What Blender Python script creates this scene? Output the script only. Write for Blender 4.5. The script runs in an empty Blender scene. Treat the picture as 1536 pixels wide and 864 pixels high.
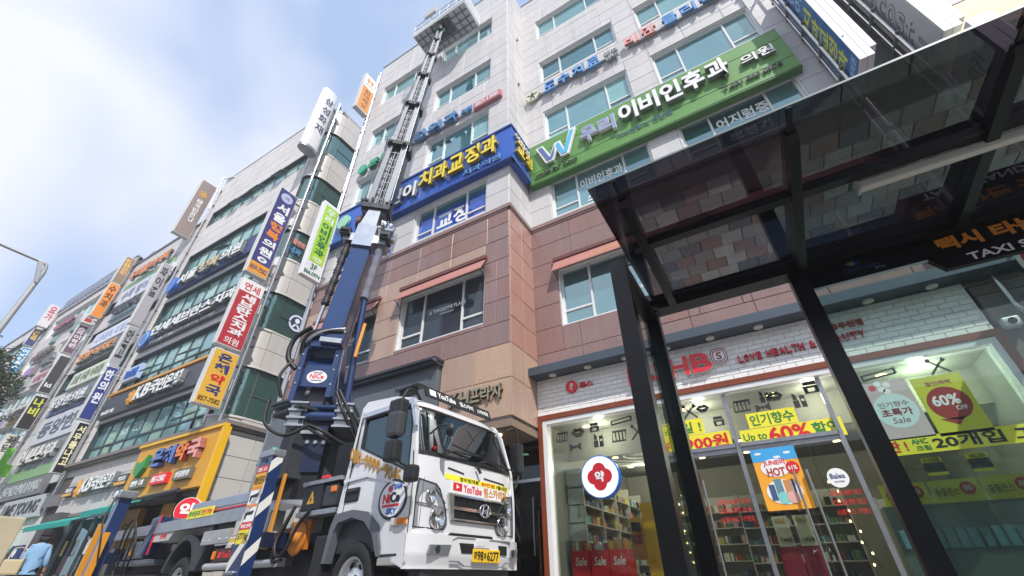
import bpy, bmesh, math, random
from mathutils import Vector, Matrix
from mathutils.geometry import tessellate_polygon
R = math.radians
random.seed(7)
SC = bpy.context.scene
COL = SC.collection

# ------------------------------------------------------------------ camera
cd = bpy.data.cameras.new('camera'); cam = bpy.data.objects.new('camera', cd); COL.objects.link(cam)
cd.sensor_fit = 'HORIZONTAL'; cd.sensor_width = 36.0; cd.lens = 14.928
cd.clip_start = 0.05; cd.clip_end = 2000
yaw, pitch, roll = -0.524168683, 0.604887922, -0.0135475808
fw = Vector((math.sin(yaw)*math.cos(pitch), math.cos(yaw)*math.cos(pitch), math.sin(pitch)))
rt = Vector((math.cos(yaw), -math.sin(yaw), 0)); up = rt.cross(fw)
cr = rt*math.cos(roll) + up*math.sin(roll); cu_ = up*math.cos(roll) - rt*math.sin(roll)
cm = Matrix((cr, cu_, -fw)).transposed().to_4x4(); cm.translation = Vector((0, 0, 0.6))
cam.matrix_world = cm
SC.camera = cam

# ------------------------------------------------------------------ world, sun, exposure
TO_SUN = Vector((0.50, -0.43, 0.76)).normalized()
w = bpy.data.worlds.new('World'); SC.world = w; w.use_nodes = True
nt = w.node_tree; nt.nodes.clear()
out = nt.nodes.new('ShaderNodeOutputWorld'); bg = nt.nodes.new('ShaderNodeBackground')
sky = nt.nodes.new('ShaderNodeTexSky'); sky.sky_type = 'NISHITA'; sky.sun_disc = False
sky.sun_elevation = math.asin(TO_SUN.z); sky.sun_rotation = math.atan2(TO_SUN.x, TO_SUN.y)
sky.air_density = 1.0; sky.dust_density = 0.6; sky.ozone_density = 1.6; sky.altitude = 50
tc = nt.nodes.new('ShaderNodeTexCoord'); mp = nt.nodes.new('ShaderNodeMapping'); mp.inputs['Scale'].default_value = (1.0, 1.2, 1.5)
mp.inputs['Location'].default_value = (0.35, 0.1, 0.25)
nz = nt.nodes.new('ShaderNodeTexNoise'); nz.inputs['Scale'].default_value = 1.5; nz.inputs['Detail'].default_value = 4; nz.inputs['Roughness'].default_value = 0.42; nz.inputs['Distortion'].default_value = .3
rp = nt.nodes.new('ShaderNodeValToRGB'); rp.color_ramp.elements[0].position = 0.40; rp.color_ramp.elements[1].position = 0.60
rp.color_ramp.elements[0].color = (0.12, 0.12, 0.12, 1); rp.color_ramp.elements[1].color = (0.95, 0.95, 0.95, 1)
mx = nt.nodes.new('ShaderNodeMixRGB'); mx.inputs[2].default_value = (4.0, 4.1, 4.6, 1)
bg.inputs['Strength'].default_value = 0.15
nt.links.new(tc.outputs['Generated'], mp.inputs[0]); nt.links.new(mp.outputs[0], nz.inputs[0]); nt.links.new(nz.outputs[0], rp.inputs[0])
veil = nt.nodes.new('ShaderNodeMixRGB'); veil.inputs[0].default_value = .7; veil.inputs[2].default_value = (1.85, 2.6, 3.95, 1); nt.links.new(sky.outputs[0], veil.inputs[1])
nt.links.new(rp.outputs[0], mx.inputs[0]); nt.links.new(veil.outputs[0], mx.inputs[1]); nt.links.new(mx.outputs[0], bg.inputs[0]); nt.links.new(bg.outputs[0], out.inputs[0])
sd = bpy.data.lights.new('sun', 'SUN'); sun = bpy.data.objects.new('sun', sd); COL.objects.link(sun)
sd.energy = 3.1; sd.angle = R(0.6); sd.color = (1.0, 0.965, 0.915)
sun.rotation_euler = TO_SUN.to_track_quat('Z', 'Y').to_euler(); sun.location = (5, -10, 40)
SC.view_settings.view_transform = 'Standard'; SC.view_settings.look = 'None'
SC.view_settings.exposure = 0.74; SC.view_settings.gamma = 1.0
try:
    SC.cycles.max_bounces = 8; SC.cycles.transparent_max_bounces = 24
except Exception: pass

# ------------------------------------------------------------------ materials
MATS = {}
def lin(h):
    if not isinstance(h, str): return tuple(h)
    h = h.lstrip('#'); c = [int(h[i:i+2], 16)/255 for i in (0, 2, 4)]
    return tuple(x/12.92 if x <= .04045 else ((x+.055)/1.055)**2.4 for x in c)
def M(name, col='#808080', rough=.6, metal=0., var=0., vscale=3., bump=0., bscale=40., rnd=0., spec=.5, speck=0., coat=0., emit=0., streak=0., world_tex=True):
    """cached procedural material. var: slow colour variation, speck: fine grain, rnd: per-object lightness"""
    if name in MATS: return MATS[name]
    m = bpy.data.materials.new(name); m.use_nodes = True; MATS[name] = m
    n = m.node_tree; b = n.nodes['Principled BSDF']; L = n.links.new
    c = lin(col); b.inputs['Roughness'].default_value = rough; b.inputs['Metallic'].default_value = metal
    b.inputs['Specular IOR Level'].default_value = spec
    if coat: b.inputs['Coat Weight'].default_value = coat; b.inputs['Coat Roughness'].default_value = .08
    t = n.nodes.new('ShaderNodeNewGeometry') if world_tex else n.nodes.new('ShaderNodeTexCoord'); cur = None; tkey = 'Position' if world_tex else 'Object'
    def scaled(src, lo, hi):
        mr = n.nodes.new('ShaderNodeMapRange'); mr.inputs['To Min'].default_value = lo; mr.inputs['To Max'].default_value = hi
        mr.inputs['From Min'].default_value = .25 if src.name != 'Random' else 0; mr.inputs['From Max'].default_value = .75 if src.name != 'Random' else 1
        L(src, mr.inputs['Value']); return mr.outputs[0]
    facs = []
    if var or (not rnd and not speck):
        v = var or .04
        a = n.nodes.new('ShaderNodeTexNoise'); a.inputs['Scale'].default_value = vscale; a.inputs['Detail'].default_value = 5; L(t.outputs[tkey], a.inputs[0])
        facs.append(scaled(a.outputs[0], 1-v, 1+v))
    if speck:
        a = n.nodes.new('ShaderNodeTexNoise'); a.inputs['Scale'].default_value = 38; a.inputs['Detail'].default_value = 3; L(t.outputs[tkey], a.inputs[0])
        facs.append(scaled(a.outputs[0], 1-speck, 1+speck))
    if streak:
        mq = n.nodes.new('ShaderNodeMapping'); mq.inputs['Scale'].default_value = (5, 5, .35); L(t.outputs[tkey], mq.inputs[0]); a = n.nodes.new('ShaderNodeTexNoise'); a.inputs['Scale'].default_value = 1.0; a.inputs['Detail'].default_value = 6; L(mq.outputs[0], a.inputs[0]); facs.append(scaled(a.outputs[0], 1-streak, 1+streak*.6))
    if rnd:
        oi = n.nodes.new('ShaderNodeObjectInfo'); facs.append(scaled(oi.outputs['Random'], 1-rnd, 1+rnd))
    cur = facs[0]
    for f in facs[1:]:
        k = n.nodes.new('ShaderNodeMath'); k.operation = 'MULTIPLY'; L(cur, k.inputs[0]); L(f, k.inputs[1]); cur = k.outputs[0]
    vm = n.nodes.new('ShaderNodeVectorMath'); vm.operation = 'SCALE'; vm.inputs[0].default_value = c; L(cur, vm.inputs['Scale']); L(vm.outputs[0], b.inputs['Base Color'])
    if bump:
        a = n.nodes.new('ShaderNodeTexNoise'); a.inputs['Scale'].default_value = bscale; a.inputs['Detail'].default_value = 4; L(t.outputs[tkey], a.inputs[0])
        bp = n.nodes.new('ShaderNodeBump'); bp.inputs['Strength'].default_value = bump; bp.inputs['Distance'].default_value = .02; L(a.outputs[0], bp.inputs['Height']); L(bp.outputs[0], b.inputs['Normal'])
    if emit:
        b.inputs['Emission Color'].default_value = (*c, 1); b.inputs['Emission Strength'].default_value = emit
    return m
def glass(name, tint, ior=1.5, rough=0.0, wav=0.0, boost=1.0):
    """see-through sheet: tinted transparency plus Fresnel mirror"""
    if name in MATS: return MATS[name]
    m = bpy.data.materials.new(name); m.use_nodes = True; MATS[name] = m
    n = m.node_tree; n.nodes.clear(); L = n.links.new
    o = n.nodes.new('ShaderNodeOutputMaterial'); mxs = n.nodes.new('ShaderNodeMixShader')
    tr = n.nodes.new('ShaderNodeBsdfTransparent'); tr.inputs[0].default_value = (*lin(tint), 1)
    gl = n.nodes.new('ShaderNodeBsdfGlossy'); gl.inputs['Roughness'].default_value = rough; gl.inputs[0].default_value = (1, 1, 1, 1)
    fr = n.nodes.new('ShaderNodeFresnel'); ge = n.nodes.new('ShaderNodeNewGeometry'); mi = n.nodes.new('ShaderNodeMapRange')
    mi.inputs['To Min'].default_value = ior; mi.inputs['To Max'].default_value = 1/ior; L(ge.outputs['Backfacing'], mi.inputs[0]); L(mi.outputs[0], fr.inputs[0])
    mu = n.nodes.new('ShaderNodeMath'); mu.operation = 'MULTIPLY'; mu.inputs[1].default_value = boost; mu.use_clamp = True
    L(fr.outputs[0], mu.inputs[0]); L(mu.outputs[0], mxs.inputs[0]); L(tr.outputs[0], mxs.inputs[1]); L(gl.outputs[0], mxs.inputs[2]); L(mxs.outputs[0], o.inputs[0])
    if wav:
        t = n.nodes.new('ShaderNodeTexCoord'); a = n.nodes.new('ShaderNodeTexNoise'); a.inputs['Scale'].default_value = 1.4; L(t.outputs['Object'], a.inputs[0])
        bp = n.nodes.new('ShaderNodeBump'); bp.inputs['Strength'].default_value = wav; bp.inputs['Distance'].default_value = .02; L(a.outputs[0], bp.inputs['Height']); L(bp.outputs[0], gl.inputs['Normal']); L(bp.outputs[0], fr.inputs['Normal'])
    return m
def coated(name, col, stripes=0., mix=.45, rough=.03, rnd=.15, wav=.12, glosscol='#cfe6e6'):
    """reflective tinted window pane with blinds showing behind"""
    if name in MATS: return MATS[name]
    m = bpy.data.materials.new(name); m.use_nodes = True; MATS[name] = m
    n = m.node_tree; n.nodes.clear(); L = n.links.new
    o = n.nodes.new('ShaderNodeOutputMaterial'); mxs = n.nodes.new('ShaderNodeMixShader'); mxs.inputs[0].default_value = mix
    df = n.nodes.new('ShaderNodeBsdfDiffuse'); gl = n.nodes.new('ShaderNodeBsdfGlossy'); gl.inputs['Roughness'].default_value = rough; gl.inputs[0].default_value = (*lin(glosscol), 1)
    t = n.nodes.new('ShaderNodeTexCoord'); oi = n.nodes.new('ShaderNodeObjectInfo')
    mr = n.nodes.new('ShaderNodeMapRange'); mr.inputs['To Min'].default_value = 1-rnd; mr.inputs['To Max'].default_value = 1+rnd; L(oi.outputs['Random'], mr.inputs[0])
    cur = mr.outputs[0]
    if stripes:
        wv = n.nodes.new('ShaderNodeTexWave'); wv.bands_direction = 'Z'; wv.inputs['Scale'].default_value = 5.0; wv.inputs['Distortion'].default_value = .6; L(t.outputs['Object'], wv.inputs[0])
        m2 = n.nodes.new('ShaderNodeMapRange'); m2.inputs['To Min'].default_value = 1-stripes; m2.inputs['To Max'].default_value = 1+stripes; L(wv.outputs[1], m2.inputs[0])
        k = n.nodes.new('ShaderNodeMath'); k.operation = 'MULTIPLY'; L(cur, k.inputs[0]); L(m2.outputs[0], k.inputs[1]); cur = k.outputs[0]
    a0 = n.nodes.new('ShaderNodeTexNoise'); a0.inputs['Scale'].default_value = .9; L(t.outputs['Object'], a0.inputs[0])
    m3 = n.nodes.new('ShaderNodeMapRange'); m3.inputs['From Min'].default_value = .35; m3.inputs['From Max'].default_value = .65; m3.inputs['To Min'].default_value = .85; m3.inputs['To Max'].default_value = 1.12; L(a0.outputs[0], m3.inputs[0])
    k = n.nodes.new('ShaderNodeMath'); k.operation = 'MULTIPLY'; L(cur, k.inputs[0]); L(m3.outputs[0], k.inputs[1]); cur = k.outputs[0]
    vm = n.nodes.new('ShaderNodeVectorMath'); vm.operation = 'SCALE'; vm.inputs[0].default_value = lin(col); L(cur, vm.inputs['Scale']); L(vm.outputs[0], df.inputs[0])
    a = n.nodes.new('ShaderNodeTexNoise'); a.inputs['Scale'].default_value = 1.1; L(t.outputs['Object'], a.inputs[0])
    bp = n.nodes.new('ShaderNodeBump'); bp.inputs['Strength'].default_value = wav; bp.inputs['Distance'].default_value = .03; L(a.outputs[0], bp.inputs['Height']); L(bp.outputs[0], gl.inputs['Normal'])
    L(df.outputs[0], mxs.inputs[1]); L(gl.outputs[0], mxs.inputs[2]); L(mxs.outputs[0], o.inputs[0])
    return m

# ------------------------------------------------------------------ objects
OFF = {}
def tag(o, label=None, cat=None, group=None, kind=None):
    if label: o['label'] = label
    if cat: o['category'] = cat
    if group: o['group'] = group
    if kind: o['kind'] = kind
    return o
def thing(name, label, cat, loc=(0, 0, 0), group=None, rz=0., local=False):
    o = bpy.data.objects.new(name, None); COL.objects.link(o); o.location = loc; o.rotation_euler = (0, 0, rz); o.empty_display_size = .2
    OFF[o.name] = Vector((0, 0, 0)) if local else Vector(loc)
    return tag(o, label, cat, group)
def place(me, name, parent=None, kind=None, keep=False):
    o = bpy.data.objects.new(name, me); COL.objects.link(o)
    if parent is not None:
        o.parent = parent; o.location = -OFF.get(parent.name, Vector((0, 0, 0)))
    elif not keep and kind != 'structure' and len(me.vertices):
        xs = [v.co for v in me.vertices]; c = Vector(((min(p.x for p in xs)+max(p.x for p in xs))/2, (min(p.y for p in xs)+max(p.y for p in xs))/2, min(p.z for p in xs)))
        me.transform(Matrix.Translation(-c)); o.location = c
    OFF[o.name] = Vector((0, 0, 0))
    if kind: o['kind'] = kind
    return o
class Pl:
    """a working plane: a along r, b along u, c outward along r x u"""
    def __init__(s, o, r, u=(0, 0, 1)):
        s.o = Vector(o); s.r = Vector(r).normalized(); s.u = Vector(u).normalized(); s.n = s.r.cross(s.u)
    def pt(s, a, b, c=0.): return s.o + s.r*a + s.u*b + s.n*c
    def mat(s, a, b, c=0.):
        m = Matrix((s.r, s.u, s.n)).transposed().to_4x4(); m.translation = s.pt(a, b, c); return m
    def off(s, c): return Pl(s.o + s.n*c, s.r, s.u)
def front(y): return Pl((0, y, 0), (1, 0, 0))          # faces -Y, a = world x, b = world z
def east(x): return Pl((x, 0, 0), (0, 1, 0))           # faces +X, a = world y
def west(x): return Pl((x, 0, 0), (0, -1, 0))          # faces -X, a = -world y
class MB:
    def __init__(s): s.v = []; s.f = []; s.sm = []
    def add(s, vs, fs, smooth=False):
        k = len(s.v); s.v += [tuple(p) for p in vs]; s.f += [tuple(i+k for i in f) for f in fs]; s.sm += [smooth]*len(fs); return s
    def hexa(s, P, smooth=False): return s.add(P, [(0, 3, 2, 1), (4, 5, 6, 7), (0, 1, 5, 4), (1, 2, 6, 5), (2, 3, 7, 6), (3, 0, 4, 7)], smooth)
    def box(s, x0, x1, y0, y1, z0, z1):
        return s.hexa([(x0, y0, z0), (x1, y0, z0), (x1, y1, z0), (x0, y1, z0), (x0, y0, z1), (x1, y0, z1), (x1, y1, z1), (x0, y1, z1)])
    def pbox(s, pl, a0, a1, b0, b1, c0, c1):
        return s.hexa([pl.pt(a, b, c) for c in (c0, c1) for a, b in ((a0, b0), (a1, b0), (a1, b1), (a0, b1))])
    def bbox(s, x0, x1, y0, y1, z0, z1, r=.01):
        """box with chamfered edges"""
        bm = bmesh.new(); bmesh.ops.create_cube(bm, size=1)
        for v in bm.verts: v.co = Vector(((x0+x1)/2+v.co.x*(x1-x0), (y0+y1)/2+v.co.y*(y1-y0), (z0+z1)/2+v.co.z*(z1-z0)))
        bmesh.ops.bevel(bm, geom=bm.edges[:], offset=r, segments=2, profile=.6, affect='EDGES')
        bm.verts.index_update(); s.add([v.co.copy() for v in bm.verts], [[v.index for v in f.verts] for f in bm.faces]); bm.free(); return s
    def frame(s, pl, a0, a1, b0, b1, w_, c0, c1):
        s.pbox(pl, a0, a1, b0, b0+w_, c0, c1); s.pbox(pl, a0, a1, b1-w_, b1, c0, c1)
        s.pbox(pl, a0, a0+w_, b0+w_, b1-w_, c0, c1); s.pbox(pl, a1-w_, a1, b0+w_, b1-w_, c0, c1); return s
    def cyl(s, p0, p1, r0, r1=None, n=12, cap=True, smooth=True):
        p0 = Vector(p0); p1 = Vector(p1); r1 = r0 if r1 is None else r1
        d = (p1-p0).normalized(); a = d.orthogonal().normalized(); b = d.cross(a)
        vs = []
        for p, r in ((p0, r0), (p1, r1)):
            for i in range(n): t = 2*math.pi*i/n; vs.append(p + (a*math.cos(t)+b*math.sin(t))*r)
        s.add(vs, [(i, (i+1) % n, n+(i+1) % n, n+i) for i in range(n)], smooth)
        if cap: s.add(vs[:n], [tuple(range(n-1, -1, -1))]); s.add(vs[n:], [tuple(range(n))])
        return s
    def disc(s, pl, a, b, r, c0, c1, n=28, rb=None):
        rb = rb or r; P = [(a+r*math.cos(2*math.pi*i/n), b+rb*math.sin(2*math.pi*i/n)) for i in range(n)]
        return s.prism(pl, P, c0, c1)
    def prism(s, pl, P, c0, c1, holes=()):
        """polygon (a, b) pushed from c0 to c1, holes allowed"""
        loops = [list(P)]+[list(h) for h in holes]; flat = [q for l in loops for q in l]
        tris = tessellate_polygon([[Vector((q[0], q[1], 0)) for q in l] for l in loops])
        def area(t): (x0, y0), (x1, y1), (x2, y2) = (flat[i][:2] for i in t); return (x1-x0)*(y2-y0)-(x2-x0)*(y1-y0)
        tris = [t if area(t) > 0 else (t[0], t[2], t[1]) for t in tris]
        s.add([pl.pt(q[0], q[1], c1) for q in flat], tris); s.add([pl.pt(q[0], q[1], c0) for q in flat], [(t[0], t[2], t[1]) for t in tris])
        for l in loops:
            n = len(l); s.add([pl.pt(q[0], q[1], c0) for q in l]+[pl.pt(q[0], q[1], c1) for q in l], [(i, (i+1) % n, n+(i+1) % n, n+i) for i in range(n)])
        return s
    def tube(s, pts, r, n=8, smooth=True):
        pts = [Vector(p) for p in pts]; N = len(pts); prev = None; rings = []
        for i, p in enumerate(pts):
            d = (pts[min(i+1, N-1)]-pts[max(i-1, 0)]).normalized()
            a = d.orthogonal().normalized() if prev is None else (prev-d*prev.dot(d)).normalized()
            prev = a; b = d.cross(a); rr = r[i] if isinstance(r, (list, tuple)) else r
            rings.append([p+(a*math.cos(2*math.pi*k/n)+b*math.sin(2*math.pi*k/n))*rr for k in range(n)])
        vs = [q for g in rings for q in g]; fs = []
        for i in range(N-1):
            for k in range(n): fs.append((i*n+k, i*n+(k+1) % n, (i+1)*n+(k+1) % n, (i+1)*n+k))
        s.add(vs, fs, smooth); s.add(rings[0], [tuple(range(n-1, -1, -1))]); s.add(rings[-1], [tuple(range(n))]); return s
    def lathe(s, c, ax, prof, n=24, smooth=True):
        c = Vector(c); d = Vector(ax).normalized(); a = d.orthogonal().normalized(); b = d.cross(a); vs = []
        for (h_, r) in prof:
            for k in range(n): t = 2*math.pi*k/n; vs.append(c+d*h_+(a*math.cos(t)+b*math.sin(t))*r)
        fs = [(i*n+k, i*n+(k+1) % n, (i+1)*n+(k+1) % n, (i+1)*n+k) for i in range(len(prof)-1) for k in range(n)]
        return s.add(vs, fs, smooth)
    def grid(s, fn, nu, nv, smooth=True, flip=False):
        vs = [fn(i/nu, j/nv) for j in range(nv+1) for i in range(nu+1)]; w_ = nu+1
        fs = [(j*w_+i, j*w_+i+1, (j+1)*w_+i+1, (j+1)*w_+i) for j in range(nv) for i in range(nu)]
        if flip: fs = [f[::-1] for f in fs]
        return s.add(vs, fs, smooth)
    def mesh(s, name, mat):
        me = bpy.data.meshes.new(name); me.from_pydata(s.v, [], s.f); me.materials.append(mat)
        me.polygons.foreach_set('use_smooth', s.sm); me.update(); return me
    def build(s, name, mat, parent=None, kind=None, label=None):
        o = place(s.mesh(name, mat), name, parent, kind)
        if label: o['label'] = label
        return o
def smoothpath(P, n=6):
    P = [Vector(p) for p in P]; out_ = []
    for i in range(len(P)-1):
        p0 = P[max(i-1, 0)]; p1 = P[i]; p2 = P[i+1]; p3 = P[min(i+2, len(P)-1)]
        for k in range(n):
            t = k/n; out_.append(.5*((2*p1)+(p2-p0)*t+(2*p0-5*p1+4*p2-p3)*t*t+(3*p1-p0-3*p2+p3)*t**3))
    return out_+[P[-1]]

# ------------------------------------------------------------------ lettering
TCACHE = {}
TYPE = bpy.data.objects.new('type', bpy.data.curves.new('type', 'FONT'))
def glyphs(s, bold):
    k = (s, round(bold, 3))
    if k in TCACHE: return TCACHE[k]
    cu = TYPE.data; cu.body = s; cu.extrude = .5; cu.offset = bold; cu.resolution_u = 3 if len(s) < 4 else 2
    me = bpy.data.meshes.new_from_object(TYPE)
    vs = [v.co.copy() for v in me.vertices]; fs = [tuple(p.vertices) for p in me.polygons]
    bpy.data.meshes.remove(me)
    if not vs: vs = [Vector((0, 0, 0))]
    x0 = min(v.x for v in vs); x1 = max(v.x for v in vs); y0 = min(v.y for v in vs); y1 = max(v.y for v in vs)
    vs = [((v.x-x0)/max(x1-x0, 1e-4), (v.y-y0)/max(y1-y0, 1e-4), v.z+.5) for v in vs]
    TCACHE[k] = (vs, fs, (x1-x0)/max(y1-y0, 1e-4)); return TCACHE[k]
def write(mb, s, pl, a0, a1, b0, b1, c0=0., c1=.004, bold=.015, slant=0., fit=False):
    vs, fs, asp = glyphs(s, bold)
    if fit:
        wd = (b1-b0)*asp
        if wd < (a1-a0): m_ = (a0+a1)/2; a0, a1 = m_-wd/2, m_+wd/2
    return mb.add([pl.pt(a0+(a1-a0)*x+slant*(b1-b0)*y, b0+(b1-b0)*y, c0+(c1-c0)*z) for x, y, z in vs], fs)
def text(s, pl, a0, a1, b0, b1, mat, parent, c0=0., c1=.004, bold=.015, name='lettering', slant=0., fit=False):
    return write(MB(), s, pl, a0, a1, b0, b1, c0, c1, bold, slant, fit).build(name, mat, parent)
def vtext(s, pl, a0, a1, b0, b1, mat, parent, c0=0., c1=.004, bold=.015, name='lettering', gap=.12):
    """characters stacked from top to bottom"""
    mb = MB(); h = (b1-b0)/len(s)
    for i, ch in enumerate(s):
        if ch != ' ': write(mb, ch, pl, a0, a1, b1-h*(i+1)+h*gap/2, b1-h*i-h*gap/2, c0, c1, bold)
    return mb.build(name, mat, parent)
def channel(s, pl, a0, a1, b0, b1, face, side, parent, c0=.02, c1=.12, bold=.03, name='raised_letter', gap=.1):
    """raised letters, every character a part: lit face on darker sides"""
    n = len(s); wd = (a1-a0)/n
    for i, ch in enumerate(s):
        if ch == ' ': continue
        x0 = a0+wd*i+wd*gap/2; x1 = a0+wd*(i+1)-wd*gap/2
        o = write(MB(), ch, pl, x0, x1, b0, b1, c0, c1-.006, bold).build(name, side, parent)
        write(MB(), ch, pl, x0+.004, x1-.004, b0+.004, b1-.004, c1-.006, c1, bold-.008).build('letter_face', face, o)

# ------------------------------------------------------------------ facade pieces
PIECE = {}
def piece_mesh(wd, hg, th, mat, key):
    k = (round(wd, 3), round(hg, 3), round(th, 3), mat.name, key)
    if k not in PIECE:
        x, y, b_ = wd/2, hg/2, min(.006, wd*.2, hg*.2)
        vs = [(-x, -y, 0), (x, -y, 0), (x, y, 0), (-x, y, 0), (-x, -y, th-b_), (x, -y, th-b_), (x, y, th-b_), (-x, y, th-b_), (-x+b_, -y+b_, th), (x-b_, -y+b_, th), (x-b_, y-b_, th), (-x+b_, y-b_, th)]
        fs = [(0, 1, 5, 4), (1, 2, 6, 5), (2, 3, 7, 6), (3, 0, 4, 7), (4, 5, 9, 8), (5, 6, 10, 9), (6, 7, 11, 10), (7, 4, 8, 11), (8, 9, 10, 11)]
        me = bpy.data.meshes.new(key); me.from_pydata(vs, [], fs); me.materials.append(mat); PIECE[k] = me
    return PIECE[k]
def cut(rects, hole):
    o = []
    for (a0, a1, b0, b1) in rects:
        h0, h1, k0, k1 = hole
        if h1 <= a0+1e-4 or h0 >= a1-1e-4 or k1 <= b0+1e-4 or k0 >= b1-1e-4: o.append((a0, a1, b0, b1)); continue
        if h0 > a0: o.append((a0, h0, b0, b1))
        if h1 < a1: o.append((h1, a1, b0, b1))
        m0, m1 = max(a0, h0), min(a1, h1)
        if k0 > b0: o.append((m0, m1, b0, k0))
        if k1 < b1: o.append((m0, m1, k1, b1))
    return o
def cladding(pl, a0, a1, b0, b1, pw, ph, mats, parent, name='stone_panel', holes=(), th=.03, gap=.012, stagger=.5, limit=300, wob=.003, c=0.):
    """a wall face of separate pieces with open joints; past the limit the smallest are joined"""
    cells = []; z = b0; row = 0
    while z < b1-.02:
        z1 = min(z+ph, b1); x = a0-(pw*stagger if row % 2 else 0)
        while x < a1-.01:
            x1 = min(x+pw, a1); xs = max(x, a0)
            if x1-xs > .02:
                rs = [(xs, x1, z, z1)]
                for h in holes: rs = cut(rs, h)
                cells += [r for r in rs if r[1]-r[0] > .03 and r[3]-r[2] > .03]
            x += pw
        z = z1; row += 1
    cells.sort(key=lambda r: -(r[1]-r[0])*(r[3]-r[2]))
    for (x0, x1, z0, z1) in cells[:limit]:
        wd, hg = x1-x0-gap, z1-z0-gap
        o = bpy.data.objects.new(name, piece_mesh(wd, hg, th, random.choice(mats), name)); COL.objects.link(o)
        m = pl.mat((x0+x1)/2, (z0+z1)/2, c+random.uniform(-wob, wob)); 
        if parent is not None: o.parent = parent; m = Matrix.Translation(-OFF.get(parent.name, Vector((0, 0, 0)))) @ m
        o.matrix_local = m
    if cells[limit:]:
        mb = MB()
        for (x0, x1, z0, z1) in cells[limit:]: mb.pbox(pl, x0+gap/2, x1-gap/2, z0+gap/2, z1-gap/2, c, c+th+random.uniform(-wob, wob))
        mb.build(name, mats[0], parent, kind='stuff')
def window(pl, a0, a1, b0, b1, parent, fmat, gmat, cols=(), trans=None, fw=.05, depth=.16, gmats=None, bars=(), sill=None, name='window'):
    """recessed window: reveal, frame and mullions as one part, every pane its own sub-part.
    cols: mullion positions as fractions; trans: {column: transom fraction}"""
    mb = MB(); xs = [a0]+[a0+(a1-a0)*c for c in cols]+[a1]
    mb.frame(pl, a0, a1, b0, b1, fw, -depth, -depth+.07)
    for x in xs[1:-1]: mb.pbox(pl, x-fw/2, x+fw/2, b0+fw, b1-fw, -depth, -depth+.065)
    trans = trans or {}
    for k, t in trans.items():
        zt = b0+(b1-b0)*t; mb.pbox(pl, xs[k]+fw/2, xs[k+1]-fw/2, zt-fw/2, zt+fw/2, -depth, -depth+.06)
    t_ = .03
    mb.pbox(pl, a0-t_, a0, b0-t_, b1+t_, -depth-.02, -.002); mb.pbox(pl, a1, a1+t_, b0-t_, b1+t_, -depth-.02, -.002)
    mb.pbox(pl, a0, a1, b1, b1+t_, -depth-.02, -.002); mb.pbox(pl, a0, a1, b0-t_, b0, -depth-.02, .025)
    w_ = mb.build(name, fmat, parent)
    for k in range(len(xs)-1):
        x0 = xs[k]+fw/2; x1 = xs[k+1]-fw/2; seg = [b0+fw*.8, b1-fw*.8]
        if k in trans: seg.insert(1, b0+(b1-b0)*trans[k])
        for j in range(len(seg)-1):
            g = gmat
            if gmats: g = gmats[(k+j) % len(gmats)]
            MB().pbox(pl, x0-.01, x1+.01, seg[j]+.005, seg[j+1]-.005, -depth+.01, -depth+.025).build('pane', g, w_)
    return w_

# ================================================================== palette
cream = M('cream_stone', '#c6c3c2', .55, var=.06, vscale=.5, rnd=.03, speck=.04, streak=.09)
cream_back = M('joint_grey', '#8d8a88', .9)
brown = M('brown_granite', '#8b706c', .32, rnd=.03, speck=.2, var=.08, vscale=1.5, streak=.10)
brown2 = M('red_granite', '#8d6d66', .3, rnd=.03, speck=.2, streak=.10)
tan = M('tan_granite', '#ae9382', .35, rnd=.05, speck=.2, streak=.10)
tan2 = M('sand_granite', '#b69880', .35, rnd=.05, speck=.22, streak=.04)
white_frame = M('white_window_frame', '#d8d8d6', .4)
steel = M('stainless_steel', '#c4c2bf', .22, 1.0, var=.08)
dull_steel = M('galvanised_steel', '#9a9c9f', .4, .9, var=.12, vscale=8)
dark_metal = M('dark_grey_metal', '#3d4249', .45, .3)
black_metal = M('black_powder_coat', '#101114', .32, .2)
white_paint = M('white_enamel', '#dcdcdc', .35)
teal_glass = coated('teal_glass', '#6a9698', stripes=.12, mix=.42, glosscol='#b4cdd0')
teal_blind = coated('teal_glass_blind', '#86b3b0', stripes=.22, mix=.30, glosscol='#b4cdd0')
teal_deep = coated('teal_glass_deep', '#2f5a62', mix=.5, glosscol='#a4c4c6')
teal_plain = coated('teal_glass_plain', '#44797f', mix=.52, glosscol='#b2cbd0')
UPPER = [teal_glass, teal_glass, teal_blind, teal_plain, teal_deep, teal_glass]
dark_glass = coated('dark_glass', '#20343a', mix=.5, rough=.03)
green_glass = coated('green_glass', '#3a5852', mix=.42, glosscol='#a6c2bc')
film_grey = coated('grey_film_glass', '#3e434c', mix=.07)
film_blue = coated('blue_film_glass', '#2948b0', mix=.16)
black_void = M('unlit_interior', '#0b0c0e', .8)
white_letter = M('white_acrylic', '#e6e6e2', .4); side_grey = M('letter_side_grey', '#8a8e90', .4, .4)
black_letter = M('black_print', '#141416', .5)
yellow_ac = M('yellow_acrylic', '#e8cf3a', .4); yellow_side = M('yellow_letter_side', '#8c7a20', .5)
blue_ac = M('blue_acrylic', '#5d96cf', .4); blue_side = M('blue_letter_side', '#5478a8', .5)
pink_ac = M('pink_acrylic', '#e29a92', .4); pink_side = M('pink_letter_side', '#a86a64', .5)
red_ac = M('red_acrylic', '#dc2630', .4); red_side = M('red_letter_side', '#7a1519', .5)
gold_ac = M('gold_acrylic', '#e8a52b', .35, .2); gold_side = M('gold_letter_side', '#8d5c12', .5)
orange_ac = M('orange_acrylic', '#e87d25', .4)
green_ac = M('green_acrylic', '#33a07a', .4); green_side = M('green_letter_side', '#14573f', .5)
navy_ac = M('navy_acrylic', '#23317d', .4)
rubber = M('rubber', '#17181a', .75, bump=.3, bscale=60)
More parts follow.
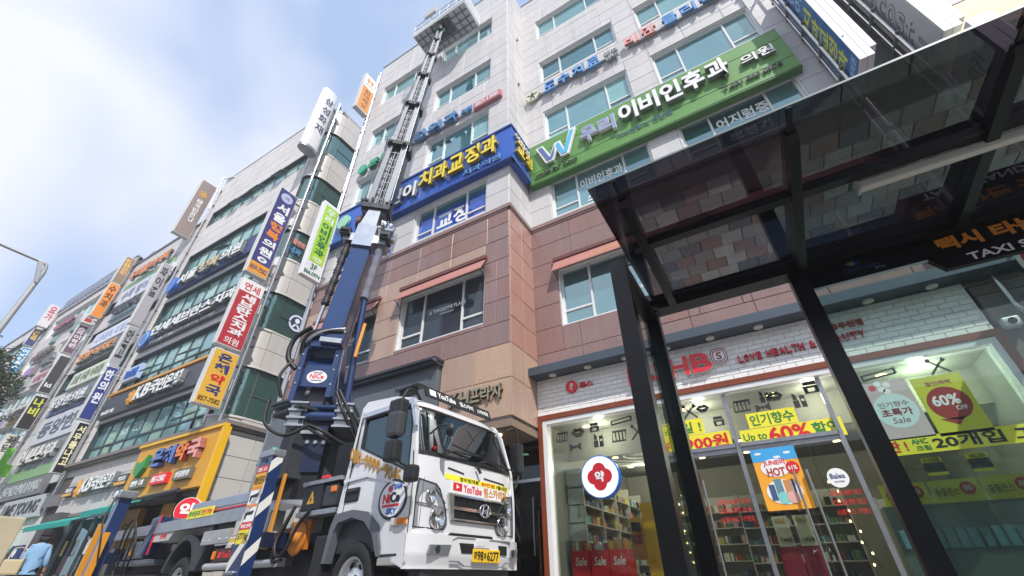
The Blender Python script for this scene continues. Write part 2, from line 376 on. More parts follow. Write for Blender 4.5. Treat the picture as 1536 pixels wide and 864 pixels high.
navy_print = M('navy_print', '#25356f', .5); red_print = M('red_print', '#cf2027', .45); white_print = M('white_print', '#e8e8e6', .5)
yellow_print = M('yellow_print', '#e9dc33', .5); green_print = M('green_print', '#1f7a3e', .5); gold_print = M('gold_print', '#c9962e', .45)
grey_print = M('grey_print', '#7d8086', .5); orange_print = M('orange_print', '#e8862a', .5); blue_print = M('blue_print', '#2b5fb0', .5)

# ================================================================== ground
MB().grid(lambda u, v: (-300+u*600, -120+v*500, -.16), 20, 20, False).build('ground', M('dark_soil_ground', '#5b5a56', .95, var=.2, vscale=.4), kind='structure')
asph = M('asphalt', '#545557', .9, var=.15, vscale=.8, speck=.2, bump=.5, bscale=120)
MB().box(-160, 60, -12, 1.25, -.15, 0).build('road', asph, kind='structure')
MB().box(-160, 60, 7.2, 7.9, -.1, .005).build('building_apron', M('concrete_apron', '#8c8986', .85, var=.1), kind='structure')
kb = MB(); x = -60.
while x < 20: kb.bbox(x+.005, x+.995, 1.25, 1.43, -.1, .13, .015); x += 1.
kb.build('kerb', M('kerb_granite', '#9b9894', .8, speck=.2), kind='structure')
pv = MB().box(-160, 60, 1.43, 13.5, -.12, .09).build('sidewalk', M('sidewalk_joint', '#5b5855', .95), kind='structure')
pm = [M('paver_light', '#a5a3a2', .85, speck=.2, rnd=.08), M('paver_mid', '#8d8b8b', .85, speck=.2, rnd=.08), M('paver_dark', '#6b6f73', .85, speck=.2, rnd=.08), M('paver_red', '#8c7874', .85, speck=.2, rnd=.08)]
flat = Pl((0, 0, .09), (1, 0, 0), (0, 1, 0))
cladding(flat, -3.3, 3.9, 4.6, 7.9, .30, .30, pm, pv, name='paving_block', th=.03, gap=.009, stagger=.5, limit=300)
pb = MB()
for xx, yy in [(i, j) for i in range(-40, 14) for j in range(3, 16)]:
    if -3.6 <= xx*.6 < 3.9 and yy*.6 > 4.1: continue
    pb.box(xx*.6+.01, xx*.6+.59, yy*.6+.01 if yy > 3 else 1.8, yy*.6+.59, .085, .118)
pb.build('paving_block', pm[1], pv, kind='stuff')
MB().box(-70, 40, -1.9, -1.78, .001, .004).build('lane_marking', M('road_paint', '#d8d6cf', .7, var=.15, vscale=6), kind='structure')

# ================================================================== main building
A, B = 8.10, 6.92
XL, XC, XR = -11.6, -4.05, 3.95
PA, PB = front(A), front(B)
mb_ = thing('commercial_building', 'cream and brown granite clad plaza building with projecting corner block', 'building', (-4, 9.5, 0))
body = MB()
BH = 22.9
wA = [(a0, a1, z0, z1) for (a0, a1) in ((-3.30, -.42), (.42, 3.10)) for (z0, z1) in ((8.95, 10.45), (12.42, 13.95), (15.82, 17.2), (19.15, 20.6))]
wA2 = [(-3.30, -.42, 5.52, 7.12), (.42, 3.1, 5.52, 7.12)]
wB = [(a0, a1, z0, z1) for (a0, a1) in ((-7.44, -4.82), (-11.02, -8.35)) for (z0, z1) in ((8.98, 10.32), (12.3, 13.8), (15.66, 17.05), (19.05, 20.5))]
wB2 = [(-7.44, -4.78, 5.43, 7.0), (-11.02, -8.40, 5.40, 7.0)]
# core walls with real openings
def wall_with_holes(pl, a0, a1, b0, b1, holes, c0, c1):
    return MB().prism(pl, [(a0, b0), (a1, b0), (a1, b1), (a0, b1)], c0, c1, [[(h[0]-.03, h[2]-.03), (h[0]-.03, h[3]+.03), (h[1]+.03, h[3]+.03), (h[1]+.03, h[2]-.03)] for h in holes])
wall_with_holes(PA, XC-.02, XR, 4.2, BH-.05, wA+wA2, -.25, -.002).build('wall', cream_back, mb_)
wall_with_holes(PB, XL, XC, 3.2, BH-.05, wB+wB2, -.25, -.002).build('wall', cream_back, mb_)
MB().box(XC-.25, XC-.002, B+.25, A+.3, 3.2, BH-.05).box(XL, XL+.25, B+.25, 14, .1, BH-.05).box(XR-.25, XR, A+.25, 14, .1, BH-.05).box(XL, XR, 13.8, 14, .1, BH-.05).build('wall', cream_back, mb_)
MB().box(XL, XR, A+.25, 14, BH-.4, BH-.1).box(XL, XC, B, A+.3, BH-.4, BH-.1).build('roof', cream_back, mb_)
# floors seen through glass are dark rooms
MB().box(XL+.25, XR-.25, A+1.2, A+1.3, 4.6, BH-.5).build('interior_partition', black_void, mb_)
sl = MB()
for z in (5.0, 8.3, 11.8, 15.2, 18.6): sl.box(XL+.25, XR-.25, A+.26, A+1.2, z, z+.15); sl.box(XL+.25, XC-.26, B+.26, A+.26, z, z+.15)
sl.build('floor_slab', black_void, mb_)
hA = [(a0-.03, a1+.03, z0-.03, z1+.03) for a0, a1, z0, z1 in wA]; hA2 = [(a0-.03, a1+.03, z0-.03, z1+.03) for a0, a1, z0, z1 in wA2]
hB = [(a0-.03, a1+.03, z0-.03, z1+.03) for a0, a1, z0, z1 in wB]; hB2 = [(a0-.03, a1+.03, z0-.03, z1+.03) for a0, a1, z0, z1 in wB2]
cladding(PA, XC, XR, 8.84, BH, 1.1, .62, [cream], mb_, stagger=0, holes=hA, limit=130, gap=.009)
cladding(PB, XL, XC, 8.84, BH, 1.1, .62, [cream], mb_, stagger=0, holes=hB, limit=130, gap=.009)
cladding(east(XC), B-.03, A-.01, 8.84, BH, .62, .62, [cream], mb_, name='return_panel', stagger=0, gap=.014, limit=60)
cladding(PA, XC, XR, 4.24, 8.72, 1.15, .64, [brown, brown2, brown], mb_, name='granite_panel', stagger=0, holes=hA2, limit=70, gap=.009)
cladding(PB, XL, XC, 7.72, 8.72, 1.15, .5, [brown, brown2], mb_, name='granite_panel', stagger=0, limit=30, gap=.009)
cladding(PB, -4.76, XC, 7.08, 7.72, 1.15, .64, [brown], mb_, name='granite_panel', stagger=0)
cladding(PB, XL, -4.76, 7.08, 7.72, 1.15, .64, [tan], mb_, name='granite_panel', stagger=0, holes=hB2, limit=30, gap=.009)
cladding(PB, -8.37, -7.47, 5.3, 7.08, .9, .6, [tan], mb_, name='granite_panel', stagger=0)
cladding(PB, XL, XC, 5.3, 7.08, .9, .6, [brown, brown2, brown], mb_, name='granite_panel', stagger=0, holes=hB2+[(-8.37, -7.47, 5.3, 7.08)], limit=30, gap=.009)
cladding(PB, XL, -5.84, 4.75, 5.3, 1.15, .55, [brown], mb_, name='granite_panel', stagger=0, limit=30, gap=.009)
cladding(PB, -5.84, XC, 4.75, 5.3, .9, .55, [brown], mb_, name='granite_panel', stagger=0, gap=.009)
cladding(PB, -5.84, XC, 3.2, 4.75, .9, .78, [tan, tan2], mb_, name='granite_panel', stagger=0, gap=.009)
cladding(east(XC), B-.03, A-.01, 4.75, 8.72, .6, .66, [M('sun_tinted_granite', '#a87e70', .3, rnd=.05, speck=.15)], mb_, name='return_panel', stagger=0, gap=.01)  # side granite tinted oranger, partly the sun's warmth put into its colour
cladding(east(XC), B-.03, A-.01, 3.2, 4.75, .6, .78, [tan, tan2], mb_, name='return_panel', stagger=0, gap=.01)
# cornice
cn = MB(); cn.pbox(PB, XL-.03, XC+.06, 8.72, 8.84, -.02, .075); cn.pbox(PA, XC+.03, XR, 8.72, 8.84, -.02, .075); cn.pbox(east(XC), B-.07, A-.04, 8.72, 8.84, -.02, .072)
cn.pbox(PB, XL-.03, XC+.05, 8.66, 8.72, -.02, .05); cn.pbox(PA, XC+.03, XR, 8.66, 8.72, -.02, .05); cn.pbox(east(XC), B-.05, A-.04, 8.66, 8.72, -.02, .048)
cn.build('cornice', brown, mb_)
cp = MB(); cp.pbox(PB, XL-.02, XC+.07, BH, BH+.07, -.3, .06); cp.pbox(PA, XC+.07, XR, BH, BH+.07, -.3, .06); cp.build('parapet_coping', dull_steel, mb_)
# underside of the block
MB().box(XL+.1, XC, B-.03, A+.25, 3.14, 3.2).build('soffit', M('soffit_panel', '#4b4846', .7), mb_)
MB().box(-5.9, XC+.02, B-.04, A-.02, 3.0, 3.14).build('soffit', M('soffit_board', '#85705f', .6), mb_)
# windows
for i, (a0, a1, z0, z1) in enumerate(wA): window(PA, a0, a1, z0, z1, mb_, white_frame, teal_glass, (.265, .75), {0: .27, 2: .27}, gmats=random.sample(UPPER, 3))
for i, (a0, a1, z0, z1) in enumerate(wB):
    if z0 < 10: window(PB, a0, a1, z0, z1, mb_, white_frame, film_blue, (.25, .72), {0: .27, 2: .27}, gmats=None)
    else: window(PB, a0, a1, z0, z1, mb_, white_frame, teal_glass, (.26, .72), {0: .27, 2: .27}, gmats=random.sample(UPPER, 3))
window(PA, *wA2[0], mb_, white_frame, teal_plain, (.26, .75), {0: .26, 2: .26})
window(PA, *wA2[1], mb_, white_frame, teal_plain, (.26, .75), {0: .26, 2: .26})
for q in wB2: window(PB, *q, mb_, white_frame, film_grey, (.27, .74), {0: .24, 2: .24})
# pane of clear teal above the blue film
for a0, a1 in ((-7.39, -4.87), (-10.97, -8.4)): MB().pbox(PB, a0, a1, 9.95, 10.27, -.134, -.13).build('window_film', teal_plain, mb_)
gp = PB.off(-.132)
text('교정', gp, -6.66, -5.52, 9.2, 9.86, white_print, mb_, bold=.03)
for xa in (-6.55, -10.15):
    text('A TWOSOME PLACE', gp, xa, xa+1.15, 6.26, 6.37, white_print, mb_, bold=.015); text('COFFEE & DESSERT', gp, xa+.35, xa+.8, 6.16, 6.21, white_print, mb_, bold=0)
gq = PA.off(-.132)
text('이비인후과', gq, -2.45, -1.2, 9.72, 10.12, white_print, mb_, bold=.02); text('소아과', gq, -2.3, -1.45, 9.15, 9.5, white_print, mb_, bold=.02)
text('어지럼증', gq, 1.25, 2.42, 9.75, 10.15, white_print, mb_, bold=.02); text('보청기', gq, 1.4, 2.3, 9.2, 9.52, white_print, mb_, bold=.02)
pts = [(-1.86+.34*math.cos(t), 6.42+.34*math.sin(t)) for t in [math.pi*k/9 for k in range(10)]]
rg = MB()
for k, ch in enumerate('ATWOSOMEPLACE'):
    t = math.pi*(1-k/12.); c_ = (-1.45+.36*math.cos(t), 6.35+.36*math.sin(t)); write(rg, ch, Pl(gq.pt(*c_), (math.sin(t), 0, -math.cos(t)), (math.cos(t), 0, math.sin(t))), -.025, .025, 0, .06)
rg.build('lettering', white_print, mb_); text('DESSERT', gq, -1.7, -1.2, 5.98, 6.06, white_print, mb_, bold=.01)
# little wall vents and anchors
an = MB()
for x_, z_ in ((-3.9, 12.0), (-3.9, 15.6), (-3.9, 18.9)): an.cyl((XC+.02, 7.6, z_), (XC+.10, 7.6, z_), .04); an.tube([(XC+.05, 7.55, z_), (XC+.16, 7.5, z_-.05), (XC+.14, 7.5, z_-.14)], .008, 5)
an.build('wall_anchor', dull_steel, mb_)

# awnings of the cafe
def awning(a0, a1, z, pl, label, lettering=False):
    t = thing('awning', label, 'awning', tuple(pl.pt((a0+a1)/2, z-.3, 0)), 'salmon awnings over the second floor windows')
    red = M('salmon_canvas', '#a9746c', .8, var=.08, vscale=4, bump=.2, bscale=90)
    P = [pl.pt(a, b, c) for a, b, c in ((a0, z, .04), (a1, z, .04), (a1, z-.44, .27), (a0, z-.44, .27))]
    mb = MB(); q = [p+Vector((0, 0, -.015)) for p in P]; mb.hexa([q[0], q[3], q[2], q[1], P[0], P[3], P[2], P[1]]); mb.pbox(pl, a0, a1, z-.47, z-.44, .262, .275); mb.build('canvas', red, t)
    MB().pbox(pl, a0-.02, a1+.02, z-.05, z+.05, .01, .11).build('roller_box', M('awning_box', '#6d3f3a', .5), t)
    for a in (a0+.05, a1-.05): MB().tube([pl.pt(a, z-.62, .02), pl.pt(a, z-.45, .26)], .012, 6).build('arm', dark_metal, t)
    if lettering:
        tp = Pl(P[3], P[2]-P[3], P[0]-P[3]); tp.n = tp.r.cross(tp.u); text('A TWOSOME PLACE', tp, 1.0, 2.1, .12, .2, gold_print, t, .002, .005)
awning(-7.52, -4.70, 7.28, PB, 'salmon awning on the projecting block, right one beside its corner')
awning(-11.1, -8.30, 7.28, PB, 'salmon awning on the projecting block, left one behind the boom')
awning(-3.38, -.34, 7.42, PA, 'salmon awning over the cafe window behind the shelter post', True)
awning(.34, 3.18, 7.42, PA, 'salmon awning seen through the shelter roof glass')

# grey shop canopy band on the block, left of the plaza name
t = thing('shop_canopy', 'dark grey metal canopy band behind the truck cab', 'canopy', (-8.7, B-.1, 3.7))
MB().pbox(PB, XL-.02, -5.86, 3.35, 4.60, .0, .16).build('fascia_board', M('slate_metal', '#62686f', .5, .1, var=.05), t)
MB().pbox(PB, XL-.02, -5.80, 4.60, 4.68, 0, .30).build('cornice', dark_metal, t)
MB().pbox(PB, XL-.02, -5.78, 4.68, 4.74, 0, .36).build('cornice', dark_metal, t)
MB().cyl((-5.84, B-.33, 4.66), (-5.78, B-.33, 4.66), .04).build('bolt', dull_steel, t)
t = thing('building_name_sign', 'metal KH plaza letters on tan granite above the truck', 'sign', (-4.95, B-.05, 3.75))
bronze = M('brushed_bronze', '#a89f86', .4, .6); bronze_s = M('bronze_side', '#5c543c', .5, .6)
channel('KH프라자', PB, -5.52, -4.2, 3.57, 3.87, bronze, bronze_s, t, .03, .10, .03)

# entrance under the block: dark glass doors
t = thing('building_entrance', 'dark glass entrance with steel frames under the granite block', 'entrance', (-5.5, A+.3, .1))
P_ = front(A+.35)
MB().frame(P_, -6.6, -4.12, .12, 3.0, .07, -.06, .02).pbox(P_, -5.3, -5.24, .19, 2.93, -.06, .02).pbox(P_, -6.53, -4.19, 2.3, 2.36, -.058, .018).build('door_frame', steel, t)
for a in (-6.52, -5.23): MB().pbox(P_, a, a+1.0, .2, 2.3, -.03, -.018).build('door', glass('entrance_glass', '#5f7370', 1.6), t)
MB().pbox(P_, -6.52, -4.2, 2.37, 2.92, -.03, -.018).build('transom_pane', glass('entrance_glass', '#5f7370', 1.6), t)
MB().tube([P_.pt(-4.42, 1.0, .07), P_.pt(-4.42, 2.0, .07)], .018, 8).build('handle', steel, t)
MB().tube([P_.pt(-4.32, .5, .04), P_.pt(-4.32, 1.75, .04)], .02, 8).build('handle', M('copper_tube', '#9b6a3c', .3, .9), t)
MB().box(-7.5, -4.15, A+2.2, A+2.3, .1, 3.1).box(-7.5, -7.4, A+.4, A+2.2, .1, 3.1).box(XL+.3, -6.65, A+.3, A+.4, .1, 3.15).build('lobby_wall', M('lobby_wall', '#26292b', .7), t)
MB().cyl((-4.9, A+.9, 3.0), (-4.9, A+.9, 3.02), .07).build('ceiling_lamp', M('lobby_lamp', '#fff2dd', emit=5), t)
MB().cyl((-4.55, B+.35, 2.98), (-4.55, B+.35, 3.0), .06).build('ceiling_lamp', M('lobby_lamp', '#fff2dd', emit=5), t)

# ================================================================== signs on the main building
# blue dental sign wrapping the corner
blue_board = M('blue_sign_board', '#1f57b3', .4, var=.04)
t = thing('wall_sign', 'long blue dental clinic sign wrapping the corner of the block', 'sign', (-7.7, B-.15, 10.4))
pb_ = front(6.69)
MB().box(XL-.05, -3.82, 6.70, B-.035, 10.42, 11.9).box(-4.0, -3.82, B-.035, A-.28, 10.42, 11.9).build('board', blue_board, t)
MB().pbox(pb_, XL-.07, -3.80, 11.86, 11.93, -.2, .03).pbox(pb_, XL-.07, -3.80, 10.39, 10.45, -.2, .03).pbox(east(-3.82), 6.72, A-.28, 11.86, 11.93, -.05, .03).pbox(east(-3.82), 6.72, A-.28, 10.39, 10.45, -.05, .03).build('trim', M('blue_trim', '#174591', .4), t)
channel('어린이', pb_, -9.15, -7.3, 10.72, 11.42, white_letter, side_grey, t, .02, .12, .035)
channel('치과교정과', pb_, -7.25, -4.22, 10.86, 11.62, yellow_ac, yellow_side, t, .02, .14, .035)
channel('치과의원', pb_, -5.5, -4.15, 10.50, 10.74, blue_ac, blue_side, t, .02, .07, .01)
pe = east(-3.82)
channel('어린이', pe, 6.8, 7.7, 11.38, 11.66, white_letter, side_grey, t, .02, .08, .03); channel('교정', pe, 6.82, 7.78, 10.78, 11.3, yellow_ac, yellow_side, t, .02, .12, .03)
lg = MB().disc(pb_, -10.75, 11.25, .3, .01, .09).build('round_logo', M('pale_green_acrylic', '#8fc7b0', .4), t)
# green ENT sign
t = thing('wall_sign', 'long green clinic sign with white raised letters across the recessed facade', 'sign', (-.3, 7.9, 10.35))
pg = front(7.84)
gb = M('green_sign_board', '#5c8d43', .45, var=.05)
for z0, z1 in ((10.35, 10.78), (10.785, 11.62), (11.625, 12.05)): MB().box(-3.86, 3.25, 7.85, A-.035, z0, z1-.02).build('board', gb, t)
MB().box(-3.87, 3.26, 7.86, A-.035, 10.30, 10.35).box(-3.87, 3.26, 7.86, A-.035, 12.03, 12.08).build('trim', M('green_trim', '#3c6b2c', .5), t)
lw = MB(); P0 = [(-3.55, 11.72), (-3.3, 11.72), (-3.08, 11.16), (-2.92, 11.60), (-2.72, 11.60), (-2.62, 11.16), (-2.4, 11.9), (-2.18, 11.9), (-2.5, 10.88), (-2.75, 10.88), (-2.86, 11.25), (-3.0, 10.88), (-3.25, 10.88)]
MB().prism(pg, [(a, b) for a, b in P0][::-1], .02, .1).build('w_logo', white_letter, t)
P1 = [(-3.47, 11.66), (-3.33, 11.66), (-3.1, 11.05), (-2.9, 11.5), (-2.96, 11.1), (-3.04, 10.94), (-3.2, 10.94)]
MB().prism(pg, P1[::-1], .1, .115).build('w_logo_stroke', M('slate_blue_acrylic', '#5c6a9c', .4), t)
MB().prism(pg, [(-2.86, 11.52), (-2.76, 11.52), (-2.64, 11.08), (-2.38, 11.82), (-2.26, 11.82), (-2.55, 10.94), (-2.72, 10.94), (-2.84, 11.3)][::-1], .1, .116).build('w_logo_stroke', M('sky_acrylic', '#53b1d9', .4), t)
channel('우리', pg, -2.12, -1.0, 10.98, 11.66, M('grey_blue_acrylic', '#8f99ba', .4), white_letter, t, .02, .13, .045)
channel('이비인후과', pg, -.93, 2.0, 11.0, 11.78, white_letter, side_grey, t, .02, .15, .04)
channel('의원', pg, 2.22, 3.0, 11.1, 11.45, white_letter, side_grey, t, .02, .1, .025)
text('WOORI ENT CLINIC', pg, -3.65, -2.3, 10.50, 10.62, black_letter, t, .02, .05, .02)
text('이비인후과 전문의', pg, -1.1, .4, 10.62, 10.80, M('faded_blue_print', '#4a6a7d', .5), t, .01, .02, .01)
text('T.031 866 0974', pg, 1.65, 2.95, 10.55, 10.72, black_letter, t, .02, .05, .02)
# obesity / manual therapy clinic raised letters
t = thing('wall_sign', 'row of blue and pink raised clinic letters above the green sign', 'sign', (-.2, A-.1, 14.6))
pt_ = PA.off(.03)
MB().pbox(pt_, -3.55, -.5, 14.93, 14.98, 0, .1).pbox(pt_, -.1, 3.6, 14.93, 14.98, 0, .1).build('mounting_rail', dull_steel, t)
MB().disc(pt_, -3.62, 15.02, .3, .08, .16, n=6).build('hexagon_logo', M('ivory_acrylic', '#c9c9b0', .4), t)
mn = MB().disc(pt_, -3.62, 15.14, .05, .16, .17, 10); mn.prism(pt_, [(-3.66, 15.07), (-3.82, 15.10), (-3.82, 15.06), (-3.66, 15.0), (-3.72, 14.82), (-3.67, 14.82), (-3.62, 14.94), (-3.57, 14.82), (-3.52, 14.82), (-3.58, 15.0), (-3.42, 15.06), (-3.42, 15.10), (-3.58, 15.07)], .16, .17); mn.build('figure_mark', dark_metal, t)
channel('도수치료', pt_, -3.2, -1.02, 14.74, 15.3, blue_ac, blue_side, t, .1, .2, .03, gap=.18)
s2 = thing('wall_sign', 'small double line grey letters between blue and pink clinic letters', 'sign', (-.65, A-.1, 14.6)); pt2 = pt_
channel('증진', pt2, -.92, -.42, 14.98, 15.2, M('grey_acrylic', '#a8aaa6', .4), side_grey, s2, .08, .16, .03); channel('센터', pt2, -.92, -.42, 14.70, 14.93, M('grey_acrylic', '#a8aaa6', .4), side_grey, s2, .08, .16, .03)
channel('비만', pt_, -.25, .9, 14.82, 15.36, pink_ac, pink_side, t, .1, .2, .03, gap=.22)
channel('클리닉', pt_, .98, 2.7, 14.82, 15.36, blue_ac, blue_side, t, .1, .2, .03, gap=.22)
channel('의원', pt_, 2.85, 3.6, 14.9, 15.3, pink_ac, pink_side, t, .1, .2, .03)
# orthopaedic surgery letters on the block
t = thing('wall_sign', 'row of green and blue raised letters on the block beside the boom', 'sign', (-8, B-.1, 14))
pk = PB.off(.03)
MB().disc(pk, -10.75, 14.25, .24, .06, .16).build('round_logo', green_ac, t)
MB().pbox(pk, -10.4, -5.5, 14.12, 14.17, 0, .08).build('mounting_rail', dull_steel, t)
channel('튼튼', pk, -10.4, -9.2, 14.0, 14.42, green_ac, green_side, t, .08, .2, .045, gap=.16)
channel('정형외과', pk, -8.9, -5.95, 13.98, 14.46, M('mid_blue_acrylic', '#4b83b5', .4), blue_side, t, .08, .22, .045, gap=.2)
channel('의원', pk, -5.9, -5.42, 14.08, 14.36, M('mid_blue_acrylic', '#4b83b5', .4), blue_side, t, .08, .15, .03)
t = thing('wall_sign', 'pink phone number strip reading 857-1300 high on the block', 'sign', (-4.8, B-.1, 14))
MB().bbox(-5.36, -4.24, B-.18, B-.03, 13.98, 14.34, .04).build('board', M('rose_board', '#b56a72', .5), t); text('857-1300', front(B-.18), -5.26, -4.34, 14.06, 14.26, white_print, t, .001, .006, .012)
# shop fascia of the ground floor
cladP = []

# ================================================================== drugstore on the ground floor
S = 8.10
shop = thing('drugstore', 'corner drugstore front of white tiles with wide glass and sale posters', 'shop', (-.4, 9.5, 0))
PS = front(S-.12)
# dark canopy beam with downlights
MB().box(XC+.03, 4.0, S-.45, S-.035, 4.235, 4.34).box(XC+.03, 4.0, S-.50, S-.45, 4.225, 4.40).build('canopy_beam', M('blue_grey_metal', '#4c5560', .4, .4), shop)
for x_ in (-3.55, -2.75, -1.95, -1.15, -.35, .45, 1.25, 2.05, 2.85):
    l_ = MB().cyl((x_, S-.27, 4.21), (x_, S-.27, 4.235), .075, n=16).build('downlight', white_paint, shop)
    MB().cyl((x_, S-.27, 4.205), (x_, S-.27, 4.211), .055, n=16).build('bulb', M('unlit_lamp', '#d8d2c0', .3), l_)
# tiled fascia
MB().box(XC+.03, 3.22, S-.118, S-.02, 3.42, 4.23).box(XC+.03, 3.22, S-.02, S+.2, 3.3, 4.17).build('fascia', M('tile_joint', '#c2c2bf', .8), shop)
tile = M('white_tile', '#e9e8e4', .22, rnd=.03, var=.02, bump=.08, bscale=12)
cladding(PS, XC+.03, 3.22, 3.44, 4.23, .24, .09, [tile], shop, name='tile', th=.010, gap=.0065, limit=300, wob=.0015)
# brown surround, white inner frame
wd_ = M('brown_wood', '#7d3b20', .4, var=.12, vscale=6)
MB().pbox(PS, XC+.04, 3.26, 3.34, 3.44, -.05, .05).pbox(PS, XC+.04, XC+.13, .1, 3.34, -.05, .05).pbox(PS, 3.17, 3.26, .1, 3.34, -.05, .05).build('surround', wd_, shop)
MB().frame(PS, XC+.135, 3.165, .1, 3.335, .085, -.22, .03).build('inner_frame', white_paint, shop)
# mullions and glass
mx_ = [-3.82, -1.92, -.44, .98, 3.08]
fr_ = MB()
for x_ in mx_[1:-1]: fr_.box(x_-.03, x_+.03, S-.06, S+.02, .12, 3.24)
fr_.box(-1.9, -.46, S-.06, S+.02, 2.36, 2.42).box(-.42, .96, S-.06, S+.02, 2.36, 2.42).build('mullion', dull_steel, shop)
cg = glass('shop_glass', '#d5dedb', 1.5); 
for x0, x1, z0, z1 in ((-3.8, -1.94, .15, 3.24), (-1.9, -.46, 2.42, 3.24), (-.42, .96, 2.42, 3.24), (1.0, 3.08, .15, 3.24)):
    MB().box(x0, x1, S-.02, S-.01, z0, z1).build('pane', cg, shop)
for x0, x1 in ((-1.9, -1.19), (-1.17, -.46), (-.42, .26), (.28, .96)):
    d = MB().box(x0, x1, S-.02, S-.01, .15, 2.36).build('door', cg, shop)
    MB().box(x0, x1, S-.03, S, .15, .27).build('rail', dull_steel, d); MB().box(x0, x1, S-.03, S, 2.29, 2.36).build('rail', dull_steel, d)
for x_ in (-1.26, -1.10, .20, .37):
    MB().tube([(x_, S-.09, .5), (x_, S-.09, 1.92)], .017, 8).box(x_-.01, x_+.01, S-.09, S-.02, .6, .62).box(x_-.01, x_+.01, S-.09, S-.02, 1.8, 1.82).build('handle', steel, shop)
# interior
iw = M('shop_wall', '#8a867c', .7); ic = M('shop_ceiling', '#5c5a52', .8)
MB().box(-3.9, -3.85, S+.05, 14.4-.6, .1, 3.5).box(3.1, 3.15, S+.05, 13.7, .1, 3.5).box(-3.85, 3.1, 13.2, 13.25, .1, 3.5).build('interior_wall', iw, shop)
MB().box(-3.85, 3.1, S+.05, 13.2, .1, .14).build('shop_floor', M('shop_floor_tile', '#8a867c', .3), shop)
MB().box(-3.85, 3.1, S+.95, 13.2, 3.05, 3.12).build('shop_ceiling', ic, shop)
MB().box(-3.85, 3.1, S+.9, S+.95, 2.72, 3.3).build('ceiling_drop', M('ivory_soffit', '#aca695', .7), shop)
MB().box(-3.85, 3.1, S+.05, S+.9, 3.28, 3.32).build('ceiling_front', M('ivory_soffit', '#aca695', .7), shop)
for r_ in (.5, .75, 1.0, 1.25): MB().tube([(-2.3+1.6*r_*math.cos(t), 10.6+.9*r_*math.sin(t), 3.04) for t in [2*math.pi*k/28 for k in range(29)]], .02, 5).build('ceiling_ring', M('ring_trim', '#b7afa2' if r_ in (.5, 1.0) else '#6a2f28', .5), shop)
lampm = M('warm_lamp', '#ffd696', emit=7)
k = 0
for yy in (9.5, 10.6, 11.8):
    for xx in (-3.3, -2.4, -1.5, -.5, .4, 1.3, 2.2): MB().cyl((xx, yy, 3.035), (xx, yy, 3.048), .07, n=14).build('ceiling_lamp', lampm, shop)
for xx in (-3.2, -1.2, .3, 1.9): MB().cyl((xx, S+.5, 3.27), (xx, S+.5, 3.279), .08, n=14).build('ceiling_lamp', lampm, shop)
shelfm = M('shelf_board', '#b9b8b2', .5)
prods = [M('pack_'+n_, c_, .5, rnd=.25) for n_, c_ in (('blue', '#3a5578'), ('white', '#c3c3bf'), ('red', '#8a3a38'), ('green', '#54705a'), ('orange', '#b57d4a'), ('cyan', '#6c98a2'), ('pink', '#b08a94'), ('black', '#222326'), ('yellow', '#bdb058'))]
def shelving(name, label, x0, x1, y0, y1, z1, along='y', nlev=6, skip=()):
    t = thing(name, label, 'shelf', ((x0+x1)/2, (y0+y1)/2, .14), 'shelves of cosmetics inside the drugstore')
    (MB().box(x0, x0+.02, y0, y1, .14, z1).box(x1-.02, x1, y0, y1, .14, z1) if along == 'x' else MB().box(x0, x1, y0, y0+.02, .14, z1).box(x0, x1, y1-.02, y1, .14, z1)).build('side_panel', shelfm, t)
    if along == 'y':
        for yy in (y0+1, y0+2, y0+3): MB().box(x0, x1, yy, yy+.02, .14, z1).build('divider', shelfm, t)
    if along == 'y': MB().box(x0+.02, x0+.04, y0, y1, .14, z1).build('back_panel', shelfm, t)
    else: MB().box(x0, x1, y1-.02, y1, .14, z1).build('back_panel', shelfm, t)
    for l in range(nlev):
        z = .25+l*(z1-.3)/nlev; MB().box(x0+.02, x1-.02, y0, y1, z, z+.02).build('shelf', shelfm, t)
        hh = (z1-.3)/nlev-.08; pos = 0; L_ = (y1-y0) if along == 'y' else (x1-x0); groups = {}
        while pos < L_-.1:
            m_ = random.choice(prods); n_ = random.randint(1, 3); wd = random.uniform(.03, .07); h_ = hh*random.uniform(.3, .72)
            mb = groups.setdefault(m_.name, MB())
            for q in range(n_):
                if pos > L_-.1: break
                if along == 'y': mb.box(x0+.1, x1-.04, y0+pos+.02, y0+pos+.02+wd*.9, z+.02, z+.02+h_)
                else: mb.box(x0+pos+.02, x0+pos+.02+wd*.9, y0+.02, y0+.2, z+.02, z+.02+h_)
                pos += wd
            pos += random.uniform(0, .05)
        for nm_, mb in groups.items(): mb.build('product', MATS[nm_], t, kind='stuff')
    return t
shelving('shelf_unit', 'wall shelf of small medicine packs left of the shop window', -3.84, -3.45, 8.7, 12.8, 2.5, 'y', 7)
shelving('shelf_unit', 'tall shelf of products at the back of the drugstore', -2.6, .2, 12.6, 12.95, 2.3, 'x', 6)
shelving('shelf_unit', 'dark aisle shelf of bottles behind the glass doors', -.9, .9, 10.4, 10.75, 2.0, 'x', 6)
shelving('shelf_unit', 'shelf of sale goods behind the right shop window', 1.2, 2.95, 9.4, 9.75, 1.65, 'x', 5)
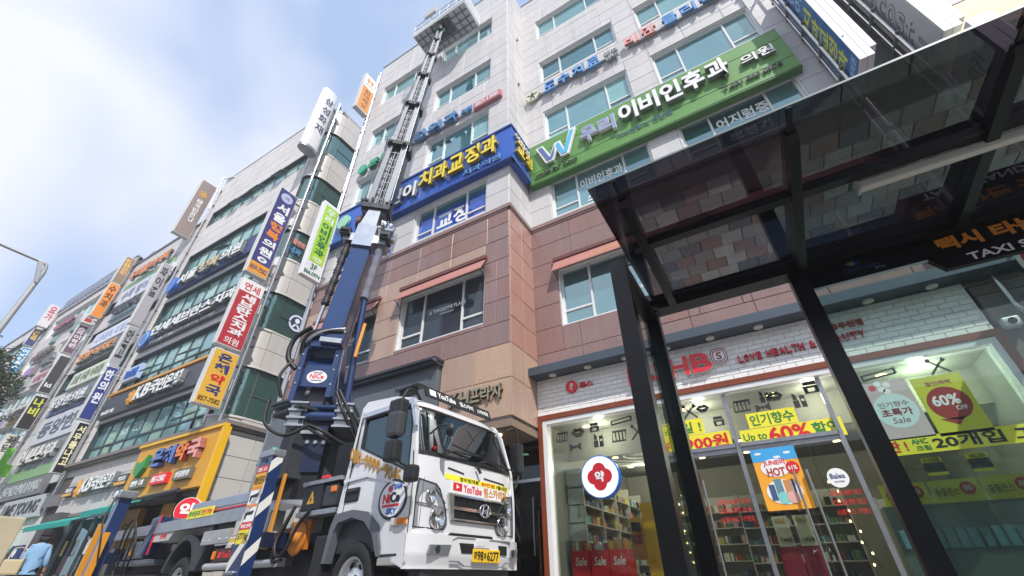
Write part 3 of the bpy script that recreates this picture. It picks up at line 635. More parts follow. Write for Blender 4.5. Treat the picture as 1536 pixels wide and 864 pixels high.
# red sale bins near the window
for i in range(3):
    x_ = -3.74+i*.36
    t = thing('sale_bin', ['leftmost red sale bin inside the left shop window', 'middle red sale bin inside the left shop window', 'rightmost red sale bin beside the yellow display'][i], 'bin', (x_+.17, 8.75, .14), 'red sale bins in the drugstore window')
    MB().box(x_, x_+.34, 8.55, 8.95, .14, 1.05).build('box', M('sale_red', '#d8202a', .45), t)
    text('Sale', front(8.548), x_+.06, x_+.28, .82, .95, white_print, t, 0, .003, .01, slant=.15)
    for q in range(10): MB().bbox(x_+.02+(q % 5)*.062, x_+.075+(q % 5)*.062, 8.58+.14*(q//5), 8.68+.14*(q//5), 1.05, 1.05+random.uniform(.08, .17), .008).build('product', random.choice(([prods[8], prods[4]] if i == 2 else [prods[2], prods[4], prods[1]])), t)
for xx in (-2.9, -.9, .9, 2.4):
    ld = bpy.data.lights.new('shop_downlight', 'POINT'); lo = bpy.data.objects.new('shop_downlight', ld); COL.objects.link(lo); ld.energy = 38 if xx > 2 else 14; ld.shadow_soft_size = .08; ld.color = (1, .93, .82); lo.location = (xx, S+.45, 3.05); lo.parent = shop; lo.location -= OFF[shop.name]
for xx, yy in ((-2.7, 10.0), (-3.0, 11.6), (.6, 10.4), (1.9, 10.6)):
    ld = bpy.data.lights.new('shop_ceiling_light', 'POINT'); lo = bpy.data.objects.new('shop_ceiling_light', ld); COL.objects.link(lo); ld.energy = 48 if xx < 0 else 30; ld.shadow_soft_size = .1; ld.color = (1, .88, .7); lo.location = (xx, yy, 2.9); lo.parent = shop; lo.location -= OFF[shop.name]
t = thing('display_stand', 'bright yellow cardboard display stand behind the left window', 'display', (-2.2, 9.1, .14))
MB().box(-2.45, -1.98, 8.95, 9.35, .14, 1.8).build('board', M('display_yellow', '#e0a915', .5), t)
MB().box(-2.68, -2.46, 8.9, 9.2, .9, 1.55).build('tray', M('display_orange', '#b9822a', .5), t)
for q in range(3): MB().box(-2.66, -2.48, 8.885, 8.9, .93+q*.2, 1.08+q*.2).build('product', prods[(4, 2, 7)[q]], t)
for i in range(2):
    x_ = -.35+i*.3
    t = thing('sale_stand', ['pink sale stand behind the glass door, left of two', 'pink sale stand behind the glass door, right of two'][i], 'display', (x_+.14, 9.0, .14), 'pink sale stands behind the doors')
    MB().box(x_, x_+.28, 8.85, 9.1, .14, 1.0).build('box', M('sale_magenta', '#a81d3c', .5), t)
    MB().box(x_+.03, x_+.25, 8.84, 8.85, 1.0, 1.42).build('price_card', M('price_card', '#ddd3b4', .6), t)
    text('SALE', front(8.838), x_+.07, x_+.21, 1.32, 1.39, gold_print, t); text('1,000원' if i else '7,900원', front(8.838), x_+.07, x_+.23, 1.05, 1.12, black_letter, t)
    for q in range(8): MB().box(x_+.03+(q % 4)*.055, x_+.08+(q % 4)*.055, 9.0, 9.08, 1.42, 1.42+random.uniform(.06, .14)).build('product', prods[(4, 2, 6, 4)[q % 4]], t)
t = thing('sale_counter', 'long counter with yellow price banners behind the right window', 'counter', (2.1, 8.8, .14))
MB().box(1.15, 2.95, 8.6, 9.0, .14, 1.42).build('box', M('counter_grey', '#6f7a75', .5), t)
for i in range(3):
    b_ = MB().box(1.2+i*.56, 1.73+i*.56, 8.58, 8.595, 1.42, 1.7).build('banner', yellow_print, t)
    text('쥴쥴찬스', front(8.58), 1.24+i*.56, 1.5+i*.56, 1.5, 1.6, M('brown_print', '#7a3b1c', .6), b_, .001, .003); MB().disc(front(8.58), 1.6+i*.56, 1.58, .08, .001, .004).build('badge', red_print, b_); text('80', front(8.576), 1.555+i*.56, 1.645+i*.56, 1.55, 1.62, white_print, b_, .001, .003, .02)
    c_ = MB().box(1.35+i*.5, 1.58+i*.5, 8.7, 8.71, 1.78, 2.02).build('price_tag', M('price_black', '#1d1d1f', .5), t)
    MB().box(1.35+i*.5, 1.58+i*.5, 8.692, 8.70, 1.95, 2.02).box(1.35+i*.5, 1.58+i*.5, 8.692, 8.70, 1.78, 1.82).build('stripe', yellow_print, c_); text(['색조', '인기상품', '색조'][i], front(8.69), 1.37+i*.5, 1.56+i*.5, 1.96, 2.01, black_letter, c_)
for i in range(14): MB().bbox(1.2+i*.12, 1.29+i*.12, 8.55, 8.6, .9, 1.12, .01).build('product', prods[5], t)
bz_ = thing('bulb_string', 'row of small warm bulbs hanging behind the right glass door', 'lamp', (.95, 9.6, .8)); 
for k in range(9): MB().lathe((.70+.02*k+(.06 if k % 2 else 0), 9.6, 1.95-.15*k), (0, 0, 1), [(-.02, 0), (-.012, .012), (0, .015), (.012, .012), (.02, .005)], 10).build('bulb', lampm, bz_)
MB().tube([(.6, 9.62, 2.9), (.62, 9.62, 1.95), (.95, 9.62, .7)], .005, 5).build('cable', black_metal, bz_)
bz_ = thing('bulb_string', 'row of small warm bulbs behind the glass beside the shelter post', 'lamp', (-1.9, 9.6, .8)); 
for k in range(8): MB().lathe((-1.95+.02*k, 9.6, 1.9-.15*k), (0, 0, 1), [(-.02, 0), (-.012, .012), (0, .015), (.012, .012), (.02, .005)], 10).build('bulb', lampm, bz_)
MB().tube([(-1.96, 9.62, 2.9), (-1.95, 9.62, 1.9), (-1.8, 9.62, .7)], .005, 5).build('cable', black_metal, bz_)
for i, xx in enumerate([-1.2, -.7, -.1, .3, .7]):
    t = thing('track_spotlight', ['leftmost track spotlight behind the doors', 'second track spotlight from left behind the doors', 'middle track spotlight behind the doors', 'fourth track spotlight behind the doors', 'rightmost track spotlight behind the doors'][i], 'lamp', (xx, 9.6, 2.9), 'track spotlights in the drugstore')
    MB().cyl((xx, 9.6, 2.86), (xx, 9.52, 2.72), .04, .05).build('housing', black_metal, t); MB().cyl((xx, 9.515, 2.712), (xx, 9.51, 2.70), .04).build('bulb', lampm, t); MB().cyl((xx, 9.6, 2.86), (xx, 9.6, 3.05), .01).build('stem', black_metal, t)
# print on the shop glass
G_ = front(S-.024)
def sticker(name, label, a0, a1, b0, b1, mat, cat='poster', group=None, y=None):
    t = thing(name, label, cat, ((a0+a1)/2, (y or S)-.03, b0), group); p = front(y or S-.024); MB().pbox(p, a0, a1, b0, b1, 0, .004).build('sheet', mat, t); return t, p.off(.004)
t, p = sticker('banner_sticker', 'yellow perfume sale sticker over the doors, upper one in front of 60 percent', -.19, .52, 2.62, 2.86, yellow_print)
text('인기향수', p, -.15, .48, 2.65, 2.83, green_print, t, bold=.02)
t, p = sticker('banner_sticker', 'yellow up to 60 percent discount sticker over the double door', -.36, 1.06, 2.34, 2.61, yellow_print)
text('Up to', p, -.32, .02, 2.40, 2.55, green_print, t, bold=.015); text('60%', p, .05, .62, 2.36, 2.60, red_print, t, bold=.03); text('할인', p, .66, 1.02, 2.39, 2.58, green_print, t, bold=.02)
t, p = sticker('banner_sticker', 'yellow day sale sticker behind the shelter posts, upper line', -1.75, -.88, 2.66, 2.92, yellow_print)
text('수요일 !', p, -1.7, -.92, 2.69, 2.88, green_print, t, bold=.02)
t, p = sticker('banner_sticker', 'yellow 900 won price sticker left of the doors, lower line', -1.9, -.5, 2.38, 2.65, yellow_print)
text('딜 W', p, -1.86, -1.5, 2.43, 2.6, green_print, t, bold=.015); text('900원', p, -1.25, -.55, 2.41, 2.62, red_print, t, bold=.03)
t, p = sticker('sale_poster', 'orange and blue June hot sale poster on the glass door', -.30, .32, 1.42, 2.32, M('poster_orange', '#eda32a', .5))
MB().pbox(p, -.30, .32, 2.1, 2.32, 0, .002).build('sky_print', M('poster_sky', '#3f9fd6', .5), t)
for a, b in ((-.2, 2.22), (.05, 2.15), (.2, 2.2)): MB().disc(p, a, b, .05, .002, .004, 12, .018).build('cloud_print', white_print, t)
p2 = p.off(.003)
MB().disc(p2, -.02, 2.0, .2, .0, .002, 20, .13).build('title_plate', white_print, t); text('JUNE비', p2, -.17, .13, 2.02, 2.12, red_print, t, .002, .004, .03); text('HOT', p2, -.15, .1, 1.88, 2.0, M('rust_print', '#b5402a', .5), t, .002, .004, .04); MB().disc(p2, .21, 1.98, .09, .002, .005).build('badge', red_print, t); text('61%', p2, .15, .27, 1.95, 2.01, white_print, t, .005, .007, .02)
pr = MB().disc(p2, 0, 1.66, .24, 0, .002, 20, .17).build('plate', white_print, t)
for a, b, c_, d_, m_ in ((-.19, 1.55, .08, .22, 'pack_blue'), (-.1, 1.62, .1, .22, 'pack_cyan'), (.02, 1.64, .09, .18, 'pack_orange'), (.13, 1.6, .03, .22, 'pack_blue'), (.18, 1.56, .02, .2, 'pack_black')): MB().pbox(p2, a, a+c_, b, b+d_, .002, .004).build('product_print', MATS[m_], t)
MB().disc(p2, -.03, 1.58, .08, .004, .006).build('compact_print', M('mint_print', '#7cc7c0', .5), t); MB().disc(p2, .09, 1.58, .08, .006, .008).build('compact_print', M('blush_print', '#d9a79a', .5), t)
t = thing('round_sticker', 'small white round brand sticker on the right door', 'sticker', (.72, S-.03, 1.75)); MB().disc(G_, .72, 1.78, .13, 0, .004).build('sheet', white_print, t); text('Balea', G_.off(.004), .63, .81, 1.77, 1.84, navy_print, t, bold=.01); text('HAUT PFLEGE', G_.off(.004), .66, .78, 1.72, 1.74, grey_print, t, bold=0)
t = thing('round_sticker', 'dark round cartoon free coffee sticker between the shelter posts', 'sticker', (-1.3, S-.03, 1.9)); MB().disc(G_, -1.32, 1.95, .2, 0, .004, rb=.24).build('sheet', M('maroon_print', '#46231f', .5), t); MB().disc(G_, -1.32, 1.88, .1, .004, .006, rb=.13).build('cup_print', white_print, t)
t, p = sticker('sale_poster', 'pale pink perfume special price poster inside the right window', 1.42, 2.02, 2.18, 3.02, M('poster_pink', '#c9b4b2', .6))
MB().disc(p, 1.74, 2.58, .25, 0, .002).build('badge', M('pale_mint', '#d2e2e0', .5), t); text('인기향수', p, 1.56, 1.92, 2.63, 2.71, M('mauve_print', '#7d4350', .5), t, .002, .004, .005); text('초특가', p, 1.56, 1.92, 2.50, 2.61, M('wine_print', '#8c2a3c', .5), t, .002, .004, .03); text('Sale', p, 1.64, 1.84, 2.40, 2.48, M('mauve_print', '#7d4350', .5), t, .002, .004, 0, slant=.2)
for a, b in ((1.6, 2.94), (1.7, 2.9), (1.78, 2.96), (1.68, 2.99), (1.75, 2.86)): MB().disc(p, a, b, .045, 0, .003, 12).build('petal_print', red_print if a < 1.65 else white_print, t)
t, p = sticker('sale_poster', 'yellow poster with red 60 percent off balloon in the right window', 2.06, 2.62, 2.16, 2.98, M('poster_lime', '#c8c530', .6))
MB().disc(p, 2.34, 2.58, .23, 0, .002).prism(p, [(2.15, 2.38), (2.42, 2.38), (2.32, 2.28)], 0, .002).build('balloon', M('brick_print', '#9b2b25', .5), t); text('60%', p, 2.17, 2.47, 2.55, 2.70, white_print, t, .002, .004, .03); text('OFF', p, 2.38, 2.5, 2.47, 2.53, white_print, t, .002, .004, .02); text('할인혜택', p, 2.2, 2.48, 2.84, 2.9, M('brick_print', '#9b2b25', .5), t, .0, .002, .02)
t, p = sticker('banner_sticker', 'long yellow sold out cream strip across the right window', 1.24, 3.06, 1.98, 2.2, yellow_print)
text('완판 !', p, 1.3, 1.66, 2.02, 2.17, red_print, t, bold=.03); text('AHC', p, 1.72, 1.9, 2.10, 2.17, green_print, t, bold=.02); text('크림', p, 1.74, 1.9, 2.01, 2.08, green_print, t, bold=.02); text('20개입 고', p, 1.94, 3.0, 2.01, 2.17, black_letter, t, bold=.03)
for i, (a, b) in enumerate(((-1.83, .02), (.98, 1.5))):
    t = thing('opening_notice', ['red vinyl notice lettering on the left door glass', 'red vinyl notice lettering right of the round sticker'][i], 'sticker', (a+.4, S-.03, 1.4)); 
    for r_ in range(3): text('OPEN AM 10:30' if r_ == 0 else 'CLOSE PM 10:30' if r_ == 1 else '신용카드 가맹점', G_, (-.98, .55)[i], (-.5, .95)[i], 1.55-r_*.12, 1.62-r_*.12, red_print, t, 0, .002, .005)
# black cosmetic doodles along the top of the glass
dl = M('doodle_print', '#2e2c29', .6)
def doodle(kind, a, b, s_, label):
    t = thing('glass_doodle', label, 'sticker', (a, S-.03, b), 'black cosmetic doodles along the top of the shop glass'); m = MB(); q = G_; P = lambda L_: [(a+x*s_, b+y*s_) for x, y in L_]
    if kind == 'lipstick': m.prism(q, P([(-.25, -.5), (.1, -.5), (.1, 0), (-.25, 0)]), 0, .003); m.prism(q, P([(-.2, .04), (.05, .04), (.05, .3), (-.12, .5), (-.2, .4)]), 0, .003); m.prism(q, P([(.2, -.5), (.5, -.5), (.5, .3), (.2, .3)]), 0, .003, [P([(.26, -.1), (.26, .05), (.44, .05), (.44, -.1)])])
    if kind == 'lips': m.prism(q, P([(-.5, 0), (-.2, .3), (0, .2), (.2, .3), (.5, 0), (.2, -.35), (-.2, -.35)][::-1]), 0, .003, [P([(-.3, 0), (0, .05), (.3, 0), (0, -.08)])])
    if kind == 'bow': m.prism(q, P([(-.5, -.3), (-.1, 0), (-.1, .1), (-.5, .35)]), 0, .003); m.prism(q, P([(.5, -.3), (.5, .35), (.1, .1), (.1, 0)]), 0, .003); m.prism(q, P([(-.09, -.1), (.09, -.1), (.09, .15), (-.09, .15)]), 0, .003)
    if kind == 'brush':
        m.prism(q, P([(-.5, -.4), (-.42, -.48), (.25, .2), (.17, .28)]), 0, .003); m.prism(q, P([(.2, .3), (.3, .2), (.52, .35), (.35, .52)]), 0, .003); m.prism(q, P([(.4, -.48), (.48, -.4), (-.2, .35), (-.28, .27)]), .0031, .005); m.disc(q, a-.32*s_, b+.42*s_, .13*s_, .0, .003, 12)
    if kind == 'ribbon': m.prism(q, P([(-.7, -.2), (.7, -.05), (.7, .25), (-.7, .1)]), 0, .003, [P([(-.6, -.1), (-.6, .04), (.6, .18), (.6, .02)])])
    if kind == 'palette':
        m.prism(q, P([(-.5, -.4), (.4, -.4), (.5, .3), (-.4, .3)]), 0, .003, [P([(-.4+.22*k, -.3), (-.4+.22*k, .18), (-.26+.22*k, .18), (-.26+.22*k, -.3)]) for k in range(4)])
    if kind == 'jar': m.prism(q, P([(-.4, -.4), (.4, -.4), (.45, .1), (-.45, .1)]), 0, .003, [P([(-.2, -.3), (-.2, -.05), (.2, -.05), (.2, -.3)])]); m.prism(q, P([(-.4, .15), (.4, .15), (.35, .4), (-.35, .4)]), 0, .003)
    m.build('stencil', dl, t)
for kind, a, b, s_, lb in (('palette', -3.55, 3.0, .26, 'black palette doodle at the left end of the shop glass'), ('lips', -3.2, 3.03, .28, 'black lips doodle above the round pharmacy sign, left'), ('bow', -3.28, 2.75, .24, 'black bow doodle left above the pharmacy sign'), ('jar', -2.85, 3.07, .22, 'black jar doodle above the round pharmacy sign'), ('lipstick', -2.83, 2.82, .26, 'black lipstick doodle right above the pharmacy sign'), ('ribbon', -2.3, 3.1, .3, 'black ribbon doodle in the left window'), ('palette', -2.38, 2.85, .3, 'black tilted palette doodle in the left window'), ('brush', -2.02, 2.85, .28, 'crossed black brushes doodle by the left mullion'), ('brush', -1.05, 3.05, .26, 'crossed black brushes doodle right of the shelter posts'), ('lips', -.82, 3.08, .22, 'black lips doodle right of the shelter posts'), ('jar', -.62, 2.82, .2, 'black jar doodle above the 900 won sticker'), ('palette', -.2, 3.02, .28, 'black palette doodle above the double door'), ('lips', .32, 3.08, .24, 'black lips doodle above the double door'), ('lipstick', .15, 3.1, .2, 'black lipstick doodle above the double door'), ('lipstick', .6, 2.95, .24, 'black lipstick doodle right of the perfume sticker'), ('bow', .1, 2.92, .22, 'black bow doodle above the perfume sticker'), ('jar', .85, 3.12, .24, 'black jar doodle beside the third mullion'), ('ribbon', 1.75, 3.12, .32, 'black ribbon doodle above the pink poster'), ('brush', 2.45, 3.1, .24, 'black brushes doodle above the lime poster')): doodle(kind, a, b, s_, lb)
# round hanging pharmacy sign behind the glass
t = thing('pharmacy_sign', 'round white sign with red cross hung at the left shop window', 'sign', (-2.8, 8.0, 1.78))
q = front(7.95)
MB().disc(q, -2.81, 2.15, .365, -.12, 0, 40).build('rim', M('rim_blue', '#1d62b5', .4), t); MB().disc(q, -2.81, 2.15, .345, 0, .008, 40).build('face', M('lit_face', '#dfe8ee', .5, emit=.25), t)
cr_ = MB()
for dx, dz in ((0, .11), (0, -.11), (.11, 0), (-.11, 0), (0, 0)): cr_.disc(q, -2.81+dx, 2.15+dz, .125, .008+.0003*(dx*10+dz*20+3), .012+.0003*(dx*10+dz*20+3), 20)
cr_.build('cross', M('cross_red', '#bd1424', .5), t); text('약', q.off(.015), -2.9, -2.72, 2.06, 2.24, white_print, t, bold=.04)
for a in (-2.95, -2.67): MB().cyl(q.pt(a, 2.48, -.05), q.pt(a, 3.3, -.05), .006, n=6).build('wire', steel, t)
# raised letters on the tiles
TP = PS.off(.014)
t = thing('shop_logo', 'red rounded square shop emblem with small letters at left of tiles', 'sign', (-3.1, S-.2, 3.7))
MB().prism(TP, [(-3.19+.13*math.cos(R(a_))*(1 if abs(math.cos(R(a_*2))) > .3 else .96), 3.93+.13*math.sin(R(a_))) for a_ in range(0, 360, 15)], 0, .04).build('emblem', red_ac, t); text('ℓ', TP.off(.04), -3.23, -3.15, 3.86, 4.0, white_print, t, bold=.01); text('롭스', TP, -3.02, -2.72, 3.87, 3.99, red_print, t, 0, .02, .03)
t = thing('shop_sign', 'large red LOHBs raised letters on white tiles behind the shelter posts', 'sign', (-1.2, S-.2, 3.7))
channel('LOHB', TP, -2.0, -.42, 3.66, 4.02, red_ac, M('letter_halo', '#e3d6d0', .5), t, .01, .09, .035)
MB().prism(TP, [(-.3+.15*math.copysign(abs(math.cos(R(a_)))**.6, math.cos(R(a_))), 3.9+.15*math.copysign(abs(math.sin(R(a_)))**.6, math.sin(R(a_)))) for a_ in range(0, 360, 12)], .01, .05).build('badge', white_letter, t)
for r0_, r1_ in ((.14, .125), (.105, .09)):
    f_ = lambda r_: [(-.3+r_*math.copysign(abs(math.cos(R(a_)))**.6, math.cos(R(a_))), 3.9+r_*math.copysign(abs(math.sin(R(a_)))**.6, math.sin(R(a_)))) for a_ in range(0, 360, 12)]
    MB().prism(TP, f_(r0_), .05, .056, [f_(r1_)]).build('badge_ring', M('burgundy_acrylic', '#8c2b33', .4), t)
text('S', TP.off(.05), -.345, -.255, 3.83, 3.97, M('burgundy_acrylic', '#8c2b33', .4), t, bold=.03)
t = thing('shop_sign', 'red love health and beauty letters running across the white tiles', 'sign', (.8, S-.2, 3.7))
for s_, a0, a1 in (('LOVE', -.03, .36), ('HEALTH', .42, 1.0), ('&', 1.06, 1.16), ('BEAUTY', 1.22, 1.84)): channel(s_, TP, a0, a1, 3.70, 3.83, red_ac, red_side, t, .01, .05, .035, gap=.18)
t = thing('shop_sign', 'small red branch name letters above the beauty lettering', 'sign', (1.6, S-.2, 3.9)); text('동두천점', TP, 1.44, 1.88, 3.92, 4.03, M('rust_acrylic', '#b04a38', .5), t, 0, .03, .02)
# camera at the shop corner and the stone pier to the right
cladding(front(S-.04), 3.28, 3.92, 3.0, 4.16, .64, .5, [M('slate_pier', '#6d6663', .5, speck=.15, rnd=.1, var=.2, vscale=2)], mb_, name='pier_stone', gap=.01)
MB().box(3.26, XR, S-.02, S+.24, .1, 4.16).build('wall', M('pier_core', '#55504e', .7, var=.2), mb_)
t = thing('security_camera', 'white boxed security camera at the top right corner of the shop window', 'camera', (3.4, S-.2, 3.45)); MB().bbox(3.32, 3.5, S-.2, S-.05, 3.42, 3.56, .02).build('housing', white_paint, t); MB().cyl((3.41, S-.2, 3.49), (3.41, S-.24, 3.47), .05, .035).build('lens', M('lens_glass', '#1b2633', .1), t)

# ================================================================== right neighbour beyond the plaza
t = thing('office_building', 'dark slate panelled building right of the plaza, behind the hanging signs', 'building', (8, 9, 0))
slate = M('slate_panel', '#33383d', .35, rnd=.12, var=.06); slate_back = M('slate_joint', '#1a1c1e', .8)
MB().box(3.97, 5.0, 8.05, 14, 0, 17).build('wall', slate_back, t)
cladding(front(8.04), 3.99, 5.0, 4.6, 17, .7, .95, [slate], t, name='slate_panel', gap=.02, stagger=0)
MB().box(5.02, 16, 8.0, 14, 0, 17).build('wall', M('pale_render', '#b9b7b6', .8, var=.05), t)
MB().box(5.5, 16, 7.8, 7.98, 8.95, 10.0).build('orange_band', M('apricot_panel', '#d9a765', .5), t)
MB().box(5.5, 16, 7.8, 7.97, 10.03, 15).build('violet_band', M('violet_panel', '#7d7795', .5), t)
MB().box(5.5, 16, 7.79, 7.8, 11.6, 11.63).box(7.4, 7.43, 7.79, 7.8, 8.95, 15).build('seam', slate_back, t)
for x_ in (6.4, 8.2): MB().tube([(x_, 7.99, 8.6), (x_, 7.7, 8.55), (x_-.25, 7.7, 8.55)], .025, 6).tube([(x_, 7.7, 8.85), (x_, 7.7, 8.3)], .02, 6).build('bracket', dark_metal, t)
for i, (z0, z1) in enumerate(((2.6, 4.2), (5.4, 7.2))): window(front(8.0), 5.9, 9.5, z0, z1, t, dark_metal, dark_glass, (.33, .66), {})
# projecting signs right of the facade, faces toward -X
def pole(x, y, z0, z1, label, rungs=True):
    t = thing('sign_pole', label, 'pole', (x, y, z0), 'stainless poles carrying the projecting signs')
    MB().cyl((x, y, z0), (x, y, z1), .045, n=10).build('tube', steel, t)
    MB().cyl((x+.0, y+.3, z0), (x+.0, y+.3, z1), .03, n=8).build('tube', steel, t)
    if rungs:
        z = z0+.4
        while z < z1: MB().box(x-.03, x+.03, y-.1, y+.42, z, z+.05).build('bracket', dull_steel, t); z += 1.0
    return t
pole(3.62, 7.6, 4.9, 20, 'stainless sign pole at the right end of the green sign')
pole(4.70, 7.6, 5.2, 20, 'stainless sign pole with rungs on the dark slate building')
t = thing('projecting_sign', 'blue projecting dental sign with yellow letters and white edge', 'sign', (3.85, 7.45, 9.1))
MB().box(3.68, 3.80, 7.02, 7.9, 8.72, 13.6).box(3.81, 3.92, 7.02, 7.9, 8.72, 13.6).box(3.93, 4.03, 7.02, 7.9, 8.95, 13.6).build('cabinet', M('sign_side_white', '#d9dadc', .4, var=.03), t)
pw_ = west(3.68)
MB().pbox(pw_, -7.88, -7.04, 8.75, 13.55, 0, .01).build('face', M('sign_blue', '#245f9d', .4), t)
vtext('치과교정과', pw_.off(.01), -7.72, -7.2, 9.15, 11.4, M('lemon_print', '#d6d846', .5), t, bold=.02); vtext('가지런이', pw_.off(.01), -7.5, -7.1, 11.5, 13.3, M('pale_blue_print', '#9fc0de', .5), t, bold=.015); text('치과의원', pw_.off(.01), -7.8, -7.1, 8.82, 9.05, M('pale_blue_print', '#9fc0de', .5), t)
MB().cyl((3.74, 7.015, 9.6), (3.74, 7.0, 9.6), .02).cyl((3.74, 7.015, 11.4), (3.74, 7.0, 11.4), .02).build('screw', dull_steel, t)
t = thing('projecting_sign', 'large white projecting sign with outlined grey letters reading raracost', 'sign', (5.1, 7.5, 8.7))
MB().box(4.8, 4.92, 6.95, 7.9, 8.45, 13).box(4.93, 5.05, 6.95, 7.9, 8.45, 13).box(5.06, 5.15, 6.95, 7.9, 8.6, 13).build('cabinet', M('sign_side_cream', '#cfcfc0', .4, var=.03), t)
pw2 = west(4.8); MB().pbox(pw2, -7.92, -6.98, 8.48, 12.9, 0, .01).build('face', M('sign_grey_face', '#a9abad', .5), t)
for k, ch in enumerate('raracost'):
    q = Pl(pw2.pt(-7.45, 11.9-k*.36, .01), (0, 0, -1), (0, -1, 0)); m = write(MB(), ch, q, -.17, .15, -.22, .22, 0, .004, .035); m.build('lettering', M('letter_outline_grey', '#55585c', .5), t); write(MB(), ch, q, -.16, .14, -.20, .20, .004, .007, -.005).build('lettering_core', M('sign_grey_face', '#a9abad', .5), t)
q = Pl(pw2.pt(-7.45, 9.0, .01), (0, 0, -1), (0, -1, 0)); text('할인마트 라라', q, -.05, .4, -.35, -.2, black_letter, t); text('생활용품 전문', q, -.1, .4, -.05, .08, grey_print, t)
t = thing('projecting_sign', 'pale projecting sign below the large white one, its top edge showing', 'sign', (5.5, 7.3, 5.5)); MB().box(4.95, 5.12, 6.75, 7.85, 5.2, 8.25).box(5.13, 5.26, 6.75, 7.85, 5.2, 8.25).build('cabinet', M('sign_side_white', '#d9dadc', .4), t)
text('치킨', west(4.95), -7.6, -7.1, 7.4, 7.9, black_letter, t, 0, .01)
t = thing('round_pharmacy_sign', 'round projecting sign with red cross on stainless arms at the right edge', 'sign', (3.75, 7.1, 4.0))
MB().disc(west(3.70), -7.1, 4.08, .42, -.12, 0, 36).build('rim', M('rim_grey', '#a9b0b0', .4), t); MB().disc(west(3.70), -7.1, 4.08, .40, 0, .008, 36).build('face', white_print, t)
q = west(3.692); c_ = MB()
for i, (dx, dz) in enumerate(((0, .13), (0, -.13), (.13, 0), (-.13, 0))): c_.disc(q, -7.1+dx, 4.08+dz, .14, .0, .006+.001*i, 18)
c_.build('cross', M('cross_red', '#bd1424', .5), t); text('약', q.off(.012), -7.2, -7.0, 3.98, 4.18, white_print, t, bold=.04)
ar = MB(); ar.tube([(3.75, 8.02, 4.35), (3.75, 7.5, 4.35)], .02, 8); ar.tube([(3.75, 8.02, 3.85), (3.75, 7.5, 3.85)], .02, 8); ar.tube([(3.55, 7.9, 5.2), (3.55, 7.9, 3.7), (3.6, 7.9, 3.5), (3.9, 7.9, 3.45)], .03, 8); ar.build('arm', steel, t)

# ================================================================== left neighbour G: bank and pharmacy
GX0, GX1, GY = -25.95, -15.3, 7.10
gs = M('grey_stone', '#cfcac6', .5, var=.06, vscale=.6, rnd=.04, speck=.05, streak=.07); gs2 = M('warm_grey_stone', '#bfbab5', .5, var=.06, vscale=.6, rnd=.04, speck=.05, streak=.07); gback = M('grey_joint', '#4f4d4c', .9)
dkg = M('green_grey_frame', '#435254', .4, .3)
g = thing('bank_building', 'grey stone office block with ribbon windows and a rounded green glass corner', 'building', (-20, 10, 0))
GH = 22.75; rc = .75
PG = front(GY); EG = east(GX1)
strips = [(5.0, 6.5), (8.02, 9.6), (11.2, 12.85), (14.3, 16.0), (18.25, 19.45)]
sx0, sx1 = -25.3, -16.3
wall_with_holes(PG, GX0, GX1-rc, 4.2, GH, [(sx0, sx1, a, b) for a, b in strips], -.25, -.002).build('wall', gback, g)
MB().box(GX0, GX0+.3, GY+.25, 13, 0, GH).box(GX0, GX1, 12.7, 13, 0, GH).box(GX0, GX1-.2, GY+.3, 12.7, GH-.5, GH-.2).build('wall', gback, g)
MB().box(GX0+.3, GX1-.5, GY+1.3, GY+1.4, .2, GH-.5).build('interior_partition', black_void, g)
# corner: rounded bands of stone and green glass
bands = [(4.35, 5.35, 's'), (5.35, 7.1, 'g'), (7.1, 8.7, 's'), (8.7, 10.35, 'g'), (10.35, 12.1, 's'), (12.1, 13.7, 'g'), (13.7, 15.6, 's'), (15.6, 17.3, 'g'), (17.3, 19.1, 's'), (19.1, 20.8, 'g'), (20.8, 22.75, 's')]
def corner_band(mb, z0, z1, inset=0., a0=0., a1=90., n=8):
    cx, cy, r = GX1-rc, GY+rc, rc-inset
    P = [(cx+r*math.sin(R(a)), cy-r*math.cos(R(a))) for a in [a0+(a1-a0)*i/n for i in range(n+1)]]
    k = len(P); mb.add([(x, y, z0) for x, y in P]+[(x, y, z1) for x, y in P], [(i, i+1, k+i+1, k+i) for i in range(k-1)], True)
for z0, z1, kd in bands:
    if kd == 's':
        hh = (z1-z0)/2
        for j in range(2):
            for a0, a1 in ((0, 45), (45, 90)):
                m = MB(); corner_band(m, z0+j*hh+.008, z0+(j+1)*hh-.008, 0, a0+.6, a1-.6, 4); m.build('curved_panel', gs2, g)
        m = MB(); corner_band(m, z0, z1, .02); m.build('wall', gback, g)
        MB().box(GX1-.3, GX1-.002, GY+rc, 12.7, z0, z1).build('wall', gback, g)
        cladding(EG, GY+rc, 12.7, z0, z1, .95, hh, [gs2], g, name='side_panel', gap=.014, stagger=0, limit=12)
        m = MB(); 
        for zz in (z0, z1-.06): 
            corner_band(m, zz, zz+.06, -.045); m.box(GX1-.02, GX1+.045, GY+rc, 12.7, zz, zz+.06)
        m.build('moulding', gs, g)
    else:
        m = MB(); corner_band(m, z0, z1, .08); m.box(GX1-.2, GX1-.08, GY+rc, 12.7, z0, z1); m.build('glass_band', green_glass, g)
        m = MB()
        for yy in (GY+rc+.05, GY+rc+1.3, GY+rc+2.9): m.box(GX1-.1, GX1-.055, yy, yy+.05, z0, z1)
        m.box(GX1-.1, GX1-.056, GY+rc, 12.7, z0+(z1-z0)*.45, z0+(z1-z0)*.45+.04); m.build('mullion', dull_steel if z0 < 6 else dkg, g)
hG = [(sx0-.05, sx1+.05, a-.03, b+.03) for a, b in strips]
cladding(PG, GX0, GX1-rc, 4.35, GH, 1.0, .72, [gs], g, holes=hG, limit=230, gap=.016, stagger=0)
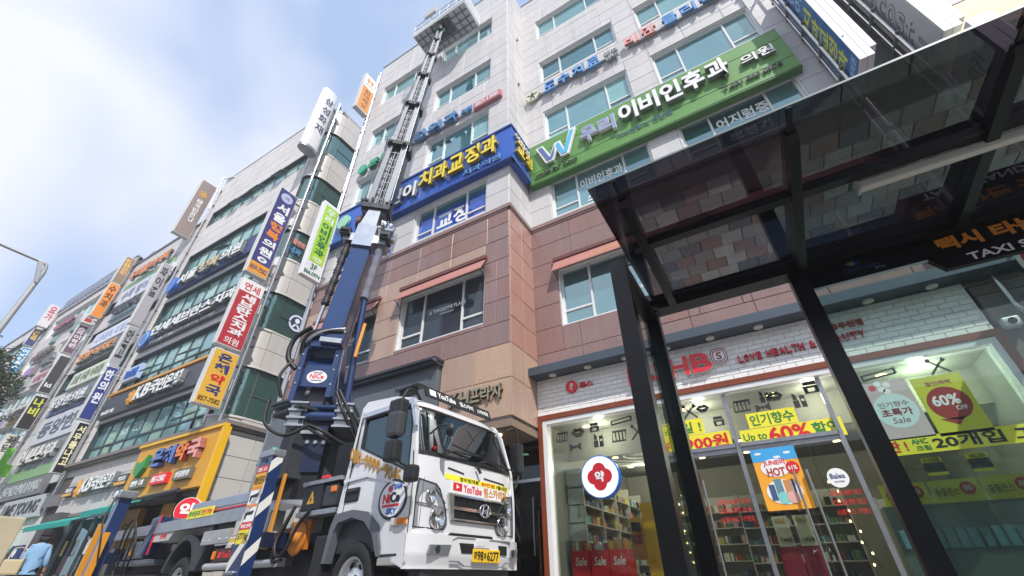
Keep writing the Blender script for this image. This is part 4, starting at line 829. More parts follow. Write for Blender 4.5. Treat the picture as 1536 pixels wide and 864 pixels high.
for i, (a, b) in enumerate(strips):
    n_ = 9; window(PG, sx0, sx1, a, b, g, dkg, teal_plain, [k/n_ for k in range(1, n_)], {k: .33 for k in range(n_)}, fw=.07, depth=.2, gmats=[M('g1', '#000') if False else coated('strip_glass_a', '#8fb3b0', mix=.35), coated('strip_glass_b', '#6f999a', mix=.45), coated('strip_glass_c', '#9ab8ae', mix=.3)])
op = MB()
for x_, z_ in ((-22.6, 18.3), (-20.6, 18.3), (-18.6, 18.3), (-21.5, 14.4), (-17.6, 5.1), (-19.7, 8.1), (-22.7, 8.1)): op.pbox(Pl((x_, GY+.02, z_+.55), (1, 0, 0), (0, .75, .66)), 0, .85, -.55, 0, 0, .04)
op.build('open_vent_sash', dkg, g)
for nm, s_, zz in (('a', '내과 · 소아과', 11.95), ('b', '물리치료실', 11.95), ('c', '건강검진센터', 11.95), ('d', '임플란트', 8.85), ('e', '치아교정', 8.85), ('f', '충치 · 신경치료', 8.85)):
    k = 'abcdef'.index(nm); x_ = -24.1+(k % 3)*2.0; text(s_, PG.off(-.17), x_, x_+.85, zz, zz+.3, M('frosted_print', '#b9cfcc', .6), g, bold=.0)
text('KB', PG.off(-.17), -23.1, -22.5, 5.75, 6.1, M('frosted_print', '#b9cfcc', .6), g); text('국민은행', PG.off(-.17), -22.2, -21.4, 5.75, 6.15, M('frosted_print', '#b9cfcc', .6), g); text('KB', PG.off(-.17), -17.3, -16.9, 5.85, 6.15, M('frosted_print', '#b9cfcc', .6), g)
led = MB().box(GX0, GX1-.3, GY-.28, GY-.002, 4.72, 4.84).box(GX0, GX1-.3, GY-.2, GY-.002, 4.64, 4.72).box(GX1-.3, GX1+1.12, GY-.28, 12.6, 4.72, 4.84).box(GX1-.3, GX1+1.03, GY-.2, 12.6, 4.64, 4.72)
led.build('ledge', M('ledge_stone', '#7d7470', .6, var=.08), g)
MB().box(GX0, GX1-.3, GY-.05, GY+.2, GH, GH+.08).box(GX1-.3, GX1+.03, GY+.4, 12.7, GH, GH+.08).build('parapet_coping', dull_steel, g)
# ground floor of G
MB().box(GX0, -24.6, GY-.02, GY+.5, .1, 4.3).box(-24.0, -23.3, GY-.35, GY+.3, .1, 2.9).box(-19.9, -19.3, GY-.02, GY+.5, .1, 4.3).box(GX1+.3, GX1+.92, GY-.06, 12.6, .1, 4.62).box(GX1-.3, GX1+.3, GY-.04, GY+.3, 2.8, 4.62).box(-19.3, GX1-rc, GY, GY+.4, 2.8, 4.35).box(-24.6, -19.9, GY-.02, GY+.4, 2.8, 4.35).build('wall', gback, g)
cladding(front(GY-.02), -24.9, -19.4, 2.85, 4.6, .62, .58, [gs2], g, name='fascia_panel', gap=.014, stagger=0, limit=60)
MB().box(-24.9, -19.4, GY-.1, GY+.1, 2.74, 2.85).build('ledge', M('ledge_stone', '#7d7470', .6), g)
cladding(east(GX1+.92), GY-.06, 12.6, .15, 4.62, 1.0, .62, [M('pale_panel', '#c0bdb8', .5, rnd=.04, var=.04)], g, name='side_panel', gap=.014, stagger=0, limit=60)
window(front(GY-.0), -23.2, -19.95, .3, 2.7, g, dull_steel, dark_glass, (.3, .6), {}, depth=.1)
for i in range(10): MB().box(-23.0+i*.3, -22.8+i*.3, GY-.06, GY-.05, .5+(i % 3)*.5, .95+(i % 3)*.5).build('window_notice', random.choice(prods), g)
MB().box(-19.2, GX1-.8, GY+.6, GY+.65, .1, 2.8).build('shop_interior', M('pharmacy_inside', '#4d3a22', .7), g)
for a0_, a1_ in ((-19.2, -18.2), (-16.8, -16.1)): MB().pbox(front(GY), a0_, a1_, .1, 2.7, -.3, -.1).build('door_side_panel', M('ochre_panel', '#9a6a1c', .5), g)
vtext('은혜약국', front(GY+.09), -18.95, -18.5, .5, 2.3, black_letter, g, bold=.01)

# --- signs of G
def board_sign(label, a0, a1, b0, b1, mat, y=6.9, th=.16, cat='sign', grp='signboards of the bank building', name='wall_sign'):
    t = thing(name, label, cat, ((a0+a1)/2, y, b0), grp)
    MB().box(a0, a1, y, y+th, b0, b1).build('board', mat, t); return t, front(y)
def kb_logo(p, a, b, s_, t):
    m = MB(); c_ = gold_ac
    for ang in (20, 80, 140): 
        dx, dz = math.cos(R(ang)), math.sin(R(ang)); m.prism(p, [(a-dx*s_*.5-dz*s_*.09, b-dz*s_*.5+dx*s_*.09), (a-dx*s_*.5+dz*s_*.09, b-dz*s_*.5-dx*s_*.09), (a+dx*s_*.5+dz*s_*.09, b+dz*s_*.5-dx*s_*.09), (a+dx*s_*.5-dz*s_*.09, b+dz*s_*.5+dx*s_*.09)], .02+ang*.00004, .12+ang*.00006)
    m.build('star_mark', c_, t); write(MB(), 'b', p, a+s_*.35, a+s_*.75, b-s_*.45, b+s_*.3, .02, .13, .06).build('b_mark', c_, t)
t, p = board_sign('dark grey bank sign with gold mark and white letters above the second floor strip', -25.35, -17.2, 6.68, 7.62, M('charcoal_board', '#45484f', .5))
MB().box(-25.4, -16.3, 6.86, 7.0, 7.72, 7.84).build('light_bar', M('amber_bar', '#c98f2f', .4), t)
kb_logo(p, -22.5, 7.15, .62, t); channel('KB국민은행', p, -21.9, -18.4, 6.86, 7.46, white_letter, side_grey, t, .02, .2, .04, gap=.04); text('KB금융그룹', p, -25.1, -24.0, 6.82, 7.0, white_print, t, .0, .02, .01)
t, p = board_sign('dark grey dental clinic sign with round blue emblem and white letters', -25.1, -16.9, 9.95, 10.98, M('charcoal_board2', '#54555c', .5))
MB().disc(p, -24.45, 10.42, .46, .02, .14, 30).build('round_emblem', M('emblem_blue', '#3a6fb5', .4), t); MB().disc(p, -24.45, 10.42, .36, .14, .15, 30).build('emblem_ring', M('emblem_pale', '#9db9dd', .4), t); MB().disc(p, -24.45, 10.42, .28, .15, .156, 30).build('emblem_centre', M('emblem_blue', '#3a6fb5', .4), t)
channel('연세세브란스치과', p, -23.8, -17.0, 10.3, 10.86, white_letter, side_grey, t, .02, .2, .035, gap=.06); text('YONSEI SEVERANCE DENTAL CLINIC', p, -23.9, -18.6, 10.04, 10.16, white_print, t, 0, .01, .01)
t, p = board_sign('navy clinic sign with white and yellow raised letters on fourth floor', -25.1, -16.9, 13.12, 14.12, M('navy_board', '#2b3a6b', .5))
MB().disc(p, -24.5, 13.6, .42, .02, .2, 20, .48).build('shield_emblem', M('emblem_blue2', '#2f6cc0', .4), t)
channel('서울', p, -23.9, -22.1, 13.28, 13.95, white_letter, side_grey, t, .02, .2, .04); channel('행복', p, -22.0, -20.2, 13.28, 13.95, M('sand_acrylic', '#cdb88a', .4), side_grey, t, .02, .2, .04); channel('의원', p, -20.1, -18.3, 13.28, 13.95, white_letter, side_grey, t, .02, .2, .04)
t, p = board_sign('small white cloud-shaped letters sign low on the third floor strip', -25.0, -23.6, 8.35, 9.05, M('pale_blue_board', '#a9bfdc', .5), y=6.95); text('KB증권', p, -24.85, -23.75, 8.5, 8.9, blue_print, t, 0, .05, .03)
t = thing('pharmacy_signboard', 'big yellow pharmacy signboard with coloured raised letters above the teal awning', 'sign', (-17, 6.6, 2.9))
ym = M('pharmacy_yellow', '#d29a2a', .5, var=.04); MB().box(-19.25, -14.2, 6.86, GY-.07, 2.95, 4.62).build('board', ym, t)
MB().box(-19.3, -14.08, 6.79, 6.95, 4.62, 4.70).box(-14.2, -14.08, 6.80, 7.03, 2.2, 4.62).build('yellow_flange', M('bright_yellow', '#e8b31c', .45), t)
p = front(6.86); MB().prism(p, [(-18.75, 4.1), (-18.45, 4.0), (-18.1, 4.25), (-18.15, 3.85), (-18.4, 3.55), (-18.7, 3.75)][::-1], .02, .15).build('leaf_mark', M('leaf_green', '#2d8c46', .4), t)
for i, (ch, c_, s_) in enumerate((('은', M('denim_acrylic', '#5a77b0', .4), navy_print), ('혜', M('denim_acrylic', '#5a77b0', .4), navy_print), ('약', orange_ac, red_side), ('국', pink_ac, pink_side))): channel(ch, p, -17.7+i*.72, -17.0+i*.72, 3.78, 4.36, c_, s_, t, .02, .18, .05, gap=.06)
for i, (s_, m_) in enumerate((('일반약 · 조제', M('box_grey', '#6b6559', .5)), ('857-7582', red_ac), ('상담환영', M('box_grey', '#6b6559', .5)))):
    x_ = -18.6+i*1.35; b_ = MB().box(x_, x_+.95, 6.74, 6.86, 3.22, 3.52).build('label_box', m_, t); text(s_, front(6.74), x_+.08, x_+.87, 3.28, 3.46, white_print, b_, 0, .01, .02)
t = thing('wall_sign', 'gold and white bank letters mounted on the ground floor fascia', 'sign', (-22, GY-.2, 3.3)); p = front(GY-.08); kb_logo(p, -23.4, 3.75, .62, t); channel('KB국민은행', p, -22.9, -20.4, 3.52, 4.02, white_letter, side_grey, t, .02, .2, .04, gap=.04)
for i, x_ in enumerate((-24.6, -20.3)): b_ = MB().box(x_, x_+.8, GY-.2, GY-.06, 3.52, 3.86).build('small_box', M('charcoal_board', '#45484f', .5), t); MB().box(x_, x_+.8, GY-.21, GY-.2, 3.52, 3.62).build('gold_strip', gold_ac, b_); text('기업금융', front(GY-.2), x_+.1, x_+.7, 3.66, 3.8, white_print, b_, 0, .01, .01)
t = thing('awning', 'teal striped folding awning under the yellow pharmacy sign', 'awning', (-17, 6.4, 2.5)); teal_c = M('teal_canvas', '#1f8f86', .75, var=.12, vscale=5)
for a0, a1, z_ in ((-19.6, -16.9, 2.86), (-24.0, -20.1, 2.66)):
    MB().hexa([(a0, GY-.2, z_), (a1, GY-.2, z_), (a1, 6.2, z_-.28), (a0, 6.2, z_-.28), (a0, GY-.2, z_+.02), (a1, GY-.2, z_+.02), (a1, 6.2, z_-.26), (a0, 6.2, z_-.26)]).build('canvas', teal_c, t)
    sc = MB(); n_ = int((a1-a0)/.22)
    for k in range(n_): xk = a0+k*(a1-a0)/n_; sc.prism(front(6.19), [(xk, z_-.27), (xk, z_-.4), (xk+.11, z_-.44), (xk+.2, z_-.4), (xk+.2, z_-.27)], 0, .01)
    sc.build('valance', teal_c, t)
MB().cyl((-16.9, 6.6, 2.82), (-14.9, 6.6, 2.86), .06).build('roller', dark_metal, t)
t = thing('round_pharmacy_sign', 'round red pharmacy sign with white letter showing above the truck bed', 'sign', (-13.35, 6.3, 1.9))
q = Pl((-13.35, 6.3, 2.2), (.72, .69, 0)); MB().disc(q, 0, 0, .30, -.14, 0, 36).build('rim', white_paint, t); MB().disc(q, 0, 0, .285, 0, .008, 36).build('face', M('pharm_red', '#d01f35', .4), t); text('약', q.off(.01), -.18, .18, -.17, .17, white_print, t, bold=.04); MB().cyl((-13.5, 6.4, 2.1), (-14.2, 7.1, 2.1), .04).build('arm', steel, t)
t = thing('window_emblem', 'round navy university emblem on the green corner glass', 'sign', (GX1, 8.6, 9)); q = east(GX1-.07)
MB().disc(q, 8.72, 9.5, .42, 0, .004, 36).build('sheet', navy_print, t); MB().disc(q, 8.72, 9.5, .36, .004, .006, 36).build('ring', white_print, t); MB().disc(q, 8.72, 9.5, .28, .006, .008, 30).build('core', navy_print, t); MB().disc(q, 8.72, 9.6, .11, .008, .01, 16).prism(q, [(8.68, 9.5), (8.76, 9.5), (8.9, 9.28), (8.83, 9.25), (8.72, 9.42), (8.61, 9.25), (8.54, 9.28)][::-1], .0081, .0101).build('figure', white_print, t)
rg = MB()
for k, ch in enumerate('YONSEI UNIVERSITY'):
    a_ = math.pi*(1.08-1.16*k/16.); c_ = q.pt(8.72+.36*math.cos(a_), 9.5+.36*math.sin(a_), .012); rg_ = Pl(c_, q.r*math.sin(a_)-q.u*math.cos(a_), q.r*math.cos(a_)+q.u*math.sin(a_))
    if ch != ' ': write(rg, ch, rg_, -.02, .02, .0, .045)
rg.build('lettering', navy_print, t)
t = thing('wall_sign', 'small pink and blue neon letters on the green corner glass', 'sign', (GX1, 7.6, 12.3)); text('임플란트', east(GX1-.05), 7.2, 8.0, 12.9, 13.2, pink_ac, t, 0, .03, .02); text('치과', east(GX1-.05), 7.3, 7.9, 12.45, 12.75, blue_ac, t, 0, .03, .02)

# --- projecting signs, faces toward +X
def proj_sign(label, x, y0, y1, z0, z1, side, th=.26):
    t = thing('projecting_sign', label, 'sign', (x, (y0+y1)/2, z0), 'projecting signs along the street fronts')
    MB().bbox(x-th, x, y0, y1, z0, z1, .02).build('cabinet', side, t)
    for zb in (z0+.3, z1-.36): MB().box(x-.1, x-.04, y1, y1+.35, zb, zb+.06).build('bracket', steel, t)
    return t, east(x)
sw = M('sign_side_white2', '#c9c8c4', .5, var=.05)
def face(t, p, a0, a1, b0, b1, mat, name='face'): return MB().pbox(p, a0, a1, b0, b1, .0, .008).build(name, mat, t)
t, p = proj_sign('yellow projecting pharmacy sign, lowest of three stacked on the steel pipes', -15.0, 6.06, 6.9, 5.3, 7.2, sw); face(t, p, 6.09, 6.87, 5.34, 7.16, M('sign_yellow', '#dfae3c', .45))
q = p.off(.008); vtext('은혜', q, 6.25, 6.72, 6.38, 7.1, navy_print, t, bold=.04); vtext('약', q, 6.25, 6.72, 6.0, 6.36, red_print, t, bold=.04); vtext('국', q, 6.25, 6.72, 5.63, 5.99, navy_print, t, bold=.04); text('857-7582', q, 6.14, 6.82, 5.40, 5.56, black_letter, t, bold=.02)
t, p = proj_sign('red projecting dental sign with white head, middle of the stack', -15.03, 6.0, 6.9, 7.35, 10.1, sw); face(t, p, 6.03, 6.87, 7.4, 9.55, M('sign_red', '#b5303a', .45)); face(t, p, 6.03, 6.87, 9.55, 10.05, white_print, 'head_panel')
q = p.off(.008); text('연세', q, 6.15, 6.75, 9.62, 9.95, red_print, t, bold=.02); vtext('세브란스치과', q, 6.2, 6.72, 7.78, 9.5, white_print, t, bold=.04, gap=.06); text('의원', q, 6.2, 6.7, 7.45, 7.7, white_print, t, bold=.01)
t, p = proj_sign('tall navy projecting clinic sign with orange letters, top of the stack', -15.38, 6.1, 6.95, 10.6, 15.3, sw); face(t, p, 6.13, 6.92, 11.15, 15.25, M('sign_navy', '#3a3a78', .45)); face(t, p, 6.13, 6.92, 10.65, 11.15, M('sign_amber', '#e39a2d', .45), 'phone_panel')
q = p.off(.008); MB().disc(q, 6.52, 14.85, .28, 0, .004, 20, .25).build('shield', M('shield_print', '#b5b9d6', .5), t); text('서', q, 6.42, 6.62, 14.75, 14.95, M('sign_navy', '#3a3a78', .45), t, .004, .006); vtext('서울', q, 6.26, 6.8, 13.4, 14.5, white_print, t, bold=.04); vtext('행복', q, 6.26, 6.8, 12.45, 13.38, orange_print, t, bold=.04); vtext('의원', q, 6.26, 6.8, 11.55, 12.43, white_print, t, bold=.04); MB().disc(q, 6.52, 11.36, .2, 0, .003, 20, .12).build('badge', white_print, t); text('4F', q, 6.42, 6.62, 11.29, 11.43, navy_print, t, .003, .006); text('859-7582', q, 6.18, 6.88, 10.78, 11.0, navy_print, t, bold=.02)
t, p = proj_sign('lime and white projecting ENT clinic sign left of the crane boom', -11.25, 6.0, 6.72, 8.8, 12.1, white_paint, .2); face(t, p, 6.1, 6.64, 9.42, 11.95, M('sign_lime', '#a5cc35', .45))
q = p.off(.008); vtext('우리', q, 6.2, 6.54, 11.2, 11.88, white_print, t, bold=.02); vtext('이비인후과', q, 6.18, 6.56, 9.72, 11.18, M('forest_print', '#256c33', .5), t, bold=.035, gap=.06); text('의원', q, 6.2, 6.54, 9.47, 9.66, white_print, t, bold=.01); text('3F', q, 6.24, 6.46, 9.12, 9.34, M('forest_print', '#256c33', .5), t); text('866.0974', q, 6.06, 6.66, 8.9, 9.05, M('forest_print', '#256c33', .5), t)
t = thing('projecting_sign', 'white rounded projecting insurance sign high on the steel pipes', 'sign', (-15.4, 6.55, 18.3), 'projecting signs along the street fronts')
P = [(-15.4+.28*math.copysign(abs(math.cos(R(a)))**.8, math.cos(R(a))), 6.52+.46*math.copysign(abs(math.sin(R(a)))**.8, math.sin(R(a)))) for a in range(0, 360, 15)]; flat2 = Pl((0, 0, 0), (1, 0, 0), (0, 1, 0)); MB().prism(flat2, P, 18.35, 23.2).build('cabinet', white_paint, t); MB().prism(flat2, [(-15.4+(a+15.4)*1.02, 6.52+(b-6.52)*1.02) for a, b in P], 18.25, 18.42).build('base_cap', dull_steel, t); vtext('삼성화재', east(-15.118), 6.32, 6.76, 19.5, 22.6, M('ink_print', '#3a3f55', .5), t, bold=.02, gap=.25)
t, p = proj_sign('white projecting insurance sign with orange lower panel near the roof', -11.55, 6.08, 6.75, 18.45, 21.2, sw); face(t, p, 6.12, 6.71, 18.55, 20.2, M('sign_orange', '#e0913f', .45)); face(t, p, 6.12, 6.71, 20.2, 21.1, white_print, 'head_panel')
q = p.off(.008); vtext('현대해상', q, 6.28, 6.58, 18.65, 20.1, M('ink_print', '#3a3f55', .5), t, bold=.005, gap=.2); text('H', q, 6.26, 6.58, 20.6, 20.95, orange_print, t, bold=.05); text('현대해상', q, 6.2, 6.64, 20.38, 20.48, grey_print, t)
t, p = proj_sign('taupe projecting bank sign with gold star at the far end of the bank block', -26.6, 6.06, 6.95, 17.9, 22.4, sw, .35); face(t, p, 6.09, 6.92, 17.95, 22.35, M('sign_taupe', '#8d7d78', .45)); q = p.off(.008)
m = MB()
for ang in (20, 80, 140): dx, dz = math.cos(R(ang)), math.sin(R(ang)); m.prism(q, [(6.5-dx*.28-dz*.05, 21.3-dz*.28+dx*.05), (6.5-dx*.28+dz*.05, 21.3-dz*.28-dx*.05), (6.5+dx*.28+dz*.05, 21.3+dz*.28-dx*.05), (6.5+dx*.28-dz*.05, 21.3+dz*.28+dx*.05)], ang*.00001, .004+ang*.00001)
m.build('star_mark', gold_print, t); text('KB', q, 6.36, 6.66, 20.55, 20.85, white_print, t, bold=.03); vtext('국민은행', q, 6.36, 6.66, 19.0, 20.5, white_print, t, bold=.02, gap=.1)
for label, x, y0, y1, z0, z1, fc, s_, lc, ws_ in (
    ('grey projecting sign with bold black syllables on the pipes beside the blue one', -26.3, 6.45, 6.9, 9.1, 11.6, '#9d9fa3', '안고', '#26282c', .7),
    ('navy projecting clinic sign with white syllables above the black one', -26.0, 6.42, 6.9, 6.75, 9.3, '#2a3a7d', '한의원', '#dfe3ec', .7),
    ('black projecting sign with white and yellow syllables over the bank corner', -25.8, 6.5, 6.9, 4.5, 6.6, '#1b1d20', '서무릎나고', '#e3d8b0', .85),
    ('light grey projecting sign with thin outlined letters below the taupe sign', -26.4, 6.4, 6.9, 11.75, 15.7, '#a7a2a6', '파이끌', '#35363c', .55),
    ('orange projecting dental sign on the second facade to the left', -34.2, 6.34, 6.9, 14.6, 17.15, '#e28a2b', '수치과', '#4d2a12', .7),
    ('taupe projecting bank sign directly above the orange dental sign', -34.3, 6.34, 6.9, 17.25, 19.4, '#8a7866', 'KB은행', '#e0b060', .7),
    ('plum projecting academy sign below the orange dental sign', -35.5, 6.4, 6.9, 12.45, 14.4, '#6f5266', '스카이학원', '#e6dfe2', .8),
    ('white projecting sign with red numerals between orange and plum signs', -35.3, 6.36, 6.9, 14.45, 15.1, '#d3cfcf', '51', '#b03038', .8),
    ('blank charcoal projecting panel with tiny logo below the plum sign', -35.0, 6.36, 6.9, 9.8, 12.1, '#3b3a3c', 'ki', '#e6e6e6', .2),
    ('black projecting karaoke sign with lime syllables', -34.5, 6.3, 6.9, 7.65, 9.5, '#24201e', '나비', '#cfd24c', .6),
    ('white projecting sign with brush calligraphy beside the green cross', -35.3, 6.35, 6.9, 6.0, 7.5, '#cfccc2', '꽃담', '#3c3a38', .6),
    ('white projecting yoga sign with red letters, far left', -47.1, 6.25, 6.9, 17.7, 19.7, '#d6d3d6', '요가', '#c2303e', .7),
    ('navy projecting sign with yellow syllables below the yoga sign', -47.5, 6.34, 6.9, 16.15, 17.6, '#343a70', '본죽', '#d8b24c', .7),
    ('sky blue projecting ENT sign, lowest at the far left', -46.9, 6.35, 6.9, 13.75, 15.8, '#2f86b8', '이비인후과', '#eef2f4', .85),
    ('dark red projecting sign with yellow syllables at the left edge', -48.0, 6.3, 6.9, 11.6, 13.4, '#6d2f36', '홍보석', '#e2c23a', .8)):
    t, p = proj_sign(label, x, y0, y1, z0, z1, sw, .3); face(t, p, y0+.03, y1-.03, z0+.04, z1-.04, M('sign_'+fc, fc, .45)); w_ = y1-y0; h_ = (z1-z0)
    if s_ == 'ki': text('ki', p.off(.008), y0+.12, y0+.4, z0+.35, z0+.6, M('print_'+lc, lc, .5), t, bold=.03)
    else: vtext(s_, p.off(.008), y0+w_*.18, y1-w_*.18, z1-h_*(.06+ws_*.93), z1-h_*.06, M('print_'+lc, lc, .5), t, bold=.035, gap=.1)
# long stainless pipes on the corner joints
for i, (x, y, z0, z1) in enumerate(((-15.05, 7.05, 4.9, 22.6), (-25.9, 6.98, 3.0, 22), (-34.9, 6.98, 4, 19.8), (-11.72, 6.86, .1, 22.4))):
    t = thing('sign_pole', ['stainless pipe pair carrying the navy, red and yellow signs', 'stainless pipe pair at the far end of the bank block', 'stainless pipe pair behind the orange dental sign', 'stainless pipe pair on the left edge of the plaza block'][i], 'pole', (x, y, z0), 'stainless poles carrying the projecting signs')
    for dy in (0, .13): MB().cyl((x+dy*.7, y-dy*.2, z0), (x+dy*.7, y-dy*.2, z1), .042, n=10).build('tube', steel, t)
    MB().cyl((x-.12, y+.02, z0+.1), (x-.12, y+.02, z1), .025, n=8).build('tube', dull_steel, t)
    z = z0+.5
    while z < z1: MB().box(x-.14, x+.14, y-.02, y+.12, z, z+.05).build('clamp', dull_steel, t); z += 1.3
for i, z_ in enumerate((6.0, 9.0, 11.3, 13.5)):
    t = thing('junction_box', ['white junction box beside the yellow sign', 'white junction box beside the red sign', 'white junction box between the red and navy signs', 'white junction box beside the navy sign'][i], 'box', (-14.85, 6.8, z_), 'junction boxes on the sign pipes'); MB().bbox(-15.32, -15.15, 6.92, 7.06, z_, z_+.42, .03).build('housing', white_paint, t)
t = thing('cctv_bracket', 'white bracket arms with cameras sticking out from the bank block', 'bracket', (-24.6, 6.6, 8.6)); MB().tube([(-25.4, 7.0, 8.75), (-25.2, 6.2, 8.7)], .025, 6).tube([(-25.0, 7.0, 8.95), (-24.6, 6.1, 8.9)], .025, 6).build('arm', white_paint, t); MB().cyl((-25.2, 6.2, 8.7), (-25.2, 6.2, 8.55), .06).cyl((-24.6, 6.1, 8.9), (-24.6, 6.1, 8.75), .06).build('camera_head', white_paint, t)
t = thing('roof_pipe', 'bent white pipe at the top of the taupe bank sign', 'pipe', (-26, 6.9, 21.5)); MB().tube(smoothpath([(-25.85, 6.9, 20.0), (-25.85, 6.8, 22.6), (-25.7, 6.95, 22.75), (-24.9, 7.05, 22.6)], 6), .05, 8).build('tube', white_paint, t)

# ================================================================== further fronts to the left
def plain_front(name, label, x0, x1, h_, strips_, wallc, ww, seed, glassm):
    b = thing(name, label, 'building', ((x0+x1)/2, 10, 0)); wm = M('stone_'+wallc, wallc, .6, rnd=.05, var=.08, vscale=1); bk = gback
    wall_with_holes(front(7.12), x0, x1, 0, h_, [(x0+.6, x1-.6, a, c_) for a, c_ in strips_], -.3, -.002).build('wall', bk, b)
    MB().box(x0, x0+.3, 7.42, 13, 0, h_).box(x1-.3, x1, 7.42, 13, 0, h_).box(x0, x1, 12.8, 13, 0, h_).box(x0, x1, 7.2, 12.9, h_-.3, h_-.05).box(x0+.3, x1-.3, 8.6, 8.7, 0, h_-.4).build('wall', wm, b)
    cladding(front(7.12), x0, x1, .2, h_, 1.3, .8, [wm], b, holes=[(x0+.55, x1-.55, a-.04, c_+.04) for a, c_ in strips_], limit=110, gap=.02, stagger=0)
    for a, c_ in strips_: n_ = int((x1-x0)/ww); window(front(7.12), x0+.6, x1-.6, a, c_, b, dkg if seed % 2 else white_frame, glassm, [k/n_ for k in range(1, n_)], {k: .35 for k in range(0, n_, 2)}, fw=.07, depth=.2)
    MB().box(x0, x1, 7.0, 7.3, h_, h_+.08).build('parapet_coping', dull_steel, b); return b
plain_front('shop_building', 'narrow front crowded with signboards left of the bank block', -35.2, -26.0, 19.1, [(3.9+.0, 4.3), (9.6, 10.9), (13.0, 13.6), (14.9, 15.9)], '#c6c2c0', 1.0, 1, teal_plain)
plain_front('shop_building', 'taller front with dark tiled parapet, second left of the bank block', -47.3, -35.3, 20.3, [(4, 5.2), (7.4, 8.9), (10.2, 11.4), (13.6, 14.8), (16.6, 18.2)], '#c8c1bd', 1.3, 2, coated('pale_strip_glass', '#9ab3b0', mix=.35))
plain_front('shop_building', 'pale front at the far left end of the row', -62, -47.4, 19.6, [(4, 5.4), (7.6, 9), (11, 12.4), (14.2, 15.6), (17, 18.4)], '#c9c4c0', 1.4, 3, coated('pale_strip_glass', '#9ab3b0', mix=.35))
GRP = 'signboards on the crowded fronts to the left'
def bd(label, a0, a1, b0, b1, col, s_=None, lc='#e6e6e6', raised=False, z=None, y=6.93):
    c3 = lin(col); k3 = .22; c3 = tuple(c*(1-k3)+.62*k3 for c in c3)
    t, p = board_sign(label, a0, a1, b0, b1, M('board_'+col, c3, .55, var=.06), y=y, th=.17, grp=GRP)
    if s_:
        h_ = b1-b0; zz = z or (b0+h_*.2, b1-h_*.2); m = M('print_'+lc, lc, .5)
        if raised: channel(s_, p, a0+(a1-a0)*.1, a1-(a1-a0)*.08, zz[0], zz[1], m, side_grey, t, .02, .2, .04, gap=.08)
        else: text(s_, p, a0+(a1-a0)*.08, a1-(a1-a0)*.08, zz[0], zz[1], m, t, 0, .02, .02)
    return t
bd('green ledge with orange raised syllables at the roof line', -33.2, -27.2, 16.35, 16.75, '#3f8a4a', '우리들의식탁', '#e8823c', True, (16.8, 17.55))
bd('pale white board with thin vertical notices under the green ledge', -33.0, -26.9, 15.0, 16.3, '#c7ccd6', '수학 영어 과학', '#7d84a0')
bd('row of black syllables on a light blue board', -32.6, -28.0, 13.9, 14.85, '#93b3c4', '해법영수학원', '#26262c', True)
bd('large white banner board with faint lettering', -33.0, -27.4, 12.15, 13.1, '#ccd3e2', '피부관리 체형관리', '#a9b3cb')
bd('dark board with gold and orange cartoon syllables', -33.5, -27.9, 10.95, 11.85, '#565a63', '호랑이치킨', '#e8923a', True)
bd('cream and lilac window notice board', -32.6, -27.8, 9.55, 10.5, '#c9cfb4', '요통 두통 어깨통증', '#7d8a74')
bd('blue board with white raised oriental clinic syllables', -33.2, -27.9, 8.1, 9.1, '#264b92', '동양한의원', '#e6e6e6', True)
bd('white board with very large grey syllables', -33.0, -27.8, 6.6, 8.0, '#c6cad1', '동양한', '#5d6472')
bd('grey board with white and orange raised syllables', -32.8, -27.6, 5.3, 6.45, '#62666e', '연세튼튼치과', '#e8e6dd', True)
bd('plain green band above the black notice board', -32.9, -27.8, 4.78, 5.28, '#5c9a3f')
bd('black notice board with two lines of small white text', -33.0, -27.6, 3.95, 4.75, '#2f3436', '진료시간 안내 물리치료', '#aeb4b4')
bd('light grey cafe board with dark letters and green leaf', -31.2, -26.4, 3.0, 3.85, '#a4a8ad', 'LIME YOUNG', '#2d3030')
bd('small black box sign at the foot of the pipes', -26.35, -24.9, 3.25, 3.68, '#202224')
t = thing('cross_sign', 'large green plus sign standing out beside the green band', 'sign', (-33.4, 6.3, 4.6), GRP); p = east(-33.6)
m = MB().pbox(p, 6.1, 6.9, 5.2, 5.75, 0, .2).pbox(p, 6.36, 6.64, 4.5, 6.5, .0, .21); m.build('cross', M('cross_green', '#6fbf3a', .5), t)
t = thing('tiled_parapet', 'row of small blue window-like squares on the parapet of the tall front', 'parapet', (-41, 7.0, 19.2)); sq = M('parapet_square', '#6d7a96', .4, rnd=.15)
MB().box(-47.2, -35.4, 7.0, 7.1, 18.9, 20.25).build('band', M('parapet_grey', '#8b8a90', .6), t)
for i in range(16): MB().box(-46.9+i*.72, -46.45+i*.72, 6.96, 7.0, 19.3, 19.85).build('square', sq, t)
